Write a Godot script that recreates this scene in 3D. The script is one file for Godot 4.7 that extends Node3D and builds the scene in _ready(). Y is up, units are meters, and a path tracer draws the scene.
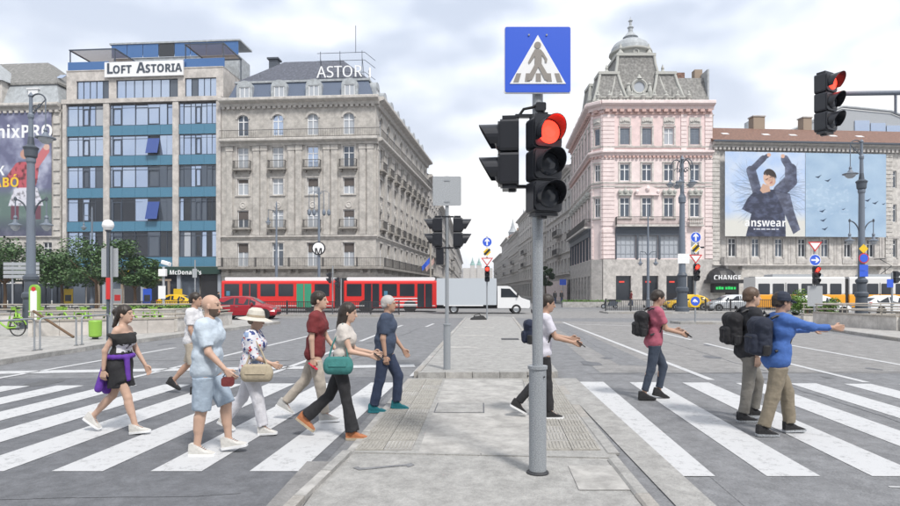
extends Node3D
# A city crossing on an overcast day. Camera at the origin, 1.8 m up, looking along -Z; x to the right, distances in metres.

class Shape:
	var v := PackedVector3Array()
	var n := PackedVector3Array()
	var c := PackedColorArray()
	var col := Color(1, 1, 1)
	var colored := false
	var xf := Transform3D()
	func tri(a: Vector3, b: Vector3, d: Vector3) -> void:
		a = xf * a; b = xf * b; d = xf * d
		var nn := (b - a).cross(d - a).normalized()
		v.append(a); v.append(d); v.append(b)
		n.append(nn); n.append(nn); n.append(nn)
		if colored:
			c.append(col); c.append(col); c.append(col)
	func quad(a: Vector3, b: Vector3, d: Vector3, e: Vector3) -> void:
		tri(a, b, d); tri(a, d, e)
	func tris(a: Vector3, b: Vector3, d: Vector3, na: Vector3, nb: Vector3, nd: Vector3) -> void:
		v.append(xf * a); v.append(xf * d); v.append(xf * b)
		n.append((xf.basis * na).normalized()); n.append((xf.basis * nd).normalized()); n.append((xf.basis * nb).normalized())
		if colored:
			c.append(col); c.append(col); c.append(col)
	func bb(x0: float, y0: float, z0: float, x1: float, y1: float, z1: float) -> Shape:
		var p := [Vector3(x0, y0, z0), Vector3(x1, y0, z0), Vector3(x1, y1, z0), Vector3(x0, y1, z0), Vector3(x0, y0, z1), Vector3(x1, y0, z1), Vector3(x1, y1, z1), Vector3(x0, y1, z1)]
		for f in [[4, 5, 6, 7], [1, 0, 3, 2], [5, 1, 2, 6], [0, 4, 7, 3], [7, 6, 2, 3], [0, 1, 5, 4]]:
			quad(p[f[0]], p[f[1]], p[f[2]], p[f[3]])
		return self
	func box(at: Vector3, s: Vector3) -> Shape:
		return bb(at.x - s.x / 2, at.y - s.y / 2, at.z - s.z / 2, at.x + s.x / 2, at.y + s.y / 2, at.z + s.z / 2)
	# box with bevelled long edges: polygon rounded in xy, extruded along z
	func rbox(at: Vector3, s: Vector3, r: float, k := 2) -> Shape:
		var p := PackedVector2Array()
		for q in 4:
			var cx: float = (s.x / 2 - r) * [1, -1, -1, 1][q]
			var cy: float = (s.y / 2 - r) * [1, 1, -1, -1][q]
			for i in k + 1:
				var a := (q + float(i) / k) * PI / 2
				p.append(Vector2(at.x + cx + r * cos(a), at.y + cy + r * sin(a)))
		return prism(p, at.z - s.z / 2, at.z + s.z / 2)
	func prism(p: PackedVector2Array, z0: float, z1: float) -> Shape:
		if Geometry2D.is_polygon_clockwise(p):
			p = p.duplicate(); p.reverse()
		var t := Geometry2D.triangulate_polygon(p)
		for i in range(0, t.size(), 3):
			var a := p[t[i]]; var b := p[t[i + 1]]; var d := p[t[i + 2]]
			if (b - a).cross(d - a) < 0:
				var x := b; b = d; d = x
			tri(Vector3(a.x, a.y, z1), Vector3(b.x, b.y, z1), Vector3(d.x, d.y, z1))
			tri(Vector3(a.x, a.y, z0), Vector3(d.x, d.y, z0), Vector3(b.x, b.y, z0))
		for i in p.size():
			var a := p[i]; var b := p[(i + 1) % p.size()]
			quad(Vector3(a.x, a.y, z0), Vector3(b.x, b.y, z0), Vector3(b.x, b.y, z1), Vector3(a.x, a.y, z1))
		return self
	# polygon given as (x, z) on the ground, extruded from y0 to y1
	func slab(p: Array, y0: float, y1: float) -> Shape:
		var was := xf
		var q := PackedVector2Array()
		for a in p: q.append(Vector2(a[0], -a[1]))
		xf = was * Transform3D(Basis(Vector3(1, 0, 0), Vector3(0, 0, -1), Vector3(0, 1, 0)), Vector3.ZERO)
		prism(q, y0, y1)
		xf = was
		return self
	func tube(p: Array, r, sides := 8, caps := true) -> Shape:
		var rings := []
		var up := Vector3.UP
		for i in p.size():
			var t: Vector3 = (p[mini(i + 1, p.size() - 1)] - p[maxi(i - 1, 0)]).normalized()
			if i == 0:
				up = Vector3.UP if absf(t.y) < 0.9 else Vector3.RIGHT
			var s := t.cross(up).normalized()
			up = s.cross(t).normalized()
			var ring := []
			var rr: float = r[i] if r is Array else r
			for k in sides:
				var a := TAU * k / sides
				ring.append([p[i] + (s * cos(a) + up * sin(a)) * rr, s * cos(a) + up * sin(a)])
			rings.append(ring)
		for i in p.size() - 1:
			for k in sides:
				var a = rings[i][k]; var b = rings[i][(k + 1) % sides]; var d = rings[i + 1][(k + 1) % sides]; var e = rings[i + 1][k]
				tris(a[0], d[0], b[0], a[1], d[1], b[1]); tris(a[0], e[0], d[0], a[1], e[1], d[1])
		if caps:
			for k in sides:
				tri(p[0], rings[0][k][0], rings[0][(k + 1) % sides][0])
				tri(p[-1], rings[-1][(k + 1) % sides][0], rings[-1][k][0])
		return self
	# profile of [radius, height] pairs round a vertical axis
	func lathe(pr: Array, at := Vector3.ZERO, sides := 12, smooth := false) -> Shape:
		for i in pr.size() - 1:
			var q := Vector2(pr[i + 1][0] - pr[i][0], pr[i + 1][1] - pr[i][1])
			var nn := Vector2(q.y, -q.x).normalized()
			for k in sides:
				var a0 := TAU * k / sides
				var a1 := TAU * (k + 1) / sides
				var u := Vector3(cos(a0), 0, sin(a0)); var w := Vector3(cos(a1), 0, sin(a1))
				var a: Vector3 = at + u * pr[i][0] + Vector3.UP * pr[i][1]; var b: Vector3 = at + w * pr[i][0] + Vector3.UP * pr[i][1]
				var d: Vector3 = at + w * pr[i + 1][0] + Vector3.UP * pr[i + 1][1]; var e: Vector3 = at + u * pr[i + 1][0] + Vector3.UP * pr[i + 1][1]
				var nu := u * nn.x + Vector3.UP * nn.y; var nw := w * nn.x + Vector3.UP * nn.y
				if pr[i][0] > 0.0001: tris(a, d, b, nu, nw, nw)
				if pr[i + 1][0] > 0.0001: tris(a, e, d, nu, nu, nw)
		return self
	# flat ring sections joined: each section an array of points, closed loops of one length
	func loft(rings: Array, caps := true) -> Shape:
		var m: int = rings[0].size()
		for i in rings.size() - 1:
			for k in m:
				quad(rings[i][k], rings[i][(k + 1) % m], rings[i + 1][(k + 1) % m], rings[i + 1][k])
		if caps:
			for e in [0, rings.size() - 1]:
				var mid := Vector3.ZERO
				for q in rings[e]: mid += q
				mid /= m
				for k in m:
					if e == 0: tri(mid, rings[e][(k + 1) % m], rings[e][k])
					else: tri(mid, rings[e][k], rings[e][(k + 1) % m])
		return self
	# wall in the xy plane, front at z = 0, with rectangular holes [x0, y0, x1, y1] and reveals that go back to z = -depth
	func wall(w: float, y0: float, y1: float, holes: Array, depth := 0.25) -> Shape:
		var ys := [y0, y1]
		for h in holes:
			if not h[1] in ys: ys.append(h[1])
			if not h[3] in ys: ys.append(h[3])
		ys.sort()
		for i in ys.size() - 1:
			var lo: float = ys[i]; var hi: float = ys[i + 1]
			if hi <= y0 or lo >= y1 or hi - lo < 0.0005: continue
			var here := []
			for h in holes:
				if h[1] <= lo + 0.0001 and h[3] >= hi - 0.0001: here.append(h)
			here.sort_custom(func(a, b): return a[0] < b[0])
			var x := 0.0
			for h in here:
				if h[0] > x: quad(Vector3(x, lo, 0), Vector3(h[0], lo, 0), Vector3(h[0], hi, 0), Vector3(x, hi, 0))
				x = h[2]
			if w > x: quad(Vector3(x, lo, 0), Vector3(w, lo, 0), Vector3(w, hi, 0), Vector3(x, hi, 0))
		for h in holes:
			if h[3] <= y0 or h[1] >= y1: continue
			var a := Vector3(h[0], h[1], 0); var b := Vector3(h[2], h[1], 0); var d := Vector3(h[2], h[3], 0); var e := Vector3(h[0], h[3], 0)
			var k := Vector3(0, 0, -depth)
			quad(a, b, b + k, a + k); quad(b, d, d + k, b + k); quad(d, e, e + k, d + k); quad(e, a, a + k, e + k)
		return self
	func mesh() -> ArrayMesh:
		var arr := []
		arr.resize(Mesh.ARRAY_MAX)
		arr[Mesh.ARRAY_VERTEX] = v
		arr[Mesh.ARRAY_NORMAL] = n
		if colored: arr[Mesh.ARRAY_COLOR] = c
		var m := ArrayMesh.new()
		m.add_surface_from_arrays(Mesh.PRIMITIVE_TRIANGLES, arr)
		return m

var rng := RandomNumberGenerator.new()
var M := {}
var tex := {}
var shared := {}
var counts := {}

func V(x: float, y: float, z: float) -> Vector3: return Vector3(x, y, z)
func S() -> Shape: return Shape.new()

func numbered(called: String) -> String:
	counts[called] = counts.get(called, 0) + 1
	return called if counts[called] == 1 else "%s_%03d" % [called, counts[called] - 1]
func add(called: String, what, m: Material, parent: Node = self, xf := Transform3D()) -> MeshInstance3D:
	var o := MeshInstance3D.new()
	o.mesh = what.mesh() if what is Shape else what
	o.material_override = m
	o.name = numbered(called) if parent == self else called
	o.transform = xf
	parent.add_child(o, true)
	return o
func thing(called: String, label: String, category: String, at := Vector3.ZERO, turn := 0.0, group := "") -> Node3D:
	var o := Node3D.new()
	o.name = numbered(called)
	add_child(o, true)
	o.position = at
	o.rotation.y = turn
	tag(o, label, category, group)
	return o
func tag(o: Node, label: String, category: String, group := "", kind := "") -> Node:
	o.set_meta("label", label)
	o.set_meta("category", category)
	if group: o.set_meta("group", group)
	if kind: o.set_meta("kind", kind)
	return o
func struct(called: String, what, m: Material, label := "") -> MeshInstance3D:
	var o := add(called, what, m)
	o.set_meta("kind", "structure")
	if label: o.set_meta("label", label)
	return o
func copy_of(o: Node3D, label: String, at: Vector3, turn := 0.0) -> Node3D:
	var c: Node3D = o.duplicate()
	var base: String = o.name
	var cut := base.rfind("_0")
	if cut > 0 and base.length() - cut == 4: base = base.substr(0, cut)
	c.name = numbered(base)
	add_child(c, true)
	c.position = at
	c.rotation.y = turn
	if label: c.set_meta("label", label)
	return c
func keep(key: String, maker: Callable) -> Mesh:
	if not shared.has(key): shared[key] = maker.call().mesh()
	return shared[key]
func T(x: float, y: float, z: float, turn := 0.0) -> Transform3D:
	return Transform3D(Basis(Vector3.UP, turn), Vector3(x, y, z))

func noise_tex(key: String, freq: float, lo: float, hi: float, octaves := 5, size := 512, kind := FastNoiseLite.TYPE_SIMPLEX_SMOOTH, a := 0.25, b := 0.75, normal := false, gain := 0.55) -> NoiseTexture2D:
	if tex.has(key): return tex[key]
	var f := FastNoiseLite.new()
	f.noise_type = kind
	f.frequency = freq
	f.fractal_octaves = octaves
	f.fractal_gain = gain
	f.seed = hash(key) % 1000
	var t := NoiseTexture2D.new()
	t.width = size; t.height = size
	t.seamless = true
	t.noise = f
	if normal:
		t.as_normal_map = true
		t.bump_strength = 6.0
	else:
		var g := Gradient.new()
		g.offsets = PackedFloat32Array([a, b])
		g.colors = PackedColorArray([Color(lo, lo, lo), Color(hi, hi, hi)])
		t.color_ramp = g
	tex[key] = t
	return t
# base colours are linear; a grain texture multiplies them
func mat(key: String, r: float, g: float, b: float, rough := 0.8, grain := "", per_metre := 0.2, metal := 0.0) -> StandardMaterial3D:
	var m := StandardMaterial3D.new()
	m.resource_name = key
	m.albedo_color = Color(r, g, b).linear_to_srgb()
	m.roughness = rough
	m.metallic = metal
	if grain:
		m.albedo_texture = tex[grain]
		m.uv1_triplanar = true
		m.uv1_world_triplanar = true
		m.uv1_scale = Vector3.ONE * per_metre
	M[key] = m
	return m
func text(words: String, tall: float, deep := 0.02, font_name := "Droid Sans", weight := 700) -> TextMesh:
	var f := SystemFont.new()
	f.font_names = PackedStringArray([font_name])
	f.font_weight = weight
	var t := TextMesh.new()
	t.text = words
	t.font = f
	t.font_size = 64
	t.pixel_size = tall / 46.0
	t.depth = deep
	t.curve_step = 4.0
	return t

func _ready() -> void:
	rng.seed = 7
	# camera: level, lens shifted up
	var cam := Camera3D.new()
	cam.name = "camera"
	cam.projection = Camera3D.PROJECTION_FRUSTUM
	cam.near = 0.1
	cam.far = 2000.0
	cam.size = 2.0 * 253.0 / 600.0 * 0.1
	cam.frustum_offset = Vector2(0.0, 38.0 / 600.0 * 0.1)
	cam.position = Vector3(0, 1.8, 0)
	add_child(cam)
	cam.current = true
	var sun := DirectionalLight3D.new()
	sun.name = "sun"
	sun.light_energy = 0.5
	sun.light_angular_distance = 10.0
	sun.light_color = Color(1.0, 0.98, 0.955)
	sun.shadow_enabled = true
	sun.rotation_degrees = Vector3(-52, 28, 0)
	add_child(sun)
	var e := Environment.new()
	e.background_mode = Environment.BG_SKY
	var sky := Sky.new()
	var pano := PanoramaSkyMaterial.new()
	pano.panorama = cloud_panorama()
	sky.sky_material = pano
	e.sky = sky
	e.tonemap_mode = Environment.TONE_MAPPER_LINEAR
	e.tonemap_exposure = 2.35
	e.background_energy_multiplier = 0.6
	e.fog_enabled = true
	e.fog_density = 0.0004
	e.fog_light_color = Color(0.93, 0.95, 1.0)
	e.sdfgi_enabled = true
	e.ssao_enabled = true
	e.ssil_enabled = true
	var w := WorldEnvironment.new()
	w.name = "surroundings"
	w.environment = e
	add_child(w)
	materials()
	ground()
	loft_hotel()
	stone_hotel()
	poster_house()
	pink_house()
	banner_house()
	street_houses()
	lamps_and_signals()
	street_furniture()
	greenery()
	vehicles()
	people()

# broken cloud all round: pale lavender layer with white breaks, whiter near the horizon
func cloud_panorama() -> ImageTexture:
	var w := 1024
	var h := 512
	var im := Image.create(w, h, false, Image.FORMAT_RGBF)
	var f := FastNoiseLite.new()
	f.noise_type = FastNoiseLite.TYPE_SIMPLEX_SMOOTH
	f.frequency = 0.9
	f.fractal_octaves = 5
	f.fractal_gain = 0.5
	f.seed = 41
	var deep := Vector3(0.46, 0.52, 0.635)
	var pale := Vector3(0.63, 0.685, 0.785)
	var white := Vector3(0.86, 0.855, 0.845)
	for j in h:
		var up := PI / 2 - PI * (j + 0.5) / h
		for i in w:
			var az := TAU * (i + 0.5) / w
			if up < -0.12:
				im.set_pixel(i, j, Color(0.30, 0.30, 0.30))
				continue
			var d := Vector3(cos(up) * sin(az), sin(up), cos(up) * cos(az))
			# clouds lie flat: stretch the pattern sideways towards the horizon
			var q := Vector3(d.x, d.y * 2.2 + 0.3, d.z)
			var t := f.get_noise_3dv(q * 2.6) * 0.9 + f.get_noise_3d(q.x * 7 + 9, q.y * 9, q.z * 7) * 0.35
			t = clampf(t * 1.5 + 0.5, 0, 1)
			t = t * t * (3 - 2 * t)
			var c: Vector3 = deep.lerp(pale, clampf(t * 2, 0, 1)).lerp(white, clampf(t * 2 - 1, 0, 1))
			var k := exp(-maxf(up, 0) * 5.5) * 0.75
			c = c.lerp(white, k)
			im.set_pixel(i, j, Color(c.x, c.y, c.z))
	return ImageTexture.create_from_image(im)

func materials() -> void:
	noise_tex("speck", 0.06, 0.72, 1.0, 5, 512)
	noise_tex("stain", 0.007, 0.82, 1.0, 8, 1024, FastNoiseLite.TYPE_SIMPLEX_SMOOTH, 0.2, 0.75, false, 0.72)
	noise_tex("road", 0.012, 0.80, 1.0, 8, 1024, FastNoiseLite.TYPE_SIMPLEX_SMOOTH, 0.2, 0.8, false, 0.88)
	noise_tex("paint", 0.012, 0.84, 1.0, 8, 1024, FastNoiseLite.TYPE_SIMPLEX_SMOOTH, 0.24, 0.42, false, 0.85)
	noise_tex("plaster", 0.006, 0.91, 1.0, 8, 1024, FastNoiseLite.TYPE_SIMPLEX_SMOOTH, 0.2, 0.8, false, 0.8)
	noise_tex("slate", 0.09, 0.5, 1.0, 3, 512, FastNoiseLite.TYPE_CELLULAR, 0.0, 1.0)
	noise_tex("bump", 0.45, 0, 1, 4, 512, FastNoiseLite.TYPE_SIMPLEX_SMOOTH, 0, 1, true)
	noise_tex("wrinkle", 0.012, 0, 1, 3, 512, FastNoiseLite.TYPE_SIMPLEX_SMOOTH, 0, 1, true)
	mat("asphalt", 0.225, 0.23, 0.24, 0.85, "road", 0.16)
	mat("asphalt_dark", 0.16, 0.166, 0.18, 0.85, "road", 0.19)
	mat("oil", 0.12, 0.124, 0.13, 0.7, "road", 0.5)
	mat("asphalt_pale", 0.29, 0.285, 0.28, 0.85, "road", 0.13)
	mat("footway", 0.39, 0.385, 0.37, 0.85, "road", 0.2)
	mat("concrete", 0.43, 0.42, 0.40, 0.85, "stain", 0.3)
	mat("kerb", 0.40, 0.38, 0.35, 0.85, "road", 0.6)
	mat("paint", 0.50, 0.507, 0.515, 0.7, "paint", 0.35)
	mat("tactile", 0.40, 0.385, 0.35, 0.85, "road", 0.5)
	for k in ["asphalt", "asphalt_dark", "asphalt_pale", "footway"]:
		M[k].normal_enabled = true
		M[k].normal_texture = tex["bump"]
		M[k].normal_scale = 0.2
	# stone, plaster, roofs
	mat("ashlar", 0.52, 0.495, 0.46, 0.9, "stain", 0.12)
	mat("ashlar_pale", 0.57, 0.545, 0.51, 0.9, "stain", 0.15)
	mat("ashlar_dark", 0.34, 0.32, 0.29, 0.9, "stain", 0.15)
	mat("travertine", 0.59, 0.555, 0.52, 0.85, "stain", 0.1)
	mat("pink", 0.80, 0.63, 0.615, 0.85, "plaster", 0.1)
	mat("pink_pale", 0.82, 0.70, 0.685, 0.85, "plaster", 0.1)
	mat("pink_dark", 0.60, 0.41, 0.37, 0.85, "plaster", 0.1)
	mat("grey_stone", 0.56, 0.535, 0.51, 0.9, "stain", 0.15)
	mat("white_stone", 0.62, 0.595, 0.56, 0.9, "stain", 0.15)
	mat("ornament", 0.58, 0.585, 0.545, 0.9, "speck", 0.6)
	mat("slate", 0.15, 0.165, 0.215, 0.6, "slate", 0.07)
	mat("slate_brown", 0.36, 0.355, 0.335, 0.7, "slate", 0.06)
	mat("zinc", 0.42, 0.45, 0.47, 0.5, "stain", 0.2)
	mat("blue_slate", 0.13, 0.17, 0.25, 0.5, "speck", 0.4)
	mat("red_tile", 0.36, 0.20, 0.145, 0.85, "slate", 0.08)
	mat("brick_chimney", 0.42, 0.33, 0.25, 0.9, "speck", 0.6)
	mat("teal_panel", 0.095, 0.27, 0.41, 0.45, "speck", 0.7)
	mat("steel_dark", 0.05, 0.065, 0.09, 0.45)
	mat("white_frame", 0.72, 0.73, 0.74, 0.5)
	mat("grey_frame", 0.30, 0.33, 0.37, 0.5)
	mat("iron", 0.045, 0.047, 0.052, 0.55, "speck", 1.0)
	mat("balcony_iron", 0.10, 0.095, 0.09, 0.6, "speck", 1.0)
	mat("blind", 0.13, 0.11, 0.10, 0.8, "speck", 1.5)
	mat("shop_dark", 0.03, 0.03, 0.033, 0.3)
	mat("shop_green", 0.015, 0.045, 0.035, 0.5)
	mat("galvanised", 0.40, 0.43, 0.46, 0.42, "speck", 3.0, 0.2)
	mat("lamp_iron", 0.20, 0.24, 0.30, 0.5, "speck", 2.0)
	mat("lamp_iron_dark", 0.09, 0.11, 0.14, 0.55, "speck", 2.0)
	mat("signal_black", 0.02, 0.022, 0.028, 0.3)
	mat("lens_dark", 0.03, 0.035, 0.045, 0.12)
	mat("sign_blue", 0.035, 0.11, 0.62, 0.35)
	mat("sign_white", 0.78, 0.79, 0.80, 0.4)
	mat("sign_red", 0.55, 0.03, 0.03, 0.4)
	mat("sign_yellow", 0.75, 0.50, 0.02, 0.4)
	mat("sign_back", 0.52, 0.55, 0.58, 0.45, "speck", 1.5, 0.2)
	mat("sign_figure", 0.26, 0.24, 0.22, 0.5)
	mat("black", 0.02, 0.02, 0.022, 0.5)
	mat("rubber", 0.018, 0.018, 0.019, 0.8)
	mat("chrome", 0.55, 0.56, 0.58, 0.25, "", 1, 0.9)
	# glazing: facade glass mirrors the sky, with different rooms and curtains behind it
	mat("glass_sky", 0.42, 0.50, 0.64, 0.06, "", 1, 0.75)
	mat("glass_room", 0.10, 0.12, 0.15, 0.05, "", 1, 0.35)
	mat("glass_curtain", 0.38, 0.41, 0.45, 0.15)
	mat("glass_blue", 0.07, 0.16, 0.36, 0.08, "", 1, 0.5)
	mat("glass_open", 0.06, 0.10, 0.30, 0.08, "", 1, 0.4)
	mat("glass_dark", 0.028, 0.033, 0.042, 0.06, "", 1, 0.1)
	mat("lens_red", 0.8, 0.05, 0.03, 0.3)
	M["lens_red"].emission_enabled = true
	M["lens_red"].emission = Color(1.0, 0.27, 0.2)
	M["lens_red"].emission_energy_multiplier = 1.0
	mat("neon", 0.5, 0.06, 0.04, 0.4)
	M["neon"].emission_enabled = true
	M["neon"].emission = Color(0.9, 0.12, 0.06)
	M["neon"].emission_energy_multiplier = 0.25
	mat("led_green", 0.05, 0.5, 0.2, 0.4)
	M["led_green"].emission_enabled = true
	M["led_green"].emission = Color(0.05, 0.85, 0.3)
	M["led_green"].emission_energy_multiplier = 0.35
	mat("lime", 0.24, 0.45, 0.06, 0.5)
	mat("wood", 0.18, 0.11, 0.06, 0.7, "speck", 2.0)
	mat("rail_pale", 0.50, 0.46, 0.40, 0.6, "speck", 1.0)

# a band of paint on the road from (x0, d0) to (x1, d1), d = distance ahead of the camera
func band(x0: float, d0: float, x1: float, d1: float, wide: float, y := 0.008) -> Shape:
	var a := Vector3(x0, y, -d0)
	var b := Vector3(x1, y, -d1)
	var s := (b - a).normalized().cross(Vector3.UP) * wide / 2
	var q := S()
	q.quad(a - s, a + s, b + s, b - s)
	return q
func sheet(p: Array, y: float) -> Shape:
	var q := S()
	var pts := PackedVector2Array()
	for a in p: pts.append(Vector2(a[0], a[1]))
	var t := Geometry2D.triangulate_polygon(pts)
	for i in range(0, t.size(), 3):
		var a := pts[t[i]]; var b := pts[t[i + 1]]; var d := pts[t[i + 2]]
		if (b - a).cross(d - a) < 0:
			var x := b; b = d; d = x
		q.tri(Vector3(a.x, y, -a.y), Vector3(b.x, y, -b.y), Vector3(d.x, y, -d.y))
	return q
# a row of kerb stones along a polyline of [x, d], each stone a piece of its own under the pavement
func kerb_row(parent: Node, p: Array, tall: float, wide := 0.16, long := 0.98) -> void:
	for i in p.size() - 1:
		var a := Vector3(p[i][0], 0, -p[i][1])
		var b := Vector3(p[i + 1][0], 0, -p[i + 1][1])
		var count := maxi(1, int(round((b - a).length() / long)))
		var each := (b - a).length() / count
		var dir := (b - a).normalized()
		for k in count:
			var tint: int = rng.randi() % 3
			var me := keep("kerb %.2f %.2f %.2f" % [each, tall, wide], func():
				var q := S()
				q.xf = Transform3D(Basis(Vector3.UP, PI / 2), Vector3.ZERO)
				return q.prism(PackedVector2Array([Vector2(-wide / 2, 0), Vector2(wide / 2, 0), Vector2(wide / 2, tall - 0.02), Vector2(wide / 2 - 0.02, tall), Vector2(-wide / 2, tall)]), -each / 2 + 0.006, each / 2 - 0.006))
			var at := a + dir * each * (k + 0.5) + Vector3(0, rng.randf_range(-0.004, 0.004), 0)
			add("kerb_stone", me, [M.kerb, M.concrete, M.footway][tint], parent, Transform3D(Basis(Vector3.UP, atan2(-dir.z, dir.x)), at))

func ground() -> void:
	var q := S()
	q.quad(V(-700, 0, 60), V(700, 0, 60), V(700, 0, -900), V(-700, 0, -900))
	var road := struct("road", q, M.asphalt, "grey asphalt of the wide crossing")
	# resurfaced and worn areas
	add("asphalt_patch", sheet([[-14, 1.0], [-1.6, 1.0], [-0.95, 12.6], [-11, 12.3]], 0.003), M.asphalt_dark, road)
	add("asphalt_patch", sheet([[2.25, 2.0], [3.0, 12.8], [16, 12.4], [16, 2.0]], 0.003), M.asphalt, road)
	add("asphalt_patch", sheet([[3.3, 13.2], [5.3, 36], [16.5, 33], [15.6, 13.0]], 0.0035), M.asphalt_pale, road)
	add("asphalt_patch", sheet([[-10.5, 15.5], [-4.2, 15.5], [-2.6, 38], [-9, 38]], 0.0035), M.asphalt, road)
	add("asphalt_patch", sheet([[-60, 39.5], [60, 39.5], [60, 60], [-60, 60]], 0.003), M.asphalt_pale, road)
	add("asphalt_patch", sheet([[4.1, 14.5], [4.9, 14.4], [6.3, 33], [5.4, 33]], 0.006), M.asphalt, road)
	# sealed cracks and joints in the asphalt
	var cr := RandomNumberGenerator.new(); cr.seed = 12
	for a in [[-9.5, 4.4, 1.0, 0.12, 8.0], [-6.0, 15.4, 1.0, 0.05, 5.5], [3.0, 13.0, 1.0, 0.02, 9.0], [3.1, 4.6, 1.0, 0.1, 7.0], [7.1, 13.5, 0.06, 1.0, 12.0], [-2.6, 15.0, 0.08, 1.0, 14.0], [-7.8, 6.0, 0.1, 1.0, 5.5], [6.0, 6.2, 0.07, 1.0, 5.6], [-14, 40.2, 1.0, 0.0, 40.0], [4.6, 16.0, 0.08, 1.0, 16.0]]:
		var dir := Vector3(a[2], 0, -a[3]).normalized()
		var side := Vector3(-dir.z, 0, dir.x)
		var n := int(a[4] / 0.35)
		var at := Vector3(a[0], 0.0065, -a[1])
		var off := 0.0
		var q2 := S()
		for i in n:
			var was := at + side * off
			off = clampf(off + cr.randf_range(-0.05, 0.05), -0.25, 0.25)
			at += dir * 0.35
			var w := side * cr.randf_range(0.008, 0.02)
			q2.quad(was - w, at + side * off - w, at + side * off + w, was + w)
		add("sealed_crack", q2, M.asphalt_dark, road)
	# oil drips and tyre scuffs on the lanes
	for i in 26:
		var cx := cr.randf_range(-10, 13)
		var cd := cr.randf_range(5, 32)
		if cx > -1.9 and cx < 3.4: continue
		var p := []
		var r := cr.randf_range(0.06, 0.32)
		for k in 11: p.append([cx + cos(TAU * k / 11) * r * cr.randf_range(0.6, 1.2) + 0.08 * sin(TAU * k / 11) * r, cd + sin(TAU * k / 11) * r * cr.randf_range(1.0, 2.4)])
		add("oil_stain", sheet(p, 0.0062), M.asphalt_dark if cd > 12.8 else M.oil, road)
	# zebra stripes
	for k in 9:
		var x := -1.74 - 0.985 * k
		add("zebra_stripe", sheet([[x - 0.255, 5.97], [x + 0.255, 5.97], [x + 0.255 + 0.45, 11.75 - k * 0.06], [x - 0.255 + 0.45, 11.75 - k * 0.06]], 0.008), M.paint, road)
	for k in 9:
		var x := 2.308 + 1.02 * k
		add("zebra_stripe", sheet([[x - 0.26, 5.81], [x + 0.26, 5.81], [x + 0.26 + 0.46, 11.85 - k * 0.05], [x - 0.26 + 0.46, 11.85 - k * 0.05]], 0.008), M.paint, road)
	# stop line and lane lines
	add("stop_line", band(-10.6, 13.1, -0.85, 14.42, 0.5), M.paint, road)
	for a in [[-3.95, 12.3, -3.3, 20.2], [-3.2, 21.4, -2.95, 25.2], [-2.7, 28.5, -2.5, 31.5], [-6.6, 12.2, -5.2, 29], [-9.3, 12.2, -8.7, 19], [-0.78, 12.6, 0.95, 38], [5.27, 12.1, 6.5, 34.5], [8.18, 11.8, 8.75, 20.6], [8.85, 22, 9.15, 26.5], [10.9, 13.8, 11.45, 23], [6.6, 32.6, 11.6, 29.4], [-1.2, 30, -0.9, 33]]:
		add("lane_line", band(a[0], a[1], a[2], a[3], 0.15), M.paint, road)
	add("paint_scrap", band(4.02, 5.5, 4.38, 5.45, 0.035), M.paint, road)
	add("paint_scrap", band(2.1, 5.72, 2.19, 5.7, 0.05), M.paint, road)
	# the refuge in the middle: level with the road near the camera, raised behind
	var isle := struct("traffic_island", sheet([[-1.25, 1.0], [1.75, 1.0], [1.72, 5.0], [2.12, 12.25], [-0.80, 12.25], [-1.2, 6.0]], 0.02), M.footway, "pale asphalt refuge between the two crossings")
	add("asphalt_patch", sheet([[-0.35, 6.6], [1.0, 6.5], [1.42, 12.0], [-0.1, 12.0]], 0.026), M.concrete, isle)
	add("asphalt_patch", sheet([[1.15, 5.35], [1.7, 5.35], [1.76, 6.1], [1.2, 6.1]], 0.027), M.concrete, isle)
	# gutters
	add("gutter", sheet([[1.74, 1.0], [2.02, 1.0], [2.58, 12.3], [2.14, 12.3]], 0.012), M.footway, isle)
	add("gutter", sheet([[-1.62, 1.0], [-1.24, 1.0], [-1.22, 6.3], [-1.5, 6.3]], 0.012), M.asphalt_pale, isle)
	kerb_row(isle, [[-1.62, 1.2], [-1.29, 5.1], [-1.13, 6.55]], 0.06, 0.12, 0.9)
	kerb_row(isle, [[1.5, 1.2], [1.66, 5.2], [1.71, 6.3]], 0.05, 0.12, 0.9)
	kerb_row(isle, [[1.78, 6.55], [2.12, 12.2]], 0.028, 0.14, 0.9)
	kerb_row(isle, [[-1.12, 6.62], [-0.82, 12.2]], 0.028, 0.1, 0.9)
	kerb_row(isle, [[-1.05, 6.62], [1.72, 6.4]], 0.034, 0.07, 1.4)
	# tactile paving: slabs with rows of raised ribs
	for side in 2:
		var x0: float = [-1.06, 1.05][side]
		var x1: float = [-0.78, 1.46][side]
		for r in 14:
			for c in 2:
				var t0 := r / 14.0; var t1 := (r + 1) / 14.0
				var d0 := 6.7 + 5.35 * t0; var d1 := 6.7 + 5.35 * t1 - 0.012
				var a := lerpf(x0, x1, t0) + c * 0.32; var b := lerpf(x0, x1, t1) + c * 0.32
				var slab := add("tactile_slab", S().slab([[a, -d0], [a + 0.31, -d0], [b + 0.31, -d1], [b, -d1]], 0.02, 0.034), [M.tactile, M.concrete, M.tactile][rng.randi() % 3], isle)
				var ribs := S()
				for k in 7:
					var u := a + 0.03 + k * 0.041
					ribs.slab([[u, -d0 - 0.03], [u + 0.018, -d0 - 0.03], [u + 0.018 + b - a, -d1 + 0.03], [u + b - a, -d1 + 0.03]], 0.034, 0.041)
				var ro := add("rib", ribs, M.tactile, slab)
				ro.set_meta("kind", "stuff")
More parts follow.
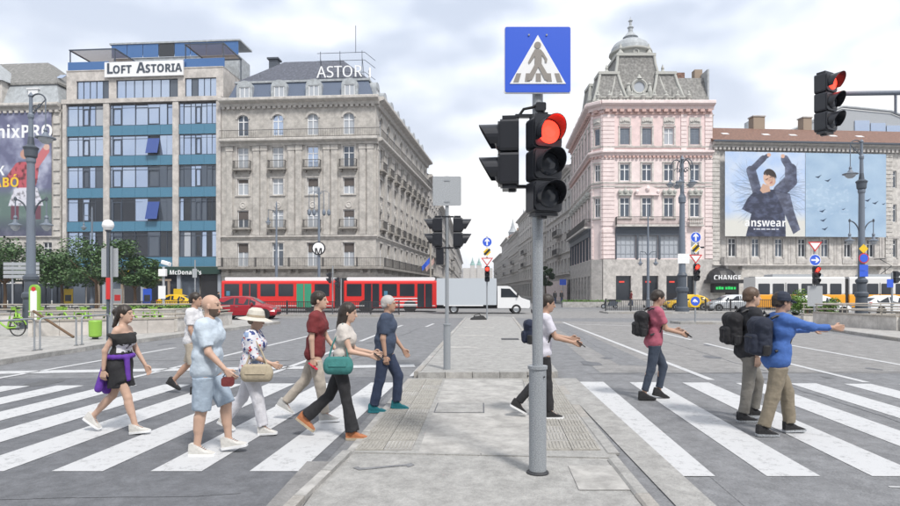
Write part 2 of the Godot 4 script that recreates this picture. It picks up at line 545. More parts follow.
	# raised part with its granite edge
	var up := struct("raised_island", S().slab([[-0.60, -12.42], [2.08, -12.42], [3.95, -38.6], [3.3, -39.3], [1.8, -39.3], [1.12, -38.6]], 0.0, 0.135), M.footway, "long raised asphalt island behind the refuge")
	kerb_row(up, [[-0.66, 12.33], [2.14, 12.33]], 0.142, 0.16, 0.55)
	kerb_row(up, [[-0.68, 12.42], [1.04, 38.6]], 0.14, 0.14, 1.0)
	kerb_row(up, [[2.16, 12.42], [4.03, 38.6]], 0.14, 0.14, 1.0)
	kerb_row(up, [[1.04, 38.7], [1.8, 39.4], [3.3, 39.4], [4.03, 38.7]], 0.14, 0.14, 0.8)
	for a in [[0.3, 22.0, 1.3, 0.7], [0.6, 27.0, 1.4, 0.8], [-0.1, 17.5, 0.9, 0.5]]:
		add("asphalt_patch", sheet([[a[0], a[1]], [a[0] + a[2], a[1]], [a[0] + a[2] + 0.04, a[1] + a[3]], [a[0] + 0.04, a[1] + a[3]]], 0.139), M.concrete, up)
	add("drain_cover", S().slab([[1.75, -20.4], [2.35, -20.4], [2.4, -21.1], [1.8, -21.1]], 0.13, 0.142), M.iron, up)
	# rectangular service cover let into the refuge
	add("cover_joint", sheet([[-0.24, 8.75], [0.5, 8.72], [0.54, 9.5], [-0.2, 9.52]], 0.0285), M.asphalt_dark, isle)
	add("service_cover", sheet([[-0.22, 8.77], [0.48, 8.74], [0.52, 9.48], [-0.18, 9.5]], 0.031), M.footway, isle)
	# a stain of old tar on the refuge
	add("tar_mark", sheet([[-0.98, 6.03], [-0.9, 5.95], [-0.45, 6.1], [-0.42, 6.05], [-0.36, 6.12], [-0.4, 6.2], [-0.46, 6.15], [-0.9, 6.02], [-0.93, 6.08]], 0.025), M.asphalt, isle)
	# pavements
	var left_edge := [[-10.7, 3.0], [-10.95, 10.0], [-11.0, 15.0], [-11.0, 19.0], [-10.6, 23.5], [-9.6, 30.0], [-9.4, 33.0], [-10.4, 34.5]]
	var pl := []
	for a in left_edge: pl.append([a[0] - 0.07, -a[1]])
	pl.append_array([[-42, -36], [-60, -36], [-60, -3]])
	var pav := struct("pavement", S().slab(pl, 0.0, 0.12), M.concrete, "pavement by the underpass stairs on the left")
	kerb_row(pav, left_edge, 0.13, 0.16, 1.0)
	var right_edge := [[15.4, 3.0], [15.6, 14.0], [16.1, 21.5], [17.5, 28.6], [18.4, 31.4], [20.5, 33.2]]
	var pr := []
	for a in right_edge: pr.append([a[0] + 0.07, -a[1]])
	pr.append_array([[60, -35], [60, -3]])
	var pav2 := struct("pavement", S().slab(pr, 0.0, 0.12), M.concrete, "pavement by the stone parapet on the right")
	kerb_row(pav2, right_edge, 0.13, 0.16, 1.0)
	# small island with the keep-right sign
	var si := struct("small_island", S().slab([[12.3, -33.4], [12.5, -32.7], [14.9, -32.2], [15.2, -32.8], [14.9, -33.6]], 0.0, 0.13), M.footway, "small kerbed island under the round yellow and blue sign")
	kerb_row(si, [[12.3, 33.4], [12.5, 32.6], [14.9, 32.1], [15.25, 32.8], [14.9, 33.7], [12.3, 33.4]], 0.14, 0.14, 0.8)
	# strips that carry the railings across the square
	var m1 := struct("median", S().slab([[-24, -43.6], [-3.5, -42.0], [-3.2, -42.8], [-24, -44.6]], 0.0, 0.13), M.concrete, "narrow kerbed strip under the black railing before the bus")
	kerb_row(m1, [[-24, 43.5], [-3.5, 41.9]], 0.14, 0.14, 1.0)
	var m2 := struct("median", S().slab([[12.5, -47.6], [27.5, -47.6], [27.5, -50.2], [12.5, -50.2]], 0.0, 0.13), M.concrete, "narrow kerbed strip under the black railing before the pink house")
	kerb_row(m2, [[12.5, 47.5], [27.5, 47.5]], 0.14, 0.14, 1.0)
	# far pavements in front of the houses
	struct("pavement", S().slab([[-70, -61.5], [-13, -58.6], [-7.0, -61.0], [-5.9, -68], [0.3, -145], [8.0, -377], [2, -377], [-70, -80]], 0.0, 0.12), M.footway, "pavement in front of the two hotels")
	struct("pavement", S().slab([[80, -64.5], [20, -64.0], [16.2, -65.5], [15.4, -70], [17.0, -110], [18.6, -179], [20.3, -254], [40, -254], [80, -80]], 0.0, 0.12), M.footway, "pavement in front of the pink house")
	# tram rails across the square
	for d in [53.6, 55.03, 57.2, 58.63]:
		add("tram_rail", S().bb(-60, 0.0, -d - 0.035, 60, 0.012, -d + 0.035), M.galvanised, road)

# frame of a facade whose foot runs from (x0, d0) to (x1, d1), left to right seen from outside
func facade(x0: float, d0: float, x1: float, d1: float) -> Transform3D:
	var a := Vector3(x0, 0, -d0)
	var x := (Vector3(x1, 0, -d1) - a).normalized()
	return Transform3D(Basis(x, Vector3.UP, x.cross(Vector3.UP)), a)
func house(called: String, label: String, x: float, d: float, category := "building") -> Node3D:
	return thing(called, label, category, V(x, 0, -d))
func rel(b: Node3D, f: Transform3D) -> Transform3D:
	return b.transform.affine_inverse() * f
# moulding along x: outline of (out, y) pairs that starts and ends at the wall
func mould(q: Shape, x0: float, x1: float, pts: Array) -> Shape:
	var was := q.xf
	var p := PackedVector2Array()
	for a in pts: p.append(Vector2(a[0], a[1]))
	# local x of the prism = outwards (z), its z = -x
	q.xf = was * Transform3D(Basis(Vector3(0, 0, 1), Vector3(0, 1, 0), Vector3(-1, 0, 0)), Vector3.ZERO)
	q.prism(p, -x1, -x0)
	q.xf = was
	return q
func cornice(q: Shape, x0: float, x1: float, y: float, out: float, tall: float) -> Shape:
	return mould(q, x0, x1, [[-0.05, y], [out * 0.25, y], [out * 0.35, y + tall * 0.35], [out * 0.85, y + tall * 0.5], [out, y + tall * 0.62], [out, y + tall * 0.92], [out * 0.9, y + tall], [-0.05, y + tall]])
func dentils(q: Shape, x0: float, x1: float, y: float, out: float, tall: float, step: float) -> Shape:
	var k := int((x1 - x0) / step)
	for i in k:
		var x := x0 + (i + 0.5) * (x1 - x0) / k
		q.bb(x - step * 0.28, y, -0.02, x + step * 0.28, y + tall, out)
	return q
func railing(q: Shape, x0: float, x1: float, y: float, tall: float, z: float, step := 0.14, t := 0.022, back := 0.0) -> Shape:
	q.bb(x0, y + tall - 0.05, z - 0.03, x1, y + tall, z + 0.03)
	q.bb(x0, y + 0.06, z - 0.02, x1, y + 0.1, z + 0.02)
	var k := maxi(1, int((x1 - x0) / step))
	for i in k + 1:
		var x := lerpf(x0 + t, x1 - t, float(i) / k)
		q.bb(x - t / 2, y, z - t / 2, x + t / 2, y + tall - 0.05, z + t / 2)
	if back > 0:
		for x in [x0, x1 - 0.05]:
			q.bb(x, y + tall - 0.05, z - back, x + 0.05, y + tall, z - 0.03)
			for i in maxi(1, int(back / step)):
				q.bb(x, y, z - back + i * step, x + t, y + tall - 0.05, z - back + i * step + t)
	return q
# window set into a hole: frame (part) with its glass as a sub-part
func window(b: Node3D, xf: Transform3D, hole: Array, depth: float, glass: Material, frame: Material, columns := 2, transom := 0.7, blind := 0.0, bar := 0.07) -> MeshInstance3D:
	var w: float = hole[2] - hole[0]
	var h: float = hole[3] - hole[1]
	var fm := keep("window %.2f %.2f %d %.2f %.2f" % [w, h, columns, transom, bar], func():
		var q := S()
		q.bb(-w / 2, 0, 0, -w / 2 + bar, h, 0.08).bb(w / 2 - bar, 0, 0, w / 2, h, 0.08)
		q.bb(-w / 2 + bar, h - bar, 0, w / 2 - bar, h, 0.08).bb(-w / 2 + bar, 0, 0, w / 2 - bar, bar, 0.08)
		for i in range(1, columns):
			var x := -w / 2 + w * i / columns
			q.bb(x - bar * 0.6, bar, 0.01, x + bar * 0.6, h - bar, 0.085)
		if transom > 0:
			q.bb(-w / 2 + bar, h * transom - bar / 2, 0.012, w / 2 - bar, h * transom + bar / 2, 0.088)
		return q)
	var pm := keep("pane %.2f %.2f" % [w, h], func(): return S().bb(-w / 2 + 0.01, 0.01, 0.02, w / 2 - 0.01, h - 0.01, 0.035))
	var o := add("window", fm, frame, b, xf * T((hole[0] + hole[2]) / 2, hole[1], -depth))
	add("pane", pm, glass, o)
	if blind > 0:
		var bh := h * blind
		add("blind", keep("blind %.2f %.2f %.2f" % [w, h, blind], func(): return S().bb(-w / 2 + bar, h - bh, 0.086, w / 2 - bar, h - bar, 0.105)), M.blind, o)
	return o
func ring_at(poly: Array, inset: float, y: float) -> Array:
	var p := PackedVector2Array()
	for a in poly: p.append(Vector2(a[0], a[1]))
	var out := []
	var r: PackedVector2Array = p
	if inset != 0:
		r = Geometry2D.offset_polygon(p, -inset, Geometry2D.JOIN_MITER)[0]
		# keep the first corner first
		var best := 0
		for i in r.size():
			if r[i].distance_to(p[0]) < r[best].distance_to(p[0]): best = i
		var turned := PackedVector2Array()
		for i in r.size(): turned.append(r[(best + i) % r.size()])
		if Geometry2D.is_polygon_clockwise(turned) != Geometry2D.is_polygon_clockwise(p):
			turned.reverse()
			turned.insert(0, turned[-1]); turned.remove_at(turned.size() - 1)
		r = turned
	for a in r: out.append(Vector3(a.x, y, -a.y))
	return out
# a roof as rings of a footprint drawn in at rising heights, in the frame of building b
func roof_shape(b: Node3D, poly: Array, steps: Array) -> Shape:
	var q := S()
	q.xf = b.transform.affine_inverse()
	var rings := []
	for s in steps: rings.append(ring_at(poly, s[0], s[1]))
	q.loft(rings)
	return q
func pick(list: Array):
	return list[rng.randi() % list.size()]

# hotel with the glass and blue panel front
func loft_hotel() -> void:
	var f := facade(-45.7, 70.9, -26.45, 69.4)
	var b := house("glass_hotel", "hotel with bands of blue panels and ribbon windows, LOFT ASTORIA on its roof", -45.7, 70.9)
	var x := rel(b, f)
	var w := 19.3
	var bays := [[0.45, 5.05], [5.75, 13.5], [14.2, 18.75]]
	var cuts := [[0, 0.29, 0.42, 0.60, 0.76, 1], [0, 0.04, 0.19, 0.40, 0.60, 0.79, 0.9, 1], [0, 0.12, 0.31, 0.43, 0.59, 0.73, 0.87, 1]]
	var opens := [[2], [1, 4], [3]]
	var rows := [[5.75, 8.75], [9.95, 12.65], [13.9, 16.4], [17.65, 20.0], [21.2, 23.65]]
	var q := S(); q.xf = x
	# stone piers, floors and the edges of the frame
	for p in [[0, 0.45], [5.05, 5.75], [13.5, 14.2], [18.75, w]]:
		q.bb(p[0], 3.9, -0.5, p[1], 24.0, 0.12)
	q.bb(-0.1, 23.85, -0.6, w + 0.1, 24.35, 0.2)
	q.bb(0, 3.85, -0.6, w, 4.65, 0.0)
	add("stone_frame", q, M.travertine, b)
	# walls behind and the sides
	q = S(); q.xf = x
	q.bb(0, 0.1, -18, w, 24.0, -0.7)
	add("core", q, M.grey_stone, b)
	for r in rows.size():
		for k in 3:
			var x0: float = bays[k][0]; var x1: float = bays[k][1]
			var y0: float = rows[r][0]; var y1: float = rows[r][1]
			# blue spandrel panels under the window, each a panel of its own
			var lo: float = y0 - 1.15
			var np: int = [3, 5, 3][k]
			for i in np:
				var a := lerpf(x0, x1, float(i) / np) + 0.012
				var c := lerpf(x0, x1, float(i + 1) / np) - 0.012
				var me := keep("spandrel %.2f" % (c - a), func(): return S().rbox(V((c - a) / 2, 0.575, 0), V(c - a, 1.13, 0.06), 0.012, 1))
				add("spandrel_panel", me, M.teal_panel, b, x * T(a, lo, -0.05))
			# ribbon window: dark steel frame, panes as sub-parts
			var fr := S()
			var W := x1 - x0; var H := y1 - y0
			fr.bb(0, 0, -0.08, W, 0.07, 0.02).bb(0, H - 0.07, -0.08, W, H, 0.02)
			var cu: Array = cuts[k]
			for i in cu.size():
				var mx: float = clampf(W * cu[i], 0.03, W - 0.03)
				fr.bb(mx - 0.03, 0.07, -0.08, mx + 0.03, H - 0.07, 0.02)
			fr.bb(0.06, H * 0.84, -0.07, W - 0.06, H * 0.84 + 0.04, 0.012)
			for i in opens[k]:
				var a: float = W * cu[i]; var c: float = W * cu[i + 1]
				fr.bb(a + 0.03, 0.07, -0.06, a + 0.14, H * 0.84, 0.05).bb(c - 0.14, 0.07, -0.06, c - 0.03, H * 0.84, 0.05)
				fr.bb(a + 0.14, 0.07, -0.06, c - 0.14, 0.18, 0.05).bb(a + 0.14, H * 0.84 - 0.11, -0.06, c - 0.14, H * 0.84, 0.05)
			var wn := add("window", fr, M.steel_dark, b, x * T(x0, y0, -0.12))
			for i in cu.size() - 1:
				var a: float = W * cu[i] + 0.02; var c: float = W * cu[i + 1] - 0.02
				var g: Material = M.glass_sky
				if r <= 2 and rng.randf() < 0.45: g = M.glass_room
				if r <= 1 and rng.randf() < 0.4: g = M.glass_dark
				if rng.randf() < 0.08: g = M.glass_curtain
				var tilt := Transform3D(Basis(Vector3.UP, rng.randf_range(-0.012, 0.012)) * Basis(Vector3.RIGHT, rng.randf_range(-0.015, 0.015)), V(0, 0, -0.04))
				if k == 1 and i == 4 and (r == 3 or r == 1):
					# sash tilted outwards
					add("open_sash", S().bb(a, -H * 0.8, 0, c, 0, 0.05), M.glass_open, wn, Transform3D(Basis(Vector3.RIGHT, -0.28), V(0, H * 0.84, 0.03)))
					g = M.glass_dark
				add("pane", S().bb(a, 0.05, -0.01, c, H - 0.05, 0.0), g, wn, tilt)
	# set-back top floor
	q = S(); q.xf = x * T(0, 0, -0.55)
	var tops := []
	for t in [[1.25, 5.3], [6.2, 13.8], [14.65, 18.45]]: tops.append([t[0], 24.4, t[1], 26.75])
	q.wall(w, 24.35, 28.0, tops, 0.25)
	q.bb(0, 24.35, -6, 0.01, 28, 0).bb(w - 0.01, 24.35, -6, w, 28, 0)
	q.bb(0, 27.9, -6.0, w, 28.02, 0.06)
	add("parapet_wall", q, M.travertine, b)
	for k in 3:
		var h: Array = tops[k]
		var W: float = h[2] - h[0]
		var fr := S()
		fr.bb(0, 0, -0.08, W, 0.08, 0.02).bb(0, 2.27, -0.08, W, 2.35, 0.02)
		var nn: int = [5, 7, 5][k]
		for i in nn + 1:
			var mx := clampf(W * i / nn, 0.03, W - 0.03)
			fr.bb(mx - 0.03, 0.08, -0.08, mx + 0.03, 2.27, 0.02)
		var wn := add("window", fr, M.steel_dark, b, x * T(h[0], h[1], -0.7))
		for i in nn:
			add("pane", keep("toppane %d" % k, func(): return S().bb(0.02, 0.05, -0.05, W / nn - 0.02, 2.3, -0.04)), M.glass_sky if rng.randf() < 0.85 else M.glass_room, wn, T(W * i / nn, 0, 0))
	# roof terrace: blue glass balustrade, pergolas, penthouse
	for p in [[0.1, 5.2], [14.5, 19.4]]:
		add("glass_balustrade", S().bb(p[0], 28.02, -0.3, p[1], 29.05, -0.26), M.glass_blue, b, x * T(0, 0, -0.4))
	add("glass_balustrade", S().bb(5.25, 28.02, -1.2, 14.4, 29.15, -1.16), M.glass_blue, b, x)
	q = S(); q.xf = x
	q.bb(1.6, 28.0, -10.5, 18.3, 31.9, -7.0)
	add("penthouse", q, M.zinc, b)
	for i in 8:
		add("penthouse_pane", keep("ph", func(): return S().bb(0.03, 0, 0, 2.08, 1.7, 0.06)), M.glass_blue if i != 3 else M.glass_dark, b, x * T(1.4 + i * 2.12, 31.9, -6.9))
	add("penthouse_roof", S().bb(1.2, 33.6, -10.5, 18.6, 33.8, -6.7), M.zinc, b, x)
	add("white_fascia", S().bb(4.2, 29.6, -7.0, 15.5, 31.2, -6.85), M.white_frame, b, x)
	for p in [[0.3, 29.05, 5.6], [14.6, 29.3, 4.6]]:
		q = S(); q.xf = x
		for i in 4:
			add("pergola_post", S().bb(p[0] + p[2] * (i % 2) - 0.05, 28.0, [-0.8, -5.6][i / 2] - 0.05, p[0] + p[2] * (i % 2) + 0.05, p[1] + 1.4, [-0.8, -5.6][i / 2] + 0.05), M.steel_dark, b, x)
		for sx in [p[0] - 0.1, p[0] + p[2]]: q.bb(sx, p[1] + 1.4, -5.7, sx + 0.1, p[1] + 1.55, -0.8)
		for sz in [-5.7, -0.8]: q.bb(p[0] - 0.1, p[1] + 1.4, sz, p[0] + p[2] + 0.1, p[1] + 1.55, sz + 0.1)
		var pe := add("pergola_frame", q, M.steel_dark, b)
		for i in 22:
			add("slat", keep("slat %.1f" % p[2], func(): return S().bb(0, 0, -0.12, p[2], 0.03, 0.12)), M.wood, pe, x * T(p[0], p[1] + 1.46, -0.9 - i * 0.215) * Transform3D(Basis(Vector3.RIGHT, 0.5), Vector3.ZERO))
	# sign box and letters
	var sg := add("sign_board", S().bb(5.0, 27.0, 0, 14.6, 28.75, 0.25), M.sign_white, b, x * T(0, 0, -0.45))
	lettering(sg, [["L", 1.2, 0.06], ["OFT", 0.92, 0.06]], M.steel_dark, T(5.35, 27.4, 0.28), 0.04)
	lettering(sg, [["A", 1.2, 0.06], ["STORIA", 0.92, 0.06]], M.steel_dark, T(8.95, 27.4, 0.28), 0.04)
	# shop front with dark green fascia
	q = S(); q.xf = x
	q.bb(0, 3.75, -0.4, w, 4.62, 0.35)
	var fa := add("shop_fascia", q, M.shop_green, b)
	var tm2 := text("McDonald's", 0.5, 0.03)
	add("letter", tm2, M.sign_white, fa, x * T(15.2, 3.95, 0.36))
	add("letter", text("M", 0.55, 0.03), M.sign_yellow, fa, x * T(8.1, 3.95, 0.36))
	add("letter", text("Café", 0.42, 0.03), M.sign_white, fa, x * T(11.5, 3.95, 0.36))
	q = S(); q.xf = x
	for p in [0.0, 4.9, 9.6, 14.0, 18.9]: add("shop_pier", keep("shop pier", func(): return S().bb(0, 0.1, -0.3, 0.4, 3.75, 0.05)), M.grey_frame, b, x * T(p, 0, 0))
	for i in 8:
		add("shop_window", keep("shopw", func(): return S().bb(0.06, 0.3, 0, 2.2, 3.7, 0.05)), pick([M.glass_dark, M.glass_room, M.shop_dark]), b, x * T(0.4 + i * 2.33, 0, -0.25))

# grand stone hotel on the corner
func stone_hotel() -> void:
	var f := facade(-26.4, 69.4, -8.39, 68.0)
	var f2 := facade(-8.39, 68.0, -3.92, 102.3)
	var b := house("stone_hotel", "grey stone corner hotel with mansard roof, ASTORIA in letters on top", -26.4, 69.4)
	var poly := [[-26.4, 69.4], [-8.39, 68.0], [-3.92, 102.3], [-24, 104]]
	for side in 2:
		var x := rel(b, [f, f2][side])
		var w: float = [18.06, 34.6][side]
		var centres := [2.54, 6.66, 10.75, 14.93]
		if side == 1:
			centres = []
			for i in 9: centres.append(2.3 + i * 3.75)
		var half := 0.66
		var rows := [[4.62, 7.35], [9.05, 11.1], [12.85, 14.75], [15.85, 18.35], [19.65, 22.1]]
		var holes := []
		for c in centres:
			for r in rows: holes.append([c - half, r[0], c + half, r[1]])
			holes.append([c - 1.25, 0.5, c + 1.25, 3.3])
		var q := S(); q.xf = x
		q.wall(w, 0.0, 23.0, holes, 0.3)
		add("wall", q, M.ashlar, b)
		for c in centres:
			for r in 5:
				var h := [c - half, rows[r][0], c + half, rows[r][1]]
				var bl := 0.0
				if r in [0, 1, 2] and rng.randf() < 0.55: bl = pick([0.25, 0.4, 0.5])
				var gl: Material = pick([M.glass_curtain, M.glass_curtain, M.glass_room, M.glass_sky])
				if side == 1: gl = pick([M.glass_room, M.glass_dark, M.glass_curtain])
				window(b, x, h, 0.26, gl, M.white_frame, 2, 0.68, bl, 0.1)
			add("shop_window", keep("ashop", func(): return S().bb(-1.2, 0.5, 0, 1.2, 3.3, 0.05)), M.glass_dark, b, x * T(c, 0, -0.28))
		# arched heads of the attic windows, surrounds, sills
		for c in centres:
			add("arched_surround", keep("ast arch", func():
				var k := S()
				var arc := PackedVector2Array()
				for i in 9: arc.append(Vector2(-cos(PI * i / 8) * 0.86, 21.6 + sin(PI * i / 8) * 0.78))
				for i in 9: arc.append(Vector2(cos(PI * i / 8) * 0.64, 21.58 + sin(PI * i / 8) * 0.5))
				k.prism(arc, -0.02, 0.09)
				for e in [-1, 1]: k.prism(PackedVector2Array([Vector2(e * 0.67, 22.12), Vector2(e * 0.67, 21.55), Vector2(e * 0.6, 21.8), Vector2(e * 0.42, 22.02), Vector2(e * 0.2, 22.12)]), -0.22, -0.01)
				return k), M.ashlar_pale, b, x * T(c, 0, 0))
			for r in [0, 2, 3]:
				add("surround", keep("ast surround %d" % r, func():
					var k := S()
					k.bb(-0.86, rows[r][1], -0.02, 0.86, rows[r][1] + 0.18, 0.1)
					for e in [-1, 1]: k.bb(e * 0.76 - 0.1, rows[r][0], -0.02, e * 0.76 + 0.1, rows[r][1], 0.06)
					return k), M.ashlar_pale, b, x * T(c, 0, 0))
			add("sill", keep("ast sill", func(): return S().bb(-0.9, 12.7, -0.02, 0.9, 12.85, 0.14)), M.ashlar_pale, b, x * T(c, 0, 0))
			add("shell_ornament", keep("ast shell", func():
				var k := S(); k.xf = Transform3D(Basis(Vector3.RIGHT, PI / 2), Vector3.ZERO)
				return k.lathe([[0.42, -0.02], [0.42, 0.07], [0.3, 0.1], [0.22, 0.04], [0, 0.1]], Vector3.ZERO, 10)), M.ashlar_pale, b, x * T(c, 11.65, 0))
		# pilasters between the bays, with capitals
		var ps := []
		for i in centres.size() + 1:
			var c: float = (centres[0] - 2.0) if i == 0 else ((centres[-1] + 2.05) if i == centres.size() else (centres[i - 1] + centres[i]) / 2)
			for s in [-0.45, 0.45]:
				var px: float = c + s
				if px > 0.4 and px < w - 0.4: ps.append(px)
		for px in ps:
			var me := keep("pilaster", func():
				var k := S()
				k.bb(-0.37, 8.55, -0.02, 0.37, 17.9, 0.16).bb(-0.42, 8.2, -0.02, 0.42, 8.55, 0.21).bb(-0.42, 17.9, -0.02, 0.42, 18.45, 0.22)
				return k)
			add("pilaster", me, M.ashlar, b, x * T(px, 0, 0))
		# cornices
		q = S(); q.xf = x
		dentils(q, 0.0, w, 22.72, 0.32, 0.26, 0.6)
		add("dentil_frieze", q, M.ashlar_pale, b).set_meta("kind", "stuff")
		for k in [[0.3, 18.5, 0.75, 0.75], [0.2, 7.75, 0.3, 0.4], [0.4, 23.0, 0.95, 0.85]]:
			q = S(); q.xf = x
			cornice(q, 0.0, w + k[0], k[1], k[2], k[3])
			add("cornice", q, M.ashlar_pale, b)
		add("string_course", S().bb(0, 3.5, -0.02, w + 0.05, 3.95, 0.12), M.ashlar_pale, b, x)
		# balcony along the first floor, and the gallery under the attic
		q = S(); q.xf = x
		q.bb(0, 4.3, 0, w + 1.0, 4.55, 1.0)
		for c in ps: q.bb(c - 0.15, 3.85, 0, c + 0.15, 4.3, 0.7)
		add("balcony_slab", q, M.ashlar_dark, b)
		q = S(); q.xf = x
		railing(q, 0.0, w + 1.0, 4.55, 1.0, 0.94, 0.16)
		for i in int(w / 3.9) + 1: q.bb(i * 3.9 + 0.4, 4.55, 0.88, i * 3.9 + 0.6, 5.6, 1.0)
		add("balcony_railing", q, M.balcony_iron, b)
		q = S(); q.xf = x
		railing(q, 0.0, w + 0.6, 19.25, 0.95, 0.6, 0.2)
		add("balcony_railing", q, M.balcony_iron, b)
		for c in centres:
			for r in [1, 3]:
				q = S()
				q.bb(-1.05, rows[r][0] - 0.22, 0, 1.05, rows[r][0] - 0.02, 0.62)
				q.bb(-0.9, rows[r][0] - 0.5, 0, -0.7, rows[r][0] - 0.22, 0.4).bb(0.7, rows[r][0] - 0.5, 0, 0.9, rows[r][0] - 0.22, 0.4)
				var sl := add("balcony", keep("ast slab %d" % r, func(): return q), M.ashlar_dark, b, x * T(c, 0, 0))
				add("railing", keep("ast rail %d" % r, func(): return railing(S(), -1.0, 1.0, rows[r][0] - 0.02, 0.9, 0.56, 0.13, 0.022, 0.56)), M.balcony_iron, sl)
		# dormers
		for c in centres:
			var k := keep("dormer", func():
				var d := S()
				var arc := PackedVector2Array()
				for i in 11: arc.append(Vector2(cos(PI * i / 10) * 0.95, 1.55 + sin(PI * i / 10) * 0.75))
				arc.append(Vector2(-0.95, 0)); arc.append(Vector2(-0.62, 0)); arc.append(Vector2(-0.62, 1.55))
				arc.append(Vector2(0.62, 1.55)); arc.append(Vector2(0.62, 0)); arc.append(Vector2(0.95, 0))
				d.prism(arc, -2.2, 0)
				d.bb(-1.1, -0.1, -0.3, 1.1, 0.05, 0.12)
				return d)
			var dm := add("dormer", k, M.zinc, b, x * T(c, 23.9, -0.35))
			add("window_frame", keep("dormer frame", func(): return S().bb(-0.6, 0, 0, -0.5, 1.55, 0.08).bb(0.5, 0, 0, 0.6, 1.55, 0.08).bb(-0.05, 0.1, 0, 0.05, 1.45, 0.08).bb(-0.5, 1.45, 0, 0.5, 1.55, 0.08).bb(-0.5, 0, 0, 0.5, 0.1, 0.08)), M.white_frame, dm, T(0, 0.05, -0.15))
			add("pane", keep("dormer pane", func(): return S().bb(-0.55, 0, 0, 0.55, 1.55, 0.02)), M.glass_curtain, dm, T(0, 0.05, -0.13))
	add("mansard", roof_shape(b, poly, [[0.25, 23.7], [0.45, 23.95], [1.25, 26.2]]), M.blue_slate, b)
	add("mansard_edge", roof_shape(b, poly, [[1.05, 26.12], [1.05, 26.35], [1.3, 26.42]]), M.zinc, b)
	var q2 := roof_shape(b, poly, [[1.28, 26.4], [5.5, 30.2]])
	add("upper_roof", q2, M.slate, b)
	var x1 := rel(b, f)
	# roof letters on their scaffold
	var q3 := S(); q3.xf = x1
	for px in [11.3, 13.6, 16.2]:
		q3.tube([V(px, 26.2, -1.2), V(px, 29.6, -1.2)], 0.035, 6).tube([V(px, 26.3, -2.6), V(px, 28.8, -1.25)], 0.03, 6)
	for y in [27.1, 28.5, 29.4]: q3.tube([V(10.9, y, -1.2), V(16.5, y, -1.2)], 0.03, 6)
	for y in [27.1, 28.5, 29.4]: q3.tube([V(16.5, y, -1.2), V(17.2, y, -3.8)], 0.03, 6)
	var sc := add("sign_scaffold", q3, M.lamp_iron_dark, b)
	add("letter", text("ASTOR", 1.3, 0.12, "Droid Sans", 500), M.sign_white, sc, x1 * T(13.6, 27.15, -1.05))
	add("letter", text("IA", 1.3, 0.12, "Droid Sans", 500), M.sign_white, sc, x1 * T(16.85, 27.15, -2.2, -1.25))
	q3 = S(); q3.xf = x1
	for a in [[3.6, 27.6, -2.4], [10.0, 31.5, -9], [13.6, 36.0, -9]]:
		add("roof_mast", S().tube([V(a[0], a[1] - 3.5, a[2]), V(a[0], a[1], a[2])], 0.04, 6), M.lamp_iron_dark, b, x1)
	add("chimney", S().bb(2.5, 29.0, -9, 3.6, 31.6, -8).bb(2.3, 31.6, -9.2, 3.8, 31.8, -7.8), M.lamp_iron_dark, b, x1)
	# flags on the side
	var xs := rel(b, f2)
	for i in 2:
		var z := 21.0 + i * 3.4
		var po := add("flag_pole", S().tube([V(0, 0, 0), V(0, 2.3, 2.6)], 0.035, 6), M.rail_pale, b, xs * T(z, 4.7, 0.3))
		var fl := S()
		for k in 6:
			var a := k / 6.0; var c := (k + 1) / 6.0
			fl.quad(V(0.02 * sin(a * 9), 2.2 - a * 1.5, 2.5 - a * 1.3), V(0.02 * sin(c * 9), 2.2 - c * 1.5, 2.5 - c * 1.3), V(0.1 * sin(c * 9), 1.4 - c * 1.35, 2.6 - c * 1.3), V(0.1 * sin(a * 9), 1.4 - a * 1.35, 2.6 - a * 1.3))
		add("flag", fl, [M.sign_blue, M.pink_dark][i], po)

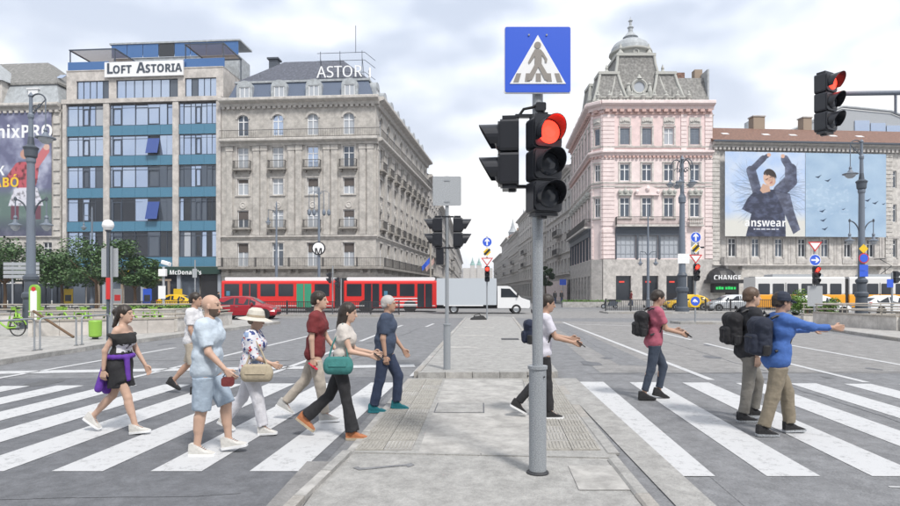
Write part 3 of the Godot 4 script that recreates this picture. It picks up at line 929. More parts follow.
# house on the left with the huge football poster
func poster_house() -> void:
	var f := facade(-66.0, 72.5, -46.0, 71.0)
	var b := house("poster_house", "old stone house on the far left wrapped in a football poster", -66.0, 72.5)
	var x := rel(b, f)
	var w := 20.06
	var holes := []
	for i in 8:
		holes.append([1.0 + i * 2.4, 5.3, 2.1 + i * 2.4, 7.6])
		holes.append([0.9 + i * 2.4, 0.6, 2.3 + i * 2.4, 3.6])
	var q := S(); q.xf = x
	q.wall(w, 0, 23.6, holes, 0.25)
	q.bb(0, 0, -14, w, 23.5, -0.6)
	add("wall", q, M.ashlar_pale, b)
	for h in holes: window(b, x, h, 0.2, pick([M.glass_dark, M.glass_room]), M.white_frame, 2, 0.7)
	q = S(); q.xf = x
	cornice(q, 0, w, 23.2, 0.7, 0.8)
	dentils(q, 0, w, 22.9, 0.35, 0.3, 0.7)
	cornice(q, 0, w, 4.3, 0.25, 0.4)
	cornice(q, 0, w, 8.0, 0.25, 0.3)
	for i in 10: q.bb(w - 0.9, 9 + i * 1.4, -0.02, w - 0.1, 9.9 + i * 1.4, 0.12)
	add("cornice", q, M.ashlar_pale, b)
	var rp := []
	for p in [V(0, 0, 0.3), V(w, 0, 0.3), V(w, 0, -14), V(0, 0, -14)]:
		var g: Vector3 = f * p
		rp.append([g.x, -g.z])
	add("roof", roof_shape(b, rp, [[0.2, 24.0], [1.2, 26.6]]), M.zinc, b)
	add("upper_roof", roof_shape(b, rp, [[1.0, 26.6], [1.1, 26.9], [6.6, 31.4]]), M.slate_brown, b)
	for i in 3: add("skylight", S().bb(0, 0, 0, 0.9, 0.06, 1.1), M.glass_sky, b, x * T(14.0 + i * 1.7, 28.6, -3.4) * Transform3D(Basis(Vector3.RIGHT, 0.69), Vector3.ZERO))
	# gabled bay
	q = S(); q.xf = x
	q.bb(6.0, 23.9, -3, 12.8, 26.9, 0.2)
	add("gable_wall", q, M.ashlar_pale, b)
	window(b, x, [9.6, 24.3, 11.0, 26.3], -0.21, M.glass_dark, M.white_frame)
	q = S(); q.xf = x
	q.tri(V(5.7, 26.8, 0.5), V(13.1, 26.8, 0.5), V(9.4, 30.6, -2.0)); q.tri(V(13.1, 26.8, 0.5), V(13.1, 26.8, -5), V(9.4, 30.6, -2.0)); q.tri(V(5.7, 26.8, -5), V(5.7, 26.8, 0.5), V(9.4, 30.6, -2.0)); q.tri(V(13.1, 26.8, -5), V(5.7, 26.8, -5), V(9.4, 30.6, -2.0))
	q.quad(V(5.7, 26.8, 0.5), V(5.7, 26.8, -5), V(13.1, 26.8, -5), V(13.1, 26.8, 0.5))
	add("gable_roof", q, M.zinc, b)
	var dm := add("dormer", S().bb(0, 0, -1, 1.2, 1.5, 0).bb(-0.15, 1.5, -1.1, 1.35, 1.65, 0.1), M.white_frame, b, x * T(15.6, 24.4, -0.4))
	# the poster: dark sky above, turf below, a player in a red shirt
	var im := Image.create(256, 416, false, Image.FORMAT_RGB8)
	var fn := FastNoiseLite.new(); fn.frequency = 0.012; fn.seed = 3; fn.fractal_octaves = 4
	for j in 416:
		for i in 256:
			var t := fn.get_noise_2d(i, j)
			var c := Color(0.38, 0.39, 0.50).lerp(Color(0.60, 0.62, 0.71), clampf(0.5 + t * 1.4 - absf(j - 130.0) / 260.0, 0, 1))
			if j > 250: c = c.lerp(Color(0.36, 0.44, 0.42), clampf((j - 250) / 30.0, 0, 1)).lerp(Color(0.27, 0.28, 0.36), clampf((j - 340) / 60.0, 0, 1))
			c = c.lightened(clampf(t * 0.3, 0, 0.3))
			# figure: shirt, shorts, arm, legs
			var u := (i - 178) / 100.0; var v := (j - 210) / 100.0
			var sh := absf(u + v * 0.12) < 0.34 - maxf(0, v - 0.2) * 0.25 and v > -0.45 and v < 0.42
			var arm1 := Vector2(i, j).distance_to(Geometry2D.get_closest_point_to_segment(Vector2(i, j), Vector2(205, 175), Vector2(236, 130))) < 13
			var arm2 := Vector2(i, j).distance_to(Geometry2D.get_closest_point_to_segment(Vector2(i, j), Vector2(150, 180), Vector2(112, 235))) < 13
			if sh or arm2: c = Color(0.70, 0.33, 0.37).darkened(clampf(fn.get_noise_2d(i * 4, j * 3), 0, 0.5))
			if arm1: c = Color(0.74, 0.42, 0.44)
			if Vector2(i, j).distance_to(Vector2(172, 140)) < 17: c = Color(0.72, 0.56, 0.50)
			if Vector2(i, j).distance_to(Vector2(240, 118)) < 10: c = Color(0.80, 0.66, 0.60)
			if v > 0.40 and v < 1.0 and absf(u + 0.05) < 0.36 + (v - 0.4) * 0.35: c = Color(0.80, 0.80, 0.84).darkened(clampf(fn.get_noise_2d(i * 5, j * 5) * 0.8, 0, 0.4))
			if v >= 1.0 and v < 1.45 and (absf(u - 0.3) < 0.14 or absf(u + 0.4) < 0.14): c = Color(0.40, 0.25, 0.30)
			im.set_pixel(i, j, c)
	im.resize(110, 178, Image.INTERPOLATE_BILINEAR)
	im.resize(330, 534, Image.INTERPOLATE_CUBIC)
	var pm := StandardMaterial3D.new()
	pm.resource_name = "football poster print"
	pm.albedo_texture = ImageTexture.create_from_image(im)
	pm.roughness = 0.6
	var po := poster(b, pm, x * T(9.0, 8.1, 0.16), 10.0, 15.0)
	for a in [["nixPRO", 1.5, 6.6, 12.6, M.sign_white], ["ÁGOK", 1.15, 1.9, 8.0, M.sign_white], ["PIASÁBÓ", 1.15, 2.6, 6.6, M.sign_yellow], ["E!", 1.15, 1.0, 5.2, M.sign_yellow]]:
		add("lettering", text(a[0], a[1], 0.01), a[4], po, T(a[2], a[3], 0.03))
	# neighbour further left, out of the picture
	q = S(); q.xf = rel(b, facade(-90, 74, -66.02, 72.5)); q.bb(0, 0, -14, 24, 22, 0)
	add("side_wing", q, M.ashlar, b)

# flat print on a thin sheet, lower left corner at the origin
func poster(parent: Node, m: Material, xf: Transform3D, w: float, h: float) -> MeshInstance3D:
	var st := SurfaceTool.new()
	st.begin(Mesh.PRIMITIVE_TRIANGLES)
	for face in [[V(0, 0, 0.02), V(w, 0, 0.02), V(w, h, 0.02), V(0, h, 0.02), V(0, 0, 1)], [V(w, 0, 0), V(0, 0, 0), V(0, h, 0), V(w, h, 0), V(0, 0, -1)]]:
		for i in [0, 2, 1, 0, 3, 2]:
			st.set_normal(face[4])
			st.set_uv([Vector2(0, 1), Vector2(1, 1), Vector2(1, 0), Vector2(0, 0)][i])
			st.add_vertex(face[i])
	for e in [[V(0, 0, 0), V(w, 0, 0)], [V(w, 0, 0), V(w, h, 0)], [V(w, h, 0), V(0, h, 0)], [V(0, h, 0), V(0, 0, 0)]]:
		var d := V(0, 0, 0.02)
		var k: Array = [e[0], e[1], e[1] + d, e[0] + d]
		for i in [0, 2, 1, 0, 3, 2]:
			st.set_normal((e[1] - e[0]).cross(d).normalized())
			st.set_uv(Vector2(0.02, 0.02))
			st.add_vertex(k[i])
	return add("poster", st.commit(), m, parent, xf)

# words set out from a left edge, one mesh a letter group
func lettering(parent: Node, words: Array, m: Material, xf: Transform3D, gap := 0.1) -> void:
	var at := 0.0
	for w in words:
		var tm := text(w[0], w[1], w[2] if w.size() > 2 else 0.03)
		var bx := tm.get_aabb()
		add("letter", tm, m, parent, xf * T(at - bx.position.x, -bx.position.y, 0))
		at += bx.size.x + gap

func pink_house() -> void:
	var b := house("pink_house", "pink corner house with an ornate slate dome and a dark metal mezzanine", 19.1, 75)
	var f := facade(19.1, 75, 32.75, 75)
	var fc := facade(17.95, 76.14, 19.1, 75)
	var fs := facade(19.6, 97.2, 17.95, 76.14)
	var rows := [[11.05, 13.5], [15.55, 17.7], [20.1, 22.2]]
	for side in 3:
		var x := rel(b, [f, fc, fs][side])
		var w: float = [13.65, 1.62, 21.12][side]
		var centres: Array = [[2.75, 5.5, 8.25, 11.5], [0.81], []][side]
		var half: float = [0.62, 0.4, 0.55][side]
		var shop := [[1.6, 3.5], [4.9, 6.9], [7.9, 9.75], [10.5, 11.4]]
		var mezz := [[1.7, 4.15], [4.4, 6.9], [7.15, 9.6], [11.0, 12.0]]
		if side == 2:
			shop = []; mezz = []
			for i in 7:
				centres.append(1.7 + i * 2.95)
				shop.append([0.75 + i * 2.95, 2.65 + i * 2.95])
				mezz.append([0.6 + i * 2.95, 2.8 + i * 2.95])
		if side == 1: shop = []; mezz = []
		var up := []
		for c in centres:
			for r in rows: up.append([c - half, r[0], c + half, r[1]])
		for m in mezz: up.append([m[0], 5.9, m[1], 8.75])
		var low := []
		for s in shop: low.append([s[0], 0.6, s[1], 3.7])
		var q := S(); q.xf = x
		q.wall(w, 18.9, 25.4, up, 0.28)
		add("upper_wall", q, M.pink, b)
		q = S(); q.xf = x
		q.wall(w, 9.8, 18.9, up, 0.28)
		add("middle_wall", q, M.pink_pale, b)
		q = S(); q.xf = x
		q.wall(w, 5.75, 9.8, up, 0.28)
		add("mezzanine_wall", q, M.pink_pale, b)
		q = S(); q.xf = x * T(0, 0, 0.12)
		q.wall(w, 0, 5.75, low, 0.5)
		q.quad(V(0, 5.75, 0), V(w, 5.75, 0), V(w, 5.75, -0.14), V(0, 5.75, -0.14))
		add("ground_floor_wall", q, M.grey_stone, b)
		for i in centres.size():
			for r in 3:
				var h := [centres[i] - half, rows[r][0], centres[i] + half, rows[r][1]]
				var shut: bool = r == 2 and (side > 0 or i != 2)
				var wn := window(b, x, h, 0.24, M.glass_room if r < 2 else M.glass_curtain, M.white_frame, 2, 0.68, 0.0, 0.1)
				if shut: add("shutter", keep("shut %.2f" % half, func():
					var k := S()
					for t in 12: k.bb(-half + 0.06, 0.06 + t * 0.166, 0.09, half - 0.06, 0.2 + t * 0.166, 0.12)
					return k), M.lamp_iron, wn)
		for m in mezz:
			var wn := window(b, x, [m[0], 5.9, m[1], 8.75], 0.24, M.glass_curtain if side == 0 else M.glass_room, M.grey_frame, 4, 0.6, 0.0, 0.07)
			add("glazing_bar", keep("gbar %.2f" % (m[1] - m[0]), func(): return S().bb(-(m[1] - m[0]) / 2, 0.55, 0.02, (m[1] - m[0]) / 2, 0.6, 0.09).bb(-(m[1] - m[0]) / 2, 2.25, 0.02, (m[1] - m[0]) / 2, 2.3, 0.09)), M.grey_frame, wn)
		for i in shop.size():
			var s: Array = shop[i]
			var wn := add("shop_window", S().bb(s[0], 0.6, 0, s[1], 3.7, 0.05), M.glass_dark, b, x * T(0, 0, -0.35))
			if side == 0 and i < 3:
				add("neon_sign", S().bb(s[0] + 0.5, 2.85, 0.06, s[0] + 1.15, 3.05, 0.1), M.neon, wn)
		# mouldings
		q = S(); q.xf = x
		cornice(q, -0.3, w + 0.15, 24.45, 0.85, 1.0)
		add("cornice", q, M.pink_pale, b)
		q = S(); q.xf = x
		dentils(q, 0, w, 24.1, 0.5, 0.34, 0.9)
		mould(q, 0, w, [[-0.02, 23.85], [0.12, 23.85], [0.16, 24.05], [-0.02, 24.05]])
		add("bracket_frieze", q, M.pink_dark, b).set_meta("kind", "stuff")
		q = S(); q.xf = x
		cornice(q, -0.2, w + 0.1, 18.7, 0.5, 0.6)
		add("cornice", q, M.pink_pale, b)
		q = S(); q.xf = x
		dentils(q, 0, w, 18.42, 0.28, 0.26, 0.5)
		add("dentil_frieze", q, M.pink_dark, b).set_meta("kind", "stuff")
		q = S(); q.xf = x
		mould(q, 0, w, [[-0.02, 14.75], [0.1, 14.75], [0.14, 14.95], [-0.02, 14.95]])
		mould(q, 0, w, [[-0.02, 19.7], [0.1, 19.7], [0.14, 19.9], [-0.02, 19.9]])
		mould(q, 0, w, [[-0.02, 15.2], [0.1, 15.2], [0.14, 15.4], [-0.02, 15.4]])
		add("string_course", q, M.white_stone, b).set_meta("kind", "stuff")
		# window surrounds, aprons and pediments
		for i in centres.size():
			var c: float = centres[i]
			for r in 3:
				add("surround", keep("pink surround %.2f %d" % [half, r], func():
					var k := S()
					for e in [-1, 1]: k.bb(e * (half + 0.1) - 0.1, rows[r][0] - 0.1, -0.02, e * (half + 0.1) + 0.1, rows[r][1] + 0.12, 0.07)
					k.bb(-half - 0.2, rows[r][1] + 0.12, -0.02, half + 0.2, rows[r][1] + 0.26, 0.12)
					k.bb(-half - 0.25, rows[r][0] - 0.24, -0.02, half + 0.25, rows[r][0] - 0.1, 0.16)
					return k), M.white_stone, b, x * T(c, 0, 0))
			add("relief_panel", keep("pink relief %.2f" % half, func():
				var k := S()
				k.bb(-half - 0.1, 22.6, -0.02, half + 0.1, 23.5, 0.08)
				for e in 5: k.lathe([[0.0, 0.0], [0.12, 0.02], [0.14, 0.14], [0.0, 0.26]], V((e - 2) * half * 0.4, 22.95 - 0.05 * absf(e - 2), 0.1), 8)
				return k), M.white_stone, b, x * T(c, 0, 0))
			if side != 1:
				var big: bool = side == 0 and i == 1
				var pd := keep("pediment %s" % big, func():
					var k := S()
					var s := 1.45 if big else 0.75
					var arc := PackedVector2Array()
					for t in 9: arc.append(Vector2(cos(PI * t / 8) * s, 13.85 + sin(PI * t / 8) * (1.05 if big else 0.55)))
					k.prism(arc, 0, 0.3)
					k.bb(-s * 1.05, 13.72, 0, s * 1.05, 13.87, 0.36)
					for e in [-1, 1]: k.lathe([[0, 0], [0.2, 0.05], [0.26, 0.3], [0.12, 0.55], [0, 0.62]], V(e * s * 0.9, 13.9, 0.2), 8)
					k.lathe([[0, 0], [0.25, 0.05], [0.3, 0.3], [0.12, 0.6], [0, 0.75]], V(0, 14.25 if big else 13.95, 0.28), 8)
					return k)
				add("pediment", pd, M.ornament if not big else M.pink_pale, b, x * T(c, 0, 0))
		# rusticated strips
		if side != 2:
			q = S(); q.xf = x
			for s in ([[0.0, 1.45], [9.75, 10.45], [12.75, 13.65]] if side == 0 else [[0, 0.25], [1.37, 1.62]]):
				for k in 27: q.bb(s[0], 9.95 + k * 0.52, -0.02, s[1], 10.4 + k * 0.52, 0.1)
				for k in 7: q.bb(s[0], 5.85 + k * 0.54, -0.02, s[1], 6.3 + k * 0.54, 0.16)
			add("quoin_courses", q, M.pink_pale, b).set_meta("kind", "stuff")
		# dark metal mezzanine and the balcony over it
		if side != 1:
			var a0: float = 1.55 if side == 0 else 0.3
			var a1: float = 9.75 if side == 0 else 20.6
			q = S(); q.xf = x
			q.bb(a0, 8.75, -0.02, a1, 9.5, 0.22)
			mould(q, a0, a1, [[0, 9.4], [0.22, 9.4], [0.5, 9.75], [0, 9.75]])
			for m in mezz:
				if side == 0 and m[0] > 10: continue
				q.bb(m[0] - 0.14, 5.8, -0.02, m[0], 8.75, 0.2)
				q.bb(m[1], 5.8, -0.02, m[1] + 0.11, 8.75, 0.2)
			add("mezzanine_frame", q, M.lamp_iron_dark, b)
			var bal := add("balcony", S().bb(a0, 9.78, 0, a1, 10.02, 0.85), M.white_stone, b, x)
			q = S(); q.xf = x
			railing(q, a0, a1, 10.02, 1.0, 0.78, 0.13, 0.03, 0.78)
			add("balcony_railing", q, M.balcony_iron, bal).transform = Transform3D()
			bal.get_child(0).transform = x.affine_inverse() * Transform3D()
			if side == 0:
				var b2 := add("balcony", S().bb(10.6, 9.85, 0, 12.4, 10.05, 0.6), M.white_stone, b, x)
				var bq := S()
				for k in 9: bq.lathe([[0.04, 0], [0.09, 0.25], [0.05, 0.5], [0.08, 0.75]], V(10.72 + k * 0.19, 10.05, 0.48), 6)
				bq.bb(10.6, 10.8, 0.36, 12.4, 10.95, 0.6)
				add("baluster_row", bq, M.white_stone, b2)
	var poly := [[19.1, 75], [32.75, 75], [32.75, 97.2], [19.6, 97.2], [17.95, 76.14]]
	add("flat_roof", roof_shape(b, poly, [[0.1, 25.0], [0.1, 25.42]]), M.zinc, b)
	var x0 := rel(b, f)
	# parapet ornaments
	for i in 9:
		var c := -0.6 + i * 1.42
		add("urn", keep("urn", func(): return S().lathe([[0.28, 0], [0.28, 0.15], [0.14, 0.3], [0.3, 0.65], [0.34, 0.8], [0.12, 1.0], [0.16, 1.15], [0, 1.5]], Vector3.ZERO, 8)), M.ornament, b, x0 * T(c, 25.45, -0.05))
	var q2 := S(); q2.xf = x0
	for k in 34: q2.lathe([[0.05, 0], [0.1, 0.25], [0.05, 0.55]], V(-0.3 + k * 0.34, 25.45, -0.25), 6)
	q2.bb(-0.6, 26.0, -0.4, 11.2, 26.15, -0.1)
	add("baluster_row", q2, M.ornament, b).set_meta("kind", "stuff")
	# corner tower: curved slate mansards with pale ribs, drum, dome, finial
	for t in [[4.95, -5.0, [[4.1, 25.5], [3.35, 27.2], [2.85, 29.2], [2.45, 31.2], [2.35, 32.2]], "tower_roof"], [1.3, -3.2, [[2.3, 25.5], [1.85, 26.8], [1.4, 28.4], [1.15, 29.6]], "side_roof"], [8.6, -3.2, [[2.3, 25.5], [1.85, 26.8], [1.4, 28.4], [1.15, 29.6]], "side_roof"], [1.4, -8.5, [[2.0, 25.5], [1.6, 27.4], [1.3, 29.8]], "side_roof"]]:
		var rings := []
		var q := S()
		for r in t[2]: rings.append([V(-r[0], r[1], r[0]), V(r[0], r[1], r[0]), V(r[0], r[1], -r[0]), V(-r[0], r[1], -r[0])])
		q.loft(rings)
		var o := add(t[3], q, M.slate_brown, b, x0 * T(t[0], 0, t[1]))
		q = S()
		for c in 4:
			var pts := []
			for r in rings: pts.append(r[c])
			q.tube(pts, 0.2, 6)
		var top: Array = t[2][-1]
		q.bb(-top[0] - 0.2, top[1], -top[0] - 0.2, top[0] + 0.2, top[1] + 0.35, top[0] + 0.2)
		var first: Array = t[2][0]
		q.bb(-first[0] - 0.1, first[1] - 0.1, -first[0] - 0.1, first[0] + 0.1, first[1] + 0.35, first[0] + 0.1)
		add("rib", q, M.ornament, o)
		if t[3] == "side_roof": add("finial", S().lathe([[0.5, 0], [0.3, 0.5], [0.15, 0.7], [0.22, 0.9], [0, 1.5]], V(0, top[1] + 0.3, 0), 8), M.ornament, o)
	add("drum", S().lathe([[2.4, 0], [2.4, 0.9], [2.8, 1.05], [2.8, 1.25], [2.4, 1.3]], V(0, 32.2, 0), 20), M.ornament, b, x0 * T(4.95, 0, -5.0))
	add("dome", S().lathe([[2.6, 0], [2.55, 0.45], [2.2, 1.05], [1.55, 1.5], [0.8, 1.75], [0.8, 1.95], [1.0, 2.05], [0.65, 2.45], [0.32, 2.8], [0.3, 3.2], [0.42, 3.4], [0.16, 3.7], [0.16, 4.1], [0.3, 4.3], [0.05, 4.6], [0, 5.0]], V(0, 33.5, 0), 20), M.zinc, b, x0 * T(4.95, 0, -5.0))
	for k in 4:
		var a := PI / 4 + k * PI / 2
		add("drum_pinnacle", keep("pinnacle", func(): return S().lathe([[0.35, 0], [0.35, 0.7], [0.45, 0.8], [0.2, 1.3], [0.26, 1.5], [0, 2.2]], Vector3.ZERO, 8)), M.ornament, b, x0 * T(4.95 + cos(a) * 2.6, 31.9, -5.0 + sin(a) * 2.6))
	for k in 3:
		add("oculus", S().lathe([[0.4, -0.1], [0.42, 0.1], [0.25, 0.14], [0.22, 0.0], [0, 0.02]], Vector3.ZERO, 12), M.ornament, b, x0 * T(4.95, 0, -5.0) * Transform3D(Basis(Vector3.UP, (k - 1) * 0.9), Vector3.ZERO) * Transform3D(Basis(Vector3.RIGHT, PI / 2), V(0, 32.75, 2.42)))
	# round dormer in the tower
	var oc := S(); oc.xf = Transform3D(Basis(Vector3.RIGHT, PI / 2), Vector3.ZERO)
	oc.lathe([[1.05, -2.4], [1.05, 0.15], [0.9, 0.25], [0.7, 0.12], [0.7, -0.2]], Vector3.ZERO, 16)
	oc.xf = Transform3D()
	oc.bb(-1.3, -1.6, -2.0, 1.3, -0.75, 0.2)
	for s in [-1, 1]: oc.lathe([[0.25, -1.4], [0.35, -0.6], [0.2, 0.1], [0.3, 0.3], [0, 0.6]], V(s * 1.35, 0, 0), 8)
	oc.lathe([[0.4, 1.0], [0.25, 1.3], [0, 1.7]], Vector3.ZERO, 8)
	var od := add("round_dormer", oc, M.ornament, b, x0 * T(4.95, 27.75, -1.35))
	var gl := S(); gl.xf = Transform3D(Basis(Vector3.RIGHT, PI / 2), Vector3.ZERO)
	gl.lathe([[0.7, 0.0], [0, 0.0]], Vector3.ZERO, 16)
	add("pane", gl, M.glass_curtain, od)
	# plain slate roof on the right with chimneys
	q2 = S(); q2.xf = x0
	q2.loft([[V(9.0, 25.4, -0.6), V(13.6, 25.4, -0.6), V(13.6, 25.4, -9), V(9.0, 25.4, -9)], [V(9.4, 29.2, -2.2), V(13.5, 29.2, -2.2), V(13.5, 29.2, -7), V(9.4, 29.2, -7)]])
	add("slate_roof", q2, M.slate_brown, b)
	add("chimney", S().bb(9.9, 29.2, -4, 11.4, 30.2, -3), M.red_tile, b, x0)
	add("chimney", S().bb(12.7, 29.2, -4, 13.7, 30.6, -3), M.brick_chimney, b, x0)
	add("fire_wall", S().bb(13.5, 25.4, -9, 13.72, 29.9, -1.0), M.zinc, b, x0)
	for i in 7: add("turret", keep("turret", func(): return S().lathe([[0.55, 0], [0.55, 0.5], [0.3, 0.8], [0.4, 1.1], [0.1, 1.9], [0, 2.6]], Vector3.ZERO, 8)), M.ornament, b, rel(b, fs) * T(1.2 + i * 3.0, 25.4, -0.2))

func banner_house() -> void:
	var b := house("banner_house", "low pale house with red tiled roof behind two big banners", 32.76, 75.02)
	var f := facade(32.76, 75.02, 66.0, 77.5)
	var x := rel(b, f)
	var w := 33.3
	var holes := []
	for i in 10:
		var c := 2.6 + i * 3.05
		holes.append([c - 0.52, 6.1, c + 0.52, 8.4])
		holes.append([c - 0.52, 10.6, c + 0.52, 12.9])
		holes.append([c - 0.52, 15.0, c + 0.52, 17.2])
		holes.append([c - 0.9, 0.5, c + 0.9, 3.6])
	var q := S(); q.xf = x
	q.wall(w, 0, 20.2, holes, 0.28)
	add("wall", q, M.white_stone, b)
	for h in holes:
		if h[1] < 1: add("shop_window", keep("bshop", func(): return S().bb(-0.9, 0.5, 0, 0.9, 3.6, 0.05)), M.glass_dark, b, x * T((h[0] + h[2]) / 2, 0, -0.25))
		else: window(b, x, h, 0.24, pick([M.glass_dark, M.glass_room]), M.white_frame, 2, 0.72, 0.0, 0.09)
	for i in 10:
		var c := 2.6 + i * 3.05
		var me := keep("banner surround", func():
			var k := S()
			for s in [-1, 1]: k.bb(s * 0.64 - 0.12, 5.95, -0.02, s * 0.64 + 0.12, 8.5, 0.1)
			k.bb(-0.85, 8.5, -0.02, 0.85, 8.75, 0.16)
			k.bb(-0.7, 5.25, -0.02, 0.7, 5.85, 0.1)
			for s in [-1, 1]: k.bb(s * 1.35 - 0.12, 5.2, -0.02, s * 1.35 + 0.12, 8.6, 0.05)
			return k)
		add("surround", me, M.grey_stone, b, x * T(c, 0, 0))
	q = S(); q.xf = x
	cornice(q, 0, w, 4.75, 0.35, 0.4)
	cornice(q, 0, w, 19.75, 0.75, 0.75)
	add("cornice", q, M.white_stone, b)
	q = S(); q.xf = x
	dentils(q, 0, w, 19.4, 0.5, 0.4, 0.55)
	add("bracket_frieze", q, M.grey_stone, b).set_meta("kind", "stuff")
	q = S(); q.xf = x
	for e in [[0.0, 0.95], [22.9, 23.9]]:
		for k in 36: q.bb(e[0], 0.3 + k * 0.53, -0.02, e[1], 0.76 + k * 0.53, 0.12)
	add("quoin_courses", q, M.white_stone, b).set_meta("kind", "stuff")
	for c in [2.6, 20.9]:
		var bl := add("balcony", S().bb(-1.5, 4.95, 0, 1.5, 5.15, 0.95).bb(-1.2, 4.5, 0, -0.9, 4.95, 0.7).bb(0.9, 4.5, 0, 1.2, 4.95, 0.7), M.grey_stone, b, x * T(c, 0, 0))
		add("railing", keep("brail", func(): return railing(S(), -1.5, 1.5, 5.15, 0.85, 0.88, 0.12, 0.05, 0.88)), M.grey_stone, bl)
	# red tiled roof, eaves gutter, roof lights and chimneys
	q = S(); q.xf = x
	q.loft([[V(-0.2, 20.5, 0.85), V(w, 20.5, 0.85), V(w, 20.45, -13), V(-0.2, 20.45, -13)], [V(-0.2, 23.9, -6.0), V(w - 1, 23.9, -6.0), V(w - 1, 23.9, -6.5), V(-0.2, 23.9, -6.5)]])
	add("roof", q, M.red_tile, b)
	add("gutter", S().bb(-0.25, 20.3, 0.8, w, 20.5, 1.0), M.lamp_iron_dark, b, x)
	for i in 5: add("roof_light", S().bb(-0.45, 0, -0.3, 0.45, 0.1, 0.3), M.sign_white, b, x * T(3.0 + i * 4.6 + (i % 2) * 0.9, 22.1, -2.45) * Transform3D(Basis(Vector3.RIGHT, 0.46), Vector3.ZERO))
	for c in [[1.6, 1.6], [8.9, 1.6], [16.0, 1.2], [19.2, 1.5]]:
		var ch := add("chimney", S().bb(c[0], 23.2, -7, c[0] + c[1], 25.5, -5.8), M.brick_chimney, b, x)
		add("chimney_cap", S().bb(c[0] - 0.1, 25.5, -7.1, c[0] + c[1] + 0.1, 25.65, -5.7), M.grey_stone, ch)
	# printed banners
	var im := Image.create(320, 328, false, Image.FORMAT_RGB8)
	var fn := FastNoiseLite.new(); fn.frequency = 0.01; fn.seed = 9; fn.fractal_octaves = 4
	var seg := [[126, 150, 103, 72, 19], [103, 72, 152, 24, 12], [152, 24, 168, 14, 8], [218, 150, 262, 110, 26], [262, 110, 262, 66, 24], [262, 66, 238, 26, 16]]
	# feathery strokes that fan out behind the figure
	var feathers := PackedFloat32Array(); feathers.resize(320 * 328)
	var fr := RandomNumberGenerator.new(); fr.seed = 4
	for k in 120:
		var an := fr.randf_range(-0.9, 0.75) + (PI if k % 2 == 0 else 0.0)
		var at := Vector2(178, 150) + Vector2(cos(an), sin(an)) * fr.randf_range(50, 80)
		var bend := fr.randf_range(-0.012, 0.012)
		var depth := fr.randf_range(0.35, 0.85)
		var long := fr.randi_range(50, 105)
		for n in long:
			at += Vector2(cos(an), sin(an))
			an += bend
			for e in 3:
				var px := Vector2i(int(at.x + (e - 1) * sin(an)), int(at.y - (e - 1) * cos(an)))
				if px.x >= 0 and px.y >= 0 and px.x < 320 and px.y < 328: feathers[px.y * 320 + px.x] = maxf(feathers[px.y * 320 + px.x], depth * (1.0 if e == 1 else 0.4) * (1.0 - 0.6 * n / long))
	var torso := PackedVector2Array([Vector2(108, 160), Vector2(150, 146), Vector2(206, 146), Vector2(258, 160), Vector2(275, 230), Vector2(300, 300), Vector2(272, 318), Vector2(238, 240), Vector2(242, 328), Vector2(82, 328), Vector2(104, 240), Vector2(66, 222), Vector2(90, 180)])
	var lapel := PackedVector2Array([Vector2(196, 150), Vector2(258, 162), Vector2(276, 232), Vector2(300, 300), Vector2(272, 318), Vector2(236, 236), Vector2(214, 186)])
	for j in 328:
		for i in 320:
			var p := Vector2(i, j)
			var t := fn.get_noise_2d(i, j)
			var c := Color(0.74, 0.79, 0.86).lerp(Color(0.64, 0.73, 0.86), clampf(0.5 + t, 0, 1))
			if j > 230: c = c.lerp(Color(0.80, 0.80, 0.78), clampf((j - 230) / 40.0, 0, 1))
			if feathers[j * 320 + i] > 0: c = c.lerp(Color(0.33, 0.37, 0.44), feathers[j * 320 + i])
			# figure in a dark sweater and jacket, arms raised, face turned up
			var navy := Color(0.16, 0.18, 0.26).lerp(Color(0.30, 0.33, 0.43), clampf(fn.get_noise_2d(i * 2.5, j * 4.0) * 1.4 + 0.35, 0, 1))
			for s in seg:
				var near := Geometry2D.get_closest_point_to_segment(p, Vector2(s[0], s[1]), Vector2(s[2], s[3]))
				if p.distance_to(near) < s[4]: c = navy.lightened(0.08 + 0.1 * clampf((near.x - i) / s[4], 0, 1))
			if Geometry2D.is_point_in_polygon(p, torso): c = navy
			if Geometry2D.is_point_in_polygon(p, lapel): c = navy.lightened(0.12)
			var fq := (p - Vector2(176, 104)).rotated(0.5)
			if (fq / Vector2(23, 30)).length() < 1: c = Color(0.80, 0.67, 0.59).lerp(Color(0.68, 0.54, 0.47), clampf(0.3 + fn.get_noise_2d(i * 5, j * 5) + fq.x / 60, 0, 1))
			if ((fq - Vector2(7, -8)) / Vector2(25, 30)).length() < 1 and fq.y < -17 + fq.x * 1.1 + fn.get_noise_2d(i * 9, j * 9) * 14: c = Color(0.17, 0.13, 0.12)
			if absf(fq.y + 4) < 1.8 and absf(absf(fq.x) - 9) < 5: c = Color(0.35, 0.24, 0.2)
			if absf(fq.y - 15) < 2 and absf(fq.x) < 6: c = Color(0.62, 0.36, 0.34)
			if Geometry2D.is_point_in_polygon(p, PackedVector2Array([Vector2(150, 122), Vector2(176, 132), Vector2(180, 152), Vector2(150, 160), Vector2(138, 148)])): c = Color(0.74, 0.60, 0.52)
			if p.distance_to(Vector2(174, 10)) < 8 or p.distance_to(Vector2(230, 14)) < 8: c = Color(0.80, 0.64, 0.56)
			if j > 296 and j < 302 and i > 112 and i < 214 and (i / 4) % 5 != 0 : c = Color(0.78, 0.79, 0.82)
			im.set_pixel(i, j, c)
	im.resize(200, 205, Image.INTERPOLATE_BILINEAR)
	im.resize(480, 492, Image.INTERPOLATE_CUBIC)
	var pm := StandardMaterial3D.new()
	pm.resource_name = "fashion banner print"
	pm.albedo_texture = ImageTexture.create_from_image(im)
	pm.roughness = 0.7
	var po := poster(b, pm, x * T(1.25, 8.6, 0.75), 10.4, 10.5)
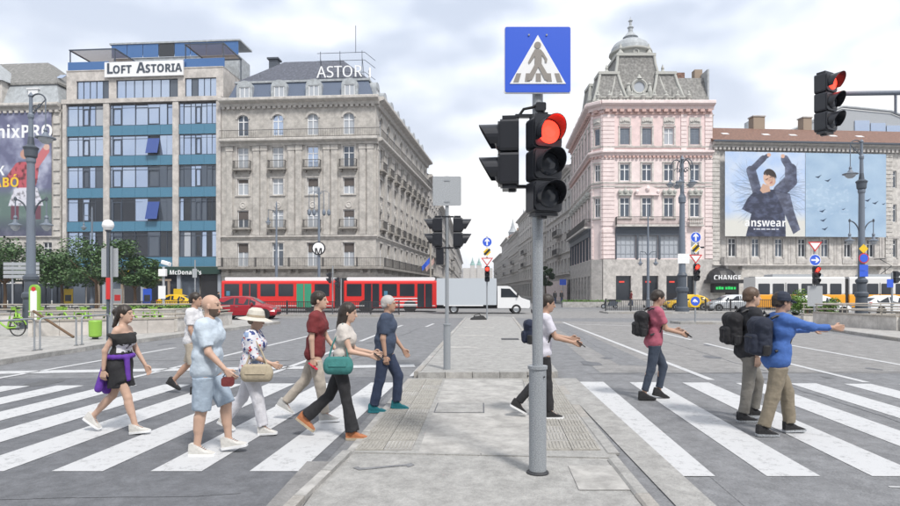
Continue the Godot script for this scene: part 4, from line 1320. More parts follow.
	add("lettering", text("answear", 0.95, 0.01), M.sign_white, po, T(5.2, 1.7, 0.03))
	var im2 := Image.create(320, 328, false, Image.FORMAT_RGB8)
	var birds := [[50, 92], [88, 106], [66, 226], [70, 262], [76, 296], [246, 182], [276, 192], [310, 196], [150, 218], [232, 214]]
	for j in 328:
		for i in 320:
			var t := fn.get_noise_2d(i * 0.8 + 400, j * 1.2)
			var c := Color(0.56, 0.66, 0.76).lerp(Color(0.64, 0.73, 0.81), clampf(0.5 + t * 0.7, 0, 1))
			if fn.get_noise_2d(i * 3 + 900, j * 5) > 0.22 and j > 120 and j < 240 and i < 170: c = c.lightened(0.12)
			for k in birds.size():
				var u: float = (i - birds[k][0]) / (13.0 if k < 7 else 8.0)
				var v: float = (j - birds[k][1]) / (13.0 if k < 7 else 8.0)
				if absf(u) < 1 and absf(v + absf(u) * 0.5 - 0.2 + u * 0.3) < 0.26 * (1.1 - absf(u)): c = Color(0.16, 0.22, 0.32)
			im2.set_pixel(i, j, c)
	var pm2 := StandardMaterial3D.new()
	pm2.resource_name = "bird banner print"
	pm2.albedo_texture = ImageTexture.create_from_image(im2)
	pm2.roughness = 0.7
	poster(b, pm2, x * T(11.7, 8.6, 0.75), 10.7, 10.5)
	# money changer's black awning with a green display
	var aw := S()
	var rings := []
	for i in 9:
		var a := PI * i / 8
		var ring := []
		for k in 7:
			var e := PI / 2 * k / 6
			ring.append(V(2.3 - cos(a) * 1.9 , 3.2 + sin(a) * 1.6 * cos(e), 0.15 + sin(a) * 1.6 * sin(e)))
		rings.append(ring)
	for i in 8:
		for k in 6: aw.quad(rings[i][k], rings[i][k + 1], rings[i + 1][k + 1], rings[i + 1][k])
	aw.bb(0.2, 2.75, 0.1, 4.4, 3.2, 1.75)
	var awn := add("awning", aw, M.black, b, x * T(-1.3, 0, 0.06))
	add("letter", text("CHANGE", 0.62, 0.03), M.sign_white, awn, T(2.3, 3.42, 1.72))
	var di := add("display_case", S().bb(1.0, 1.6, 0.1, 3.9, 2.7, 1.0), M.black, b, x * T(-1.3, 0, 0.06))
	for k in 7: add("display_digit", keep("digit %d" % (k % 3), func(): return S().bb(-0.12 - 0.03 * (k % 3), 0, 0, 0.12, 0.3 + 0.05 * (k % 2), 0.02)), M.led_green, di, T(1.35 + k * 0.36 + (0.12 if k > 2 else 0.0), 2.0, 1.01))
	# tall modern roofs behind
	var g := house("glazed_roof_house", "white modern gable with roof glazing, rising behind the red tiled roof", 58.0, 98)
	q = S()
	var p := PackedVector2Array([Vector2(-4, 0), Vector2(22, 0), Vector2(22, 27.5), Vector2(14, 30.8), Vector2(6, 31.6), Vector2(-4, 27.0)])
	q.prism(p, -14, 0)
	add("gable_wall", q, M.sign_back, g)
	add("roof_edge", S().tube([V(-4.3, 27.1, 0.1), V(6, 31.9, 0.1), V(14, 31.1, 0.1), V(22, 27.8, 0.1)], 0.25, 6), M.zinc, g)
	for i in 3: add("roof_pane", S().bb(0, 0, 0, 2.4, 2.4, 0.1), M.glass_sky, g, T(8.0 + i * 2.6, 27.2 - i * 0.4, 0.05))
	q = S(); q.bb(-12, 0, -10, -4.1, 27.5, 2)
	add("stair_block", q, M.white_frame, g)
	add("roof_vent", S().bb(-8.5, 27.5, -3, -7, 30, -1), M.zinc, g)

# houses along the street, one frontage each; the street side is the facade
func street_house(called: String, label: String, p0: Array, p1: Array, tall: float, floors: int, bays: int, m: Material, roof: Material, deep := 14.0) -> Node3D:
	var b := house(called, label, p0[0], p0[1])
	var f := facade(p0[0], p0[1], p1[0], p1[1])
	var x := rel(b, f)
	var w := V(p0[0], 0, p0[1]).distance_to(V(p1[0], 0, p1[1]))
	var holes := []
	var st := (tall - 5.0) / floors
	var pitch := w / bays
	for i in bays:
		var c := (i + 0.5) * pitch
		holes.append([c - pitch * 0.32, 0.4, c + pitch * 0.32, 3.7])
		for k in floors: holes.append([c - 0.6, 5.1 + st * k, c + 0.6, 5.1 + st * k + st * 0.6])
	var q := S(); q.xf = x
	q.wall(w, 0, tall, holes, 0.3)
	q.bb(0, 0.1, -deep, w, tall, -0.8)
	add("wall", q, m, b)
	for h in holes:
		if h[1] < 1: add("shop_window", keep("ssw %.2f" % pitch, func(): return S().bb(-pitch * 0.33, 0.4, 0, pitch * 0.33, 3.7, 0.05)), M.glass_dark, b, x * T((h[0] + h[2]) / 2, 0, -0.25))
		else: window(b, x, h, 0.22, pick([M.glass_dark, M.glass_room, M.glass_curtain]), M.white_frame, 2, 0.7, 0, 0.1)
	q = S(); q.xf = x
	cornice(q, 0, w, tall - 0.6, 0.9, 0.9)
	cornice(q, 0, w, 4.3, 0.4, 0.5)
	for k in range(1, floors, 2): cornice(q, 0, w, 4.7 + st * k, 0.3, 0.3)
	add("cornice", q, M.white_stone, b).set_meta("kind", "stuff")
	q = S(); q.xf = x
	for i in bays:
		var c := (i + 0.5) * pitch
		for k in floors:
			q.bb(c - 0.85, 5.1 + st * k + st * 0.6, -0.02, c + 0.85, 5.1 + st * k + st * 0.6 + 0.25, 0.18)
			q.bb(c - 0.8, 4.95 + st * k, -0.02, c + 0.8, 5.08 + st * k, 0.2)
	add("surround", q, M.grey_stone, b).set_meta("kind", "stuff")
	for k in [1, 2]:
		var c := (int(bays / 2.0) + 0.5) * pitch
		var bl := add("balcony", S().bb(-pitch * 0.8, 4.75 + st * k, 0, pitch * 0.8, 4.95 + st * k, 0.9), M.ashlar_dark, b, x * T(c, 0, 0))
		add("railing", railing(S(), -pitch * 0.8, pitch * 0.8, 4.95 + st * k, 0.95, 0.85, 0.16, 0.03, 0.8), M.balcony_iron, bl)
	q = S(); q.xf = x
	q.loft([[V(0, tall + 0.2, 0.4), V(w, tall + 0.2, 0.4), V(w, tall + 0.2, -deep), V(0, tall + 0.2, -deep)], [V(0, tall + 3.4, -4.5), V(w, tall + 3.4, -4.5), V(w, tall + 3.4, -deep + 4), V(0, tall + 3.4, -deep + 4)]])
	add("roof", q, roof, b)
	for i in 2: add("chimney", S().bb(-0.5, 0, -0.5, 0.5, 2.6, 0.5), M.brick_chimney, b, x * T(w * (0.25 + 0.5 * i), tall + 2.0, -4.5))
	return b
func street_houses() -> void:
	street_house("street_house", "first pale house after the stone hotel down the street", [-3.9, 102.6], [-2.4, 124], 21.5, 5, 6, M.ashlar_pale, M.slate)
	street_house("street_house", "second house after the stone hotel, greyer and lower", [-2.4, 124.1], [-0.9, 150], 19.5, 5, 7, M.grey_stone, M.red_tile)
	street_house("street_house", "third house after the stone hotel, half hidden down the street", [-0.9, 150.1], [1.5, 205], 20.5, 5, 12, M.white_stone, M.slate)
	street_house("street_house", "farthest house on the left side of the long street", [1.5, 205.1], [7.5, 376], 19.0, 5, 30, M.ashlar_pale, M.slate)
	var r := street_house("street_house", "grey house next to the pink one with a cream hoarding at its foot", [20.0, 124], [19.62, 97.3], 22.0, 5, 8, M.grey_stone, M.slate)
	add("hoarding", S().bb(3.0, 0.1, 0.5, 26.0, 3.6, 0.62), M.pink_pale, r, rel(r, facade(20.0, 124, 19.62, 97.3)))
	var spots := [[20.0, 124, 20.35, 150], [20.35, 150, 20.75, 182], [20.75, 182, 21.6, 222], [21.6, 222, 22.6, 262], [22.6, 262, 24.0, 330]]
	var words := ["third house along the right side, its balconies over dark shops", "fourth house along the right side of the street", "fifth house along the right side, with corner spire", "sixth house along the right side, small in the distance", "farthest house on the right side of the long street"]
	for i in 5:
		var s: Array = spots[i]
		var h := street_house("street_house", words[i], [s[2], s[3]], [s[0], s[1] + 0.1], [20.5, 22.5, 19.8, 21.5, 18.0][i], 5, int((s[3] - s[1]) / 4.0), [M.ashlar, M.white_stone, M.ashlar_pale, M.grey_stone, M.ashlar][i], [M.slate, M.zinc, M.slate, M.red_tile, M.slate][i])
		if i in [0, 2, 3]: add("spire", S().lathe([[1.6, 0], [1.6, 2.0], [1.9, 2.1], [0.9, 3.6], [0.25, 6.0], [0, 7.5]], Vector3.ZERO, 8), M.zinc, h, rel(h, facade(s[2], s[3], s[0], s[1])) * T(s[3] - s[1] - 2.0, [20.5, 22.5, 19.8, 21.5, 18.0][i], -1.8))
	# church closing the street
	var c := house("church", "distant church with two green spires closing the street", 18.2, 425)
	add("nave", S().bb(-9, 0, -30, 12, 18, 0), M.white_stone, c)
	for k in 2:
		var t := add("tower", S().bb(-1.6, 0, -3.2, 1.6, 20, 0.3), M.white_stone, c, T(-2.2 + k * 4.6, 0, 0.2))
		add("spire", S().lathe([[1.9, 0], [1.5, 1.2], [1.0, 1.8], [1.0, 2.6], [0.5, 3.4], [0, 6]], V(0, 20, -1.4), 8), mat("copper_green", 0.22, 0.36, 0.33, 0.7), t)
	# row of old houses on the near side of the square, behind the camera; the hotel windows mirror them
	for i in 3:
		street_house("near_side_house", ["stone house behind the viewer facing the glass hotel", "stone house behind the viewer facing the long street", "stone house behind the viewer facing the banners"][i], [-8.0 + i * 26 - 0.0, -48], [-34.0 + i * 26, -48], 23.0 + (i % 2) * 2, 5, 7, M.ashlar, M.slate)

# one signal head: housing with its lenses and hoods; faces +z of xf, origin at its top back
func signal_head(parent: Node, xf: Transform3D, sections: int, lit: int, pitch := 0.31, wide := 0.3) -> MeshInstance3D:
	var big := pitch > 0.25
	var hm := keep("housing %d %.2f" % [sections, pitch], func():
		var q := S()
		for i in sections:
			q.rbox(V(0, -pitch * (i + 0.5), 0.09), V(wide, pitch - 0.006, 0.18), 0.03)
			q.rbox(V(0, -pitch * (i + 0.5), 0.19), V(wide * 0.94, pitch * 0.9, 0.025), 0.04)
		q.bb(-wide * 0.4, 0, 0.02, wide * 0.4, 0.03, 0.16).bb(-wide * 0.4, -pitch * sections - 0.03, 0.02, wide * 0.4, -pitch * sections, 0.16)
		q.bb(-0.03, -pitch * sections - 0.05, 0.03, 0.03, -pitch * sections - 0.03, 0.1)
		return q)
	var o := add("signal_head", hm, M.signal_black, parent, xf)
	var r := pitch * 0.37
	for i in sections:
		var at := T(0, -pitch * (i + 0.5), 0.2)
		var lens := keep("lens %.2f" % pitch, func():
			var q := S()
			q.xf = Transform3D(Basis(Vector3.RIGHT, PI / 2), Vector3.ZERO)
			return q.lathe([[r, 0], [r * 0.97, 0.012], [r * 0.8, 0.026], [r * 0.5, 0.037], [0, 0.042]], Vector3.ZERO, 20))
		add("lens", lens, M.lens_red if i == lit else M.lens_dark, o, at)
		var hood := keep("hood %.2f" % pitch, func():
			var q := S()
			var n := 18
			for k in n:
				var a0 := -0.62 + (PI + 1.24) * k / n
				var a1 := -0.62 + (PI + 1.24) * (k + 1) / n
				var l0 := 0.115 + 0.075 * sin(a0)
				var l1 := 0.115 + 0.075 * sin(a1)
				for e in [[1.06, 1.0], [1.12, -1.0]]:
					var c: float = r * e[0]
					var p0 := V(cos(a0) * c, sin(a0) * c, 0); var p1 := V(cos(a1) * c, sin(a1) * c, 0)
					if e[1] < 0: q.quad(p0, p1, p1 + V(0, 0, l1), p0 + V(0, 0, l0))
					else: q.quad(p1, p0, p0 + V(0, 0, l0), p1 + V(0, 0, l1))
				q.quad(V(cos(a0) * r * 1.12, sin(a0) * r * 1.12, l0), V(cos(a1) * r * 1.12, sin(a1) * r * 1.12, l1), V(cos(a1) * r * 1.06, sin(a1) * r * 1.06, l1), V(cos(a0) * r * 1.06, sin(a0) * r * 1.06, l0))
			return q)
		add("hood", hood, M.signal_black, o, at)
	return o
# the lamp's own light, just in front of the lit lens
func lens_light(at: Vector3, turn: float, energy: float) -> void:
	var l := OmniLight3D.new()
	l.name = numbered("lens_glow")
	l.light_color = Color(1.0, 0.1, 0.05)
	l.light_energy = energy
	l.light_size = 0.1
	l.omni_range = 6.0
	l.omni_attenuation = 2.0
	l.shadow_enabled = true
	l.position = at + Basis(Vector3.UP, turn) * V(0, 0, 0.06)
	add_child(l)
func disc(r: float, deep := 0.015, sides := 24) -> Shape:
	var q := S()
	q.xf = Transform3D(Basis(Vector3.RIGHT, PI / 2), Vector3.ZERO)
	return q.lathe([[0, 0], [r, 0], [r, deep], [0, deep]], Vector3.ZERO, sides)
func flat(p: Array, z0: float, z1: float) -> Shape:
	var v := PackedVector2Array()
	for a in p: v.append(Vector2(a[0], a[1]))
	return S().prism(v, z0, z1)
# round blue sign with a white arrow, turned to point along angle (0 = up)
func arrow_sign(parent: Node, xf: Transform3D, angle: float) -> void:
	var o := add("arrow_sign", disc(0.3), M.sign_blue, parent, xf)
	add("rim", keep("rim", func():
		var q := S(); q.xf = Transform3D(Basis(Vector3.RIGHT, PI / 2), Vector3.ZERO)
		return q.lathe([[0.285, 0.015], [0.3, 0.018], [0.27, 0.018]], Vector3.ZERO, 24)), M.sign_white, o)
	add("arrow", flat([[-0.045, -0.2], [0.045, -0.2], [0.045, 0.06], [0.14, 0.0], [0.14, 0.08], [0, 0.23], [-0.14, 0.08], [-0.14, 0.0], [-0.045, 0.06]], 0.017, 0.021), M.sign_white, o, Transform3D(Basis(Vector3.BACK, angle), Vector3.ZERO))
func priority_end(parent: Node, xf: Transform3D) -> void:
	var o := add("diamond_sign", flat([[0, -0.3], [0.3, 0], [0, 0.3], [-0.3, 0]], 0, 0.012), M.sign_white, parent, xf)
	add("yellow_field", flat([[0, -0.23], [0.23, 0], [0, 0.23], [-0.23, 0]], 0.012, 0.016), M.sign_yellow, o)
	add("stripe", flat([[-0.22, -0.12], [-0.12, -0.22], [0.22, 0.12], [0.12, 0.22]], 0.016, 0.02), M.black, o)
func give_way(parent: Node, xf: Transform3D, s := 0.4) -> void:
	var o := add("give_way_sign", flat([[-s, s * 0.7], [0, -s * 0.7], [s, s * 0.7]], 0, 0.012), M.sign_red, parent, xf)
	add("white_field", flat([[-s * 0.72, s * 0.55], [0, -s * 0.42], [s * 0.72, s * 0.55]], 0.012, 0.016), M.sign_white, o)
func pole(parent: Node, tall: float, r := 0.052, sleeve := 1.05, rs := 0.085) -> void:
	add("pole", S().tube([V(0, 0, 0), V(0, tall, 0)], r, 14), M.galvanised, parent)
	if sleeve > 0:
		add("sleeve", S().lathe([[rs, 0], [rs, sleeve - 0.03], [rs + 0.012, sleeve - 0.03], [rs + 0.012, sleeve], [r, sleeve + 0.004]], Vector3.ZERO, 18), M.galvanised, parent)

func lamps_and_signals() -> void:
	# --- the signal in the foreground
	var t := thing("traffic_light", "tall foreground traffic light showing red under a blue pedestrian crossing sign", "traffic light", V(0.857, 0.02, -5.87))
	pole(t, 4.34)
	add("base_collar", S().lathe([[0.11, 0], [0.11, 0.012], [0.088, 0.03]], Vector3.ZERO, 18), M.iron, t)
	for i in 3:
		add("sleeve_bolt", keep("bolt", func(): return S().lathe([[0.008, 0], [0.008, 0.01], [0, 0.012]], Vector3.ZERO, 6)), M.iron, t, Transform3D(Basis(Vector3.UP, 0.6 + i * 2.1) * Basis(Vector3.RIGHT, PI / 2), Basis(Vector3.UP, 0.6 + i * 2.1) * V(0, 0.95, 0.09)))
	var sg := add("crossing_sign", S().rbox(V(0, 0, 0), V(0.648, 0.648, 0.02), 0.02, 3), M.sign_white, t, T(-0.012, 4.01, 0.075))
	add("blue_field", S().rbox(V(0, 0, 0), V(0.63, 0.63, 0.006), 0.018, 3), M.sign_blue, sg, T(0, 0, 0.012))
	add("white_triangle", flat([[-0.27, -0.235], [0.27, -0.235], [0, 0.235]], 0.016, 0.02), M.sign_white, sg)
	for p in [[[-0.235, -0.22], [-0.185, -0.22], [-0.16, -0.135], [-0.205, -0.135]], [[-0.125, -0.215], [-0.075, -0.215], [-0.075, -0.135], [-0.115, -0.135]], [[-0.02, -0.215], [0.03, -0.215], [0.028, -0.135], [-0.018, -0.135]], [[0.085, -0.215], [0.135, -0.215], [0.125, -0.135], [0.085, -0.135]], [[0.185, -0.22], [0.235, -0.22], [0.205, -0.135], [0.16, -0.135]]]:
		add("stripe", flat(p, 0.02, 0.023), M.sign_figure, sg)
	add("walking_figure", flat([[-0.03, 0.095], [0.025, 0.095], [0.055, 0.06], [0.09, 0.0], [0.085, -0.035], [0.068, -0.03], [0.068, 0.0], [0.038, 0.04], [0.036, -0.045], [0.105, -0.165], [0.09, -0.205], [0.065, -0.195], [0.005, -0.075], [-0.055, -0.195], [-0.1, -0.21], [-0.095, -0.17], [-0.03, -0.05], [-0.028, 0.03], [-0.07, -0.03], [-0.085, -0.045], [-0.092, -0.025], [-0.055, 0.05]], 0.024, 0.027), M.sign_figure, sg)
	add("figure_head", disc(0.032, 0.004, 16), M.sign_figure, sg, T(-0.002, 0.135, 0.023))
	for s in [-1, 1]: add("sign_bolt", disc(0.009, 0.008, 8), M.galvanised, sg, T(s * 0.085, 0.235, 0.016))
	add("sign_bracket", S().box(V(-0.012, 4.2, 0.05), V(0.14, 0.04, 0.04)).box(V(-0.012, 3.82, 0.05), V(0.14, 0.04, 0.04)), M.galvanised, t).set_meta("kind", "stuff")
	signal_head(t, T(0.01, 3.42, 0.06, 0.28), 3, 0, 0.3, 0.29)
	lens_light(t.position + V(0.075, 3.29, 0.3), 0.28, 0.06)
	signal_head(t, T(-0.185, 3.44, 0.0, -PI / 2 - 0.1), 2, -1, 0.32, 0.27)
	for y in [3.49, 2.8]:
		add("bracket_arm", S().box(V(-0.09, y, 0), V(0.26, 0.03, 0.05)).box(V(0.04, y, 0.03), V(0.1, 0.04, 0.08)), M.signal_black, t).set_meta("kind", "stuff")
	add("cable", S().tube([V(0.02, 3.6, 0.06), V(-0.06, 3.56, 0.05), V(-0.14, 3.55, 0.03), V(-0.2, 3.47, 0.0)], 0.014, 6), M.rubber, t)
	add("cable_box", S().rbox(V(0.02, 3.56, 0.05), V(0.1, 0.08, 0.08), 0.015), M.signal_black, t)
	# --- the pole on the raised island
	t = thing("traffic_light", "grey pole on the raised island with two side signals and a square sign back", "traffic light", V(-0.064, 0.135, -12.75))
	pole(t, 4.1, 0.04, 0.97, 0.075)
	add("sign_back", S().rbox(V(0, 3.78, 0.055), V(0.6, 0.62, 0.012), 0.03, 3), M.sign_back, t)
	for y in [3.55, 4.0]: add("sign_clamp", S().box(V(0, y, 0.02), V(0.12, 0.03, 0.1)), M.galvanised, t)
	signal_head(t, T(-0.1, 3.22, 0.02, -PI / 2), 2, -1, 0.31, 0.26)
	signal_head(t, T(0.13, 3.22, 0.02, PI / 2), 2, -1, 0.31, 0.26)
	add("control_box", S().rbox(V(-0.15, 2.4, 0.02), V(0.16, 0.36, 0.16), 0.02), M.signal_black, t)
	for y in [3.24, 2.58]: add("bracket_arm", S().box(V(0.015, y, 0.02), V(0.26, 0.03, 0.04)), M.signal_black, t)
	# --- end of the raised island: red light under three signs
	for a in [[2.22, 0.135, -36.0, "red traffic light at the far end of the raised island, under a blue arrow sign", 4.95], [13.4, 0.13, -32.8, "red traffic light on the small island above the round yellow rimmed sign", 4.95]]:
		t = thing("traffic_light", a[3], "traffic light", V(a[0], a[1], a[2]))
		pole(t, a[4], 0.045, 0.0)
		arrow_sign(t, T(0, 4.6, 0.06), 0.0)
		priority_end(t, T(0, 4.0, 0.06))
		give_way(t, T(0, 3.4, 0.06), 0.36)
		signal_head(t, T(0, 3.12, 0.06), 3, 0, 0.29, 0.29)
		lens_light(t.position + V(0, 2.97, 0.35), 0.0, 0.15)
		if a[0] > 5:
			var o := add("keep_right_sign", disc(0.34), M.sign_yellow, t, T(-0.03, 1.12, 0.06))
			add("blue_field", disc(0.25, 0.012), M.sign_blue, o, T(0, 0, 0.014))
			add("arrow", flat([[-0.03, -0.1], [0.03, -0.02], [0.09, -0.08], [0.14, -0.03], [0.02, 0.1], [-0.06, 0.12], [-0.16, -0.02], [-0.1, -0.06], [-0.05, 0.0]], 0.027, 0.03), M.sign_white, o)
			add("second_head", S().rbox(V(0.32, 4.05, 0.02), V(0.3, 0.09, 0.09), 0.02), M.signal_black, t)
	# --- right, by the parapet
	t = thing("traffic_light", "red traffic light by the parapet under a blue right arrow and give way sign", "traffic light", V(18.75, 0.12, -30.9))
	pole(t, 4.2, 0.045, 0.0)
	give_way(t, T(0, 3.95, 0.06), 0.37)
	arrow_sign(t, T(0, 3.27, 0.06), -PI / 2)
	signal_head(t, T(0, 2.92, 0.06), 3, 0, 0.29, 0.29)
	lens_light(t.position + V(0, 2.77, 0.35), 0.0, 0.15)
	add("sign_back", S().rbox(V(0, 1.42, 0.06), V(0.78, 1.05, 0.012), 0.03), M.sign_back, t)
	# --- overhead on its mast arm
	t = thing("overhead_signal", "red traffic light hanging from a long mast arm at upper right", "traffic light", V(15.9, 0.12, -9.7))
	add("mast", S().tube([V(0, 0, 0), V(0, 5.1, 0)], [0.11, 0.075], 14), M.galvanised, t)
	add("arm", S().tube([V(0, 5.02, 0), V(-9.6, 4.87, 0)], [0.06, 0.038], 12), M.lamp_iron, t)
	signal_head(t, T(-9.87, 5.18, -0.1, 0.5), 3, 0)
	lens_light(V(15.9 - 9.72, 5.14, -9.46), 0.5, 0.03)
	add("hanger", S().box(V(-9.72, 4.87, -0.06), V(0.3, 0.05, 0.05)), M.signal_black, t)
	for k in 2: add("cable_stay", S().tube([V(-8.7 + k * 1.35, 4.9, 0), V(-8.7 + k * 1.35, 4.55, 0)], 0.02, 6), M.lamp_iron, t)
	# --- far signals before the bus and at the right edge
	for a in [[-8.4, -43.0, 3.6, 3.1, "slim signal pole before the red bus, the taller of two"], [-7.75, -42.7, 2.7, 2.75, "slim signal pole before the red bus, the shorter of two"]]:
		t = thing("signal_pole", a[4], "traffic light", V(a[0], 0.0, a[1]))
		pole(t, a[2], 0.05, 0.0)
		signal_head(t, T(-0.1, a[3], 0.0, -PI / 2), 2, -1, 0.35, 0.3)
	t = thing("signal_pole", "slim signal pole with a blue plate at the right edge", "traffic light", V(24.3, 0.12, -33.0))
	pole(t, 2.7, 0.05, 0.0)
	signal_head(t, T(0.1, 2.75, 0.0, PI / 2), 2, -1, 0.3, 0.28)
	add("blue_plate", S().rbox(V(-0.15, 2.1, 0.06), V(0.35, 0.45, 0.012), 0.02), M.sign_blue, t)
	lamps()

# lantern hanging on a short rod: bell shade with a glass bowl, origin at the top of the rod
func lantern(parent: Node, xf: Transform3D, rod: float, wide: float) -> void:
	var o := add("lantern", keep("lantern %.2f %.2f" % [rod, wide], func():
		var q := S()
		q.tube([V(0, 0, 0), V(0, -rod, 0)], 0.025, 6)
		q.lathe([[0.05, -rod], [0.09, -rod - 0.1], [0.06, -rod - 0.16], [wide * 0.4, -rod - 0.34], [wide, -rod - 0.42], [wide, -rod - 0.46], [wide * 0.7, -rod - 0.46]], Vector3.ZERO, 14)
		return q), M.lamp_iron, parent, xf)
	add("glass_bowl", keep("bowl %.2f %.2f" % [rod, wide], func(): return S().lathe([[wide * 0.72, -rod - 0.46], [wide * 0.62, -rod - 0.58], [wide * 0.3, -rod - 0.68], [0, -rod - 0.7]], Vector3.ZERO, 14)), M.glass_curtain, o)
# ornate candelabra of the square: pedestal, tapering shaft with collars, side lanterns on curved arms
func ornate_lamp(label: String, at: Vector3, top_side: float) -> Node3D:
	var t := thing("street_lamp", label, "street lamp", at, 0.0, "ornate street lamps")
	add("pedestal", S().lathe([[0.42, 0], [0.42, 0.25], [0.34, 0.32], [0.3, 1.3], [0.36, 1.4], [0.36, 1.55], [0.27, 1.65], [0.25, 2.1], [0.32, 2.2], [0.32, 2.32], [0.19, 2.45]], Vector3.ZERO, 12), M.lamp_iron_dark, t)
	add("shaft", S().lathe([[0.19, 2.4], [0.155, 7.4], [0.2, 7.5], [0.2, 7.62], [0.15, 7.7]], Vector3.ZERO, 14), M.lamp_iron, t)
	add("collar", S().lathe([[0.15, 7.6], [0.25, 7.72], [0.27, 8.0], [0.32, 8.12], [0.15, 8.25], [0.11, 8.6]], Vector3.ZERO, 14), M.lamp_iron_dark, t)
	add("upper_shaft", S().lathe([[0.11, 8.5], [0.09, 9.4], [0.13, 9.5], [0.13, 9.6], [0.08, 9.7], [0.07, 10.4], [0.12, 10.45], [0, 10.65]], Vector3.ZERO, 10), M.lamp_iron, t)
	# swan neck with scrolls
	var q := S()
	var pts := []
	for i in 11:
		var a := PI * i / 10
		pts.append(V(top_side * (0.33 - cos(a) * 0.33), 10.25 + sin(a) * 0.3, 0))
	q.tube(pts, 0.035, 6)
	for s in [[0.18, 9.9, 0.16], [0.4, 10.0, 0.13]]:
		var sp := []
		for i in 14: sp.append(V(top_side * (s[0] + cos(i * 0.55) * s[2] * (1 - i / 16.0)), s[1] + sin(i * 0.55) * s[2] * (1 - i / 16.0), 0))
		q.tube(sp, 0.02, 5)
	q.tube([V(0, 9.6, 0), V(top_side * 0.3, 9.9, 0), V(top_side * 0.62, 10.25, 0)], 0.025, 6)
	add("swan_neck", q, M.lamp_iron_dark, t)
	lantern(t, T(top_side * 0.66, 10.25, 0), 1.25, 0.42)
	for s in [-1, 1]:
		q = S()
		pts = []
		for i in 9:
			var a := PI / 2 * i / 8
			pts.append(V(s * (0.12 + 0.58 * (1 - cos(a))), 4.9 + 0.9 * sin(a), 0))
		q.tube(pts, 0.035, 6)
		q.lathe([[0.06, 0], [0.06, 0.12], [0, 0.2]], V(s * 0.7, 5.75, 0), 8)
		add("side_arm", q, M.lamp_iron_dark, t)
		lantern(t, T(s * 0.7, 5.78, 0), 0.7, 0.27)
	return t
func lamps() -> void:
	ornate_lamp("ornate grey street lamp by the bike station at far left", V(-18.85, 0.12, -27.0), 1.0)
	var t := ornate_lamp("ornate grey street lamp behind the parapet on the right", V(24.2, 0.12, -35.3), -1.0)
	var y := add("parking_sign", disc(0.3), M.sign_red, t, T(-0.02, 3.6, 0.22))
	add("blue_field", disc(0.24, 0.012), M.sign_blue, y, T(0, 0, 0.014))
	add("diamond_plate", flat([[0, -0.28], [0.28, 0], [0, 0.28], [-0.28, 0]], 0, 0.012), M.sign_yellow, t, T(-0.02, 4.15, 0.2))
	for i in 2: add("blue_plate", S().box(V(-0.02, 3.05 - i * 0.36, 0.22), V(0.5, 0.34, 0.012)), M.sign_blue, t)
	# five lantern candelabrum before the pink house
	t = thing("street_lamp", "tall candelabrum with a ring of lanterns before the pink house", "street lamp", V(18.95, 0.13, -49.0), 0.0, "ornate street lamps")
	add("pedestal", S().lathe([[0.55, 0], [0.55, 0.3], [0.45, 0.4], [0.4, 1.5], [0.5, 1.65], [0.5, 1.9], [0.36, 2.0], [0.34, 2.8], [0.42, 2.95], [0.26, 3.2]], Vector3.ZERO, 12), M.lamp_iron_dark, t)
	add("shaft", S().lathe([[0.27, 3.1], [0.2, 8.8], [0.28, 8.9], [0.3, 9.3], [0.16, 9.6], [0.12, 12.3], [0.18, 12.4], [0, 12.8]], Vector3.ZERO, 14), M.lamp_iron, t)
	for i in 5:
		var a := TAU * i / 5 + 0.4
		var q := S()
		var pts := []
		for k in 11:
			var e := PI * k / 10
			pts.append(V(0.45 - cos(e) * 0.45, 11.6 + sin(e) * 0.8, 0))
		q.tube(pts, 0.045, 6)
		var sp := []
		for k in 12: sp.append(V(0.35 + cos(k * 0.6) * 0.25 * (1 - k / 14.0), 11.5 + sin(k * 0.6) * 0.25 * (1 - k / 14.0), 0))
		q.tube(sp, 0.03, 5)
		var turn := Transform3D(Basis(Vector3.UP, a), Vector3.ZERO)
		add("arm", q, M.lamp_iron_dark, t, turn)
		lantern(t, turn * T(0.92, 11.6, 0), 0.75, 0.36)
	add("notice", S().box(V(0, 4.3, 0.3), V(0.95, 0.8, 0.02)), M.sign_white, t)
	# slim lamps in front of the hotels and the pink house
	for a in [[19.3, -58.5, 10.0, 2, "slim street lamp with two low lanterns before the pink house"], [-15.9, -55.0, 9.8, 1, "slim grey lamp post before the stone hotel, left of the metro sign"], [-32.8, -55.0, 9.3, 1, "slim blue grey lamp post before the glass hotel"]]:
		t = thing("lamp_post", a[4], "street lamp", V(a[0], 0.0, a[1]))
		add("shaft", S().lathe([[0.2, 0], [0.2, 0.9], [0.14, 1.1], [0.13, 5.0], [0.1, 5.2], [0.07, a[2]], [0, a[2] + 0.3]], Vector3.ZERO, 10), M.lamp_iron, t)
		for s in ([-1, 1] if a[3] == 2 else [-1]):
			var top: float = 5.6 if a[3] == 2 else a[2] - 0.6
			add("arm", S().tube([V(0, top - 0.4, 0), V(s * 0.3, top, 0), V(s * 0.75, top + 0.05, 0)], 0.035, 6), M.lamp_iron_dark, t)
			lantern(t, T(s * 0.75, top + 0.05, 0), 0.7, 0.26)
	t = thing("metro_post", "grey post with a round M sign before the stone hotel", "sign", V(-12.0, 0.0, -55.0))
	add("shaft", S().lathe([[0.2, 0], [0.2, 0.9], [0.14, 1.1], [0.12, 6.0], [0.08, 11.2], [0, 11.4]], Vector3.ZERO, 10), M.lamp_iron, t)
	var q := S()
	for i in 4:
		var s: float = [-1.0, -0.5, 0.5, 1.0][i]
		q.tube([V(0, 10.6, 0), V(s * 0.5, 11.0, 0), V(s * 0.9, 10.8, 0), V(s * 0.9, 9.2, 0)], 0.03, 5)
		q.lathe([[0.06, 0], [0.16, 0.15], [0.16, 0.4], [0.05, 0.6]], V(s * 0.9, 8.7, 0), 8)
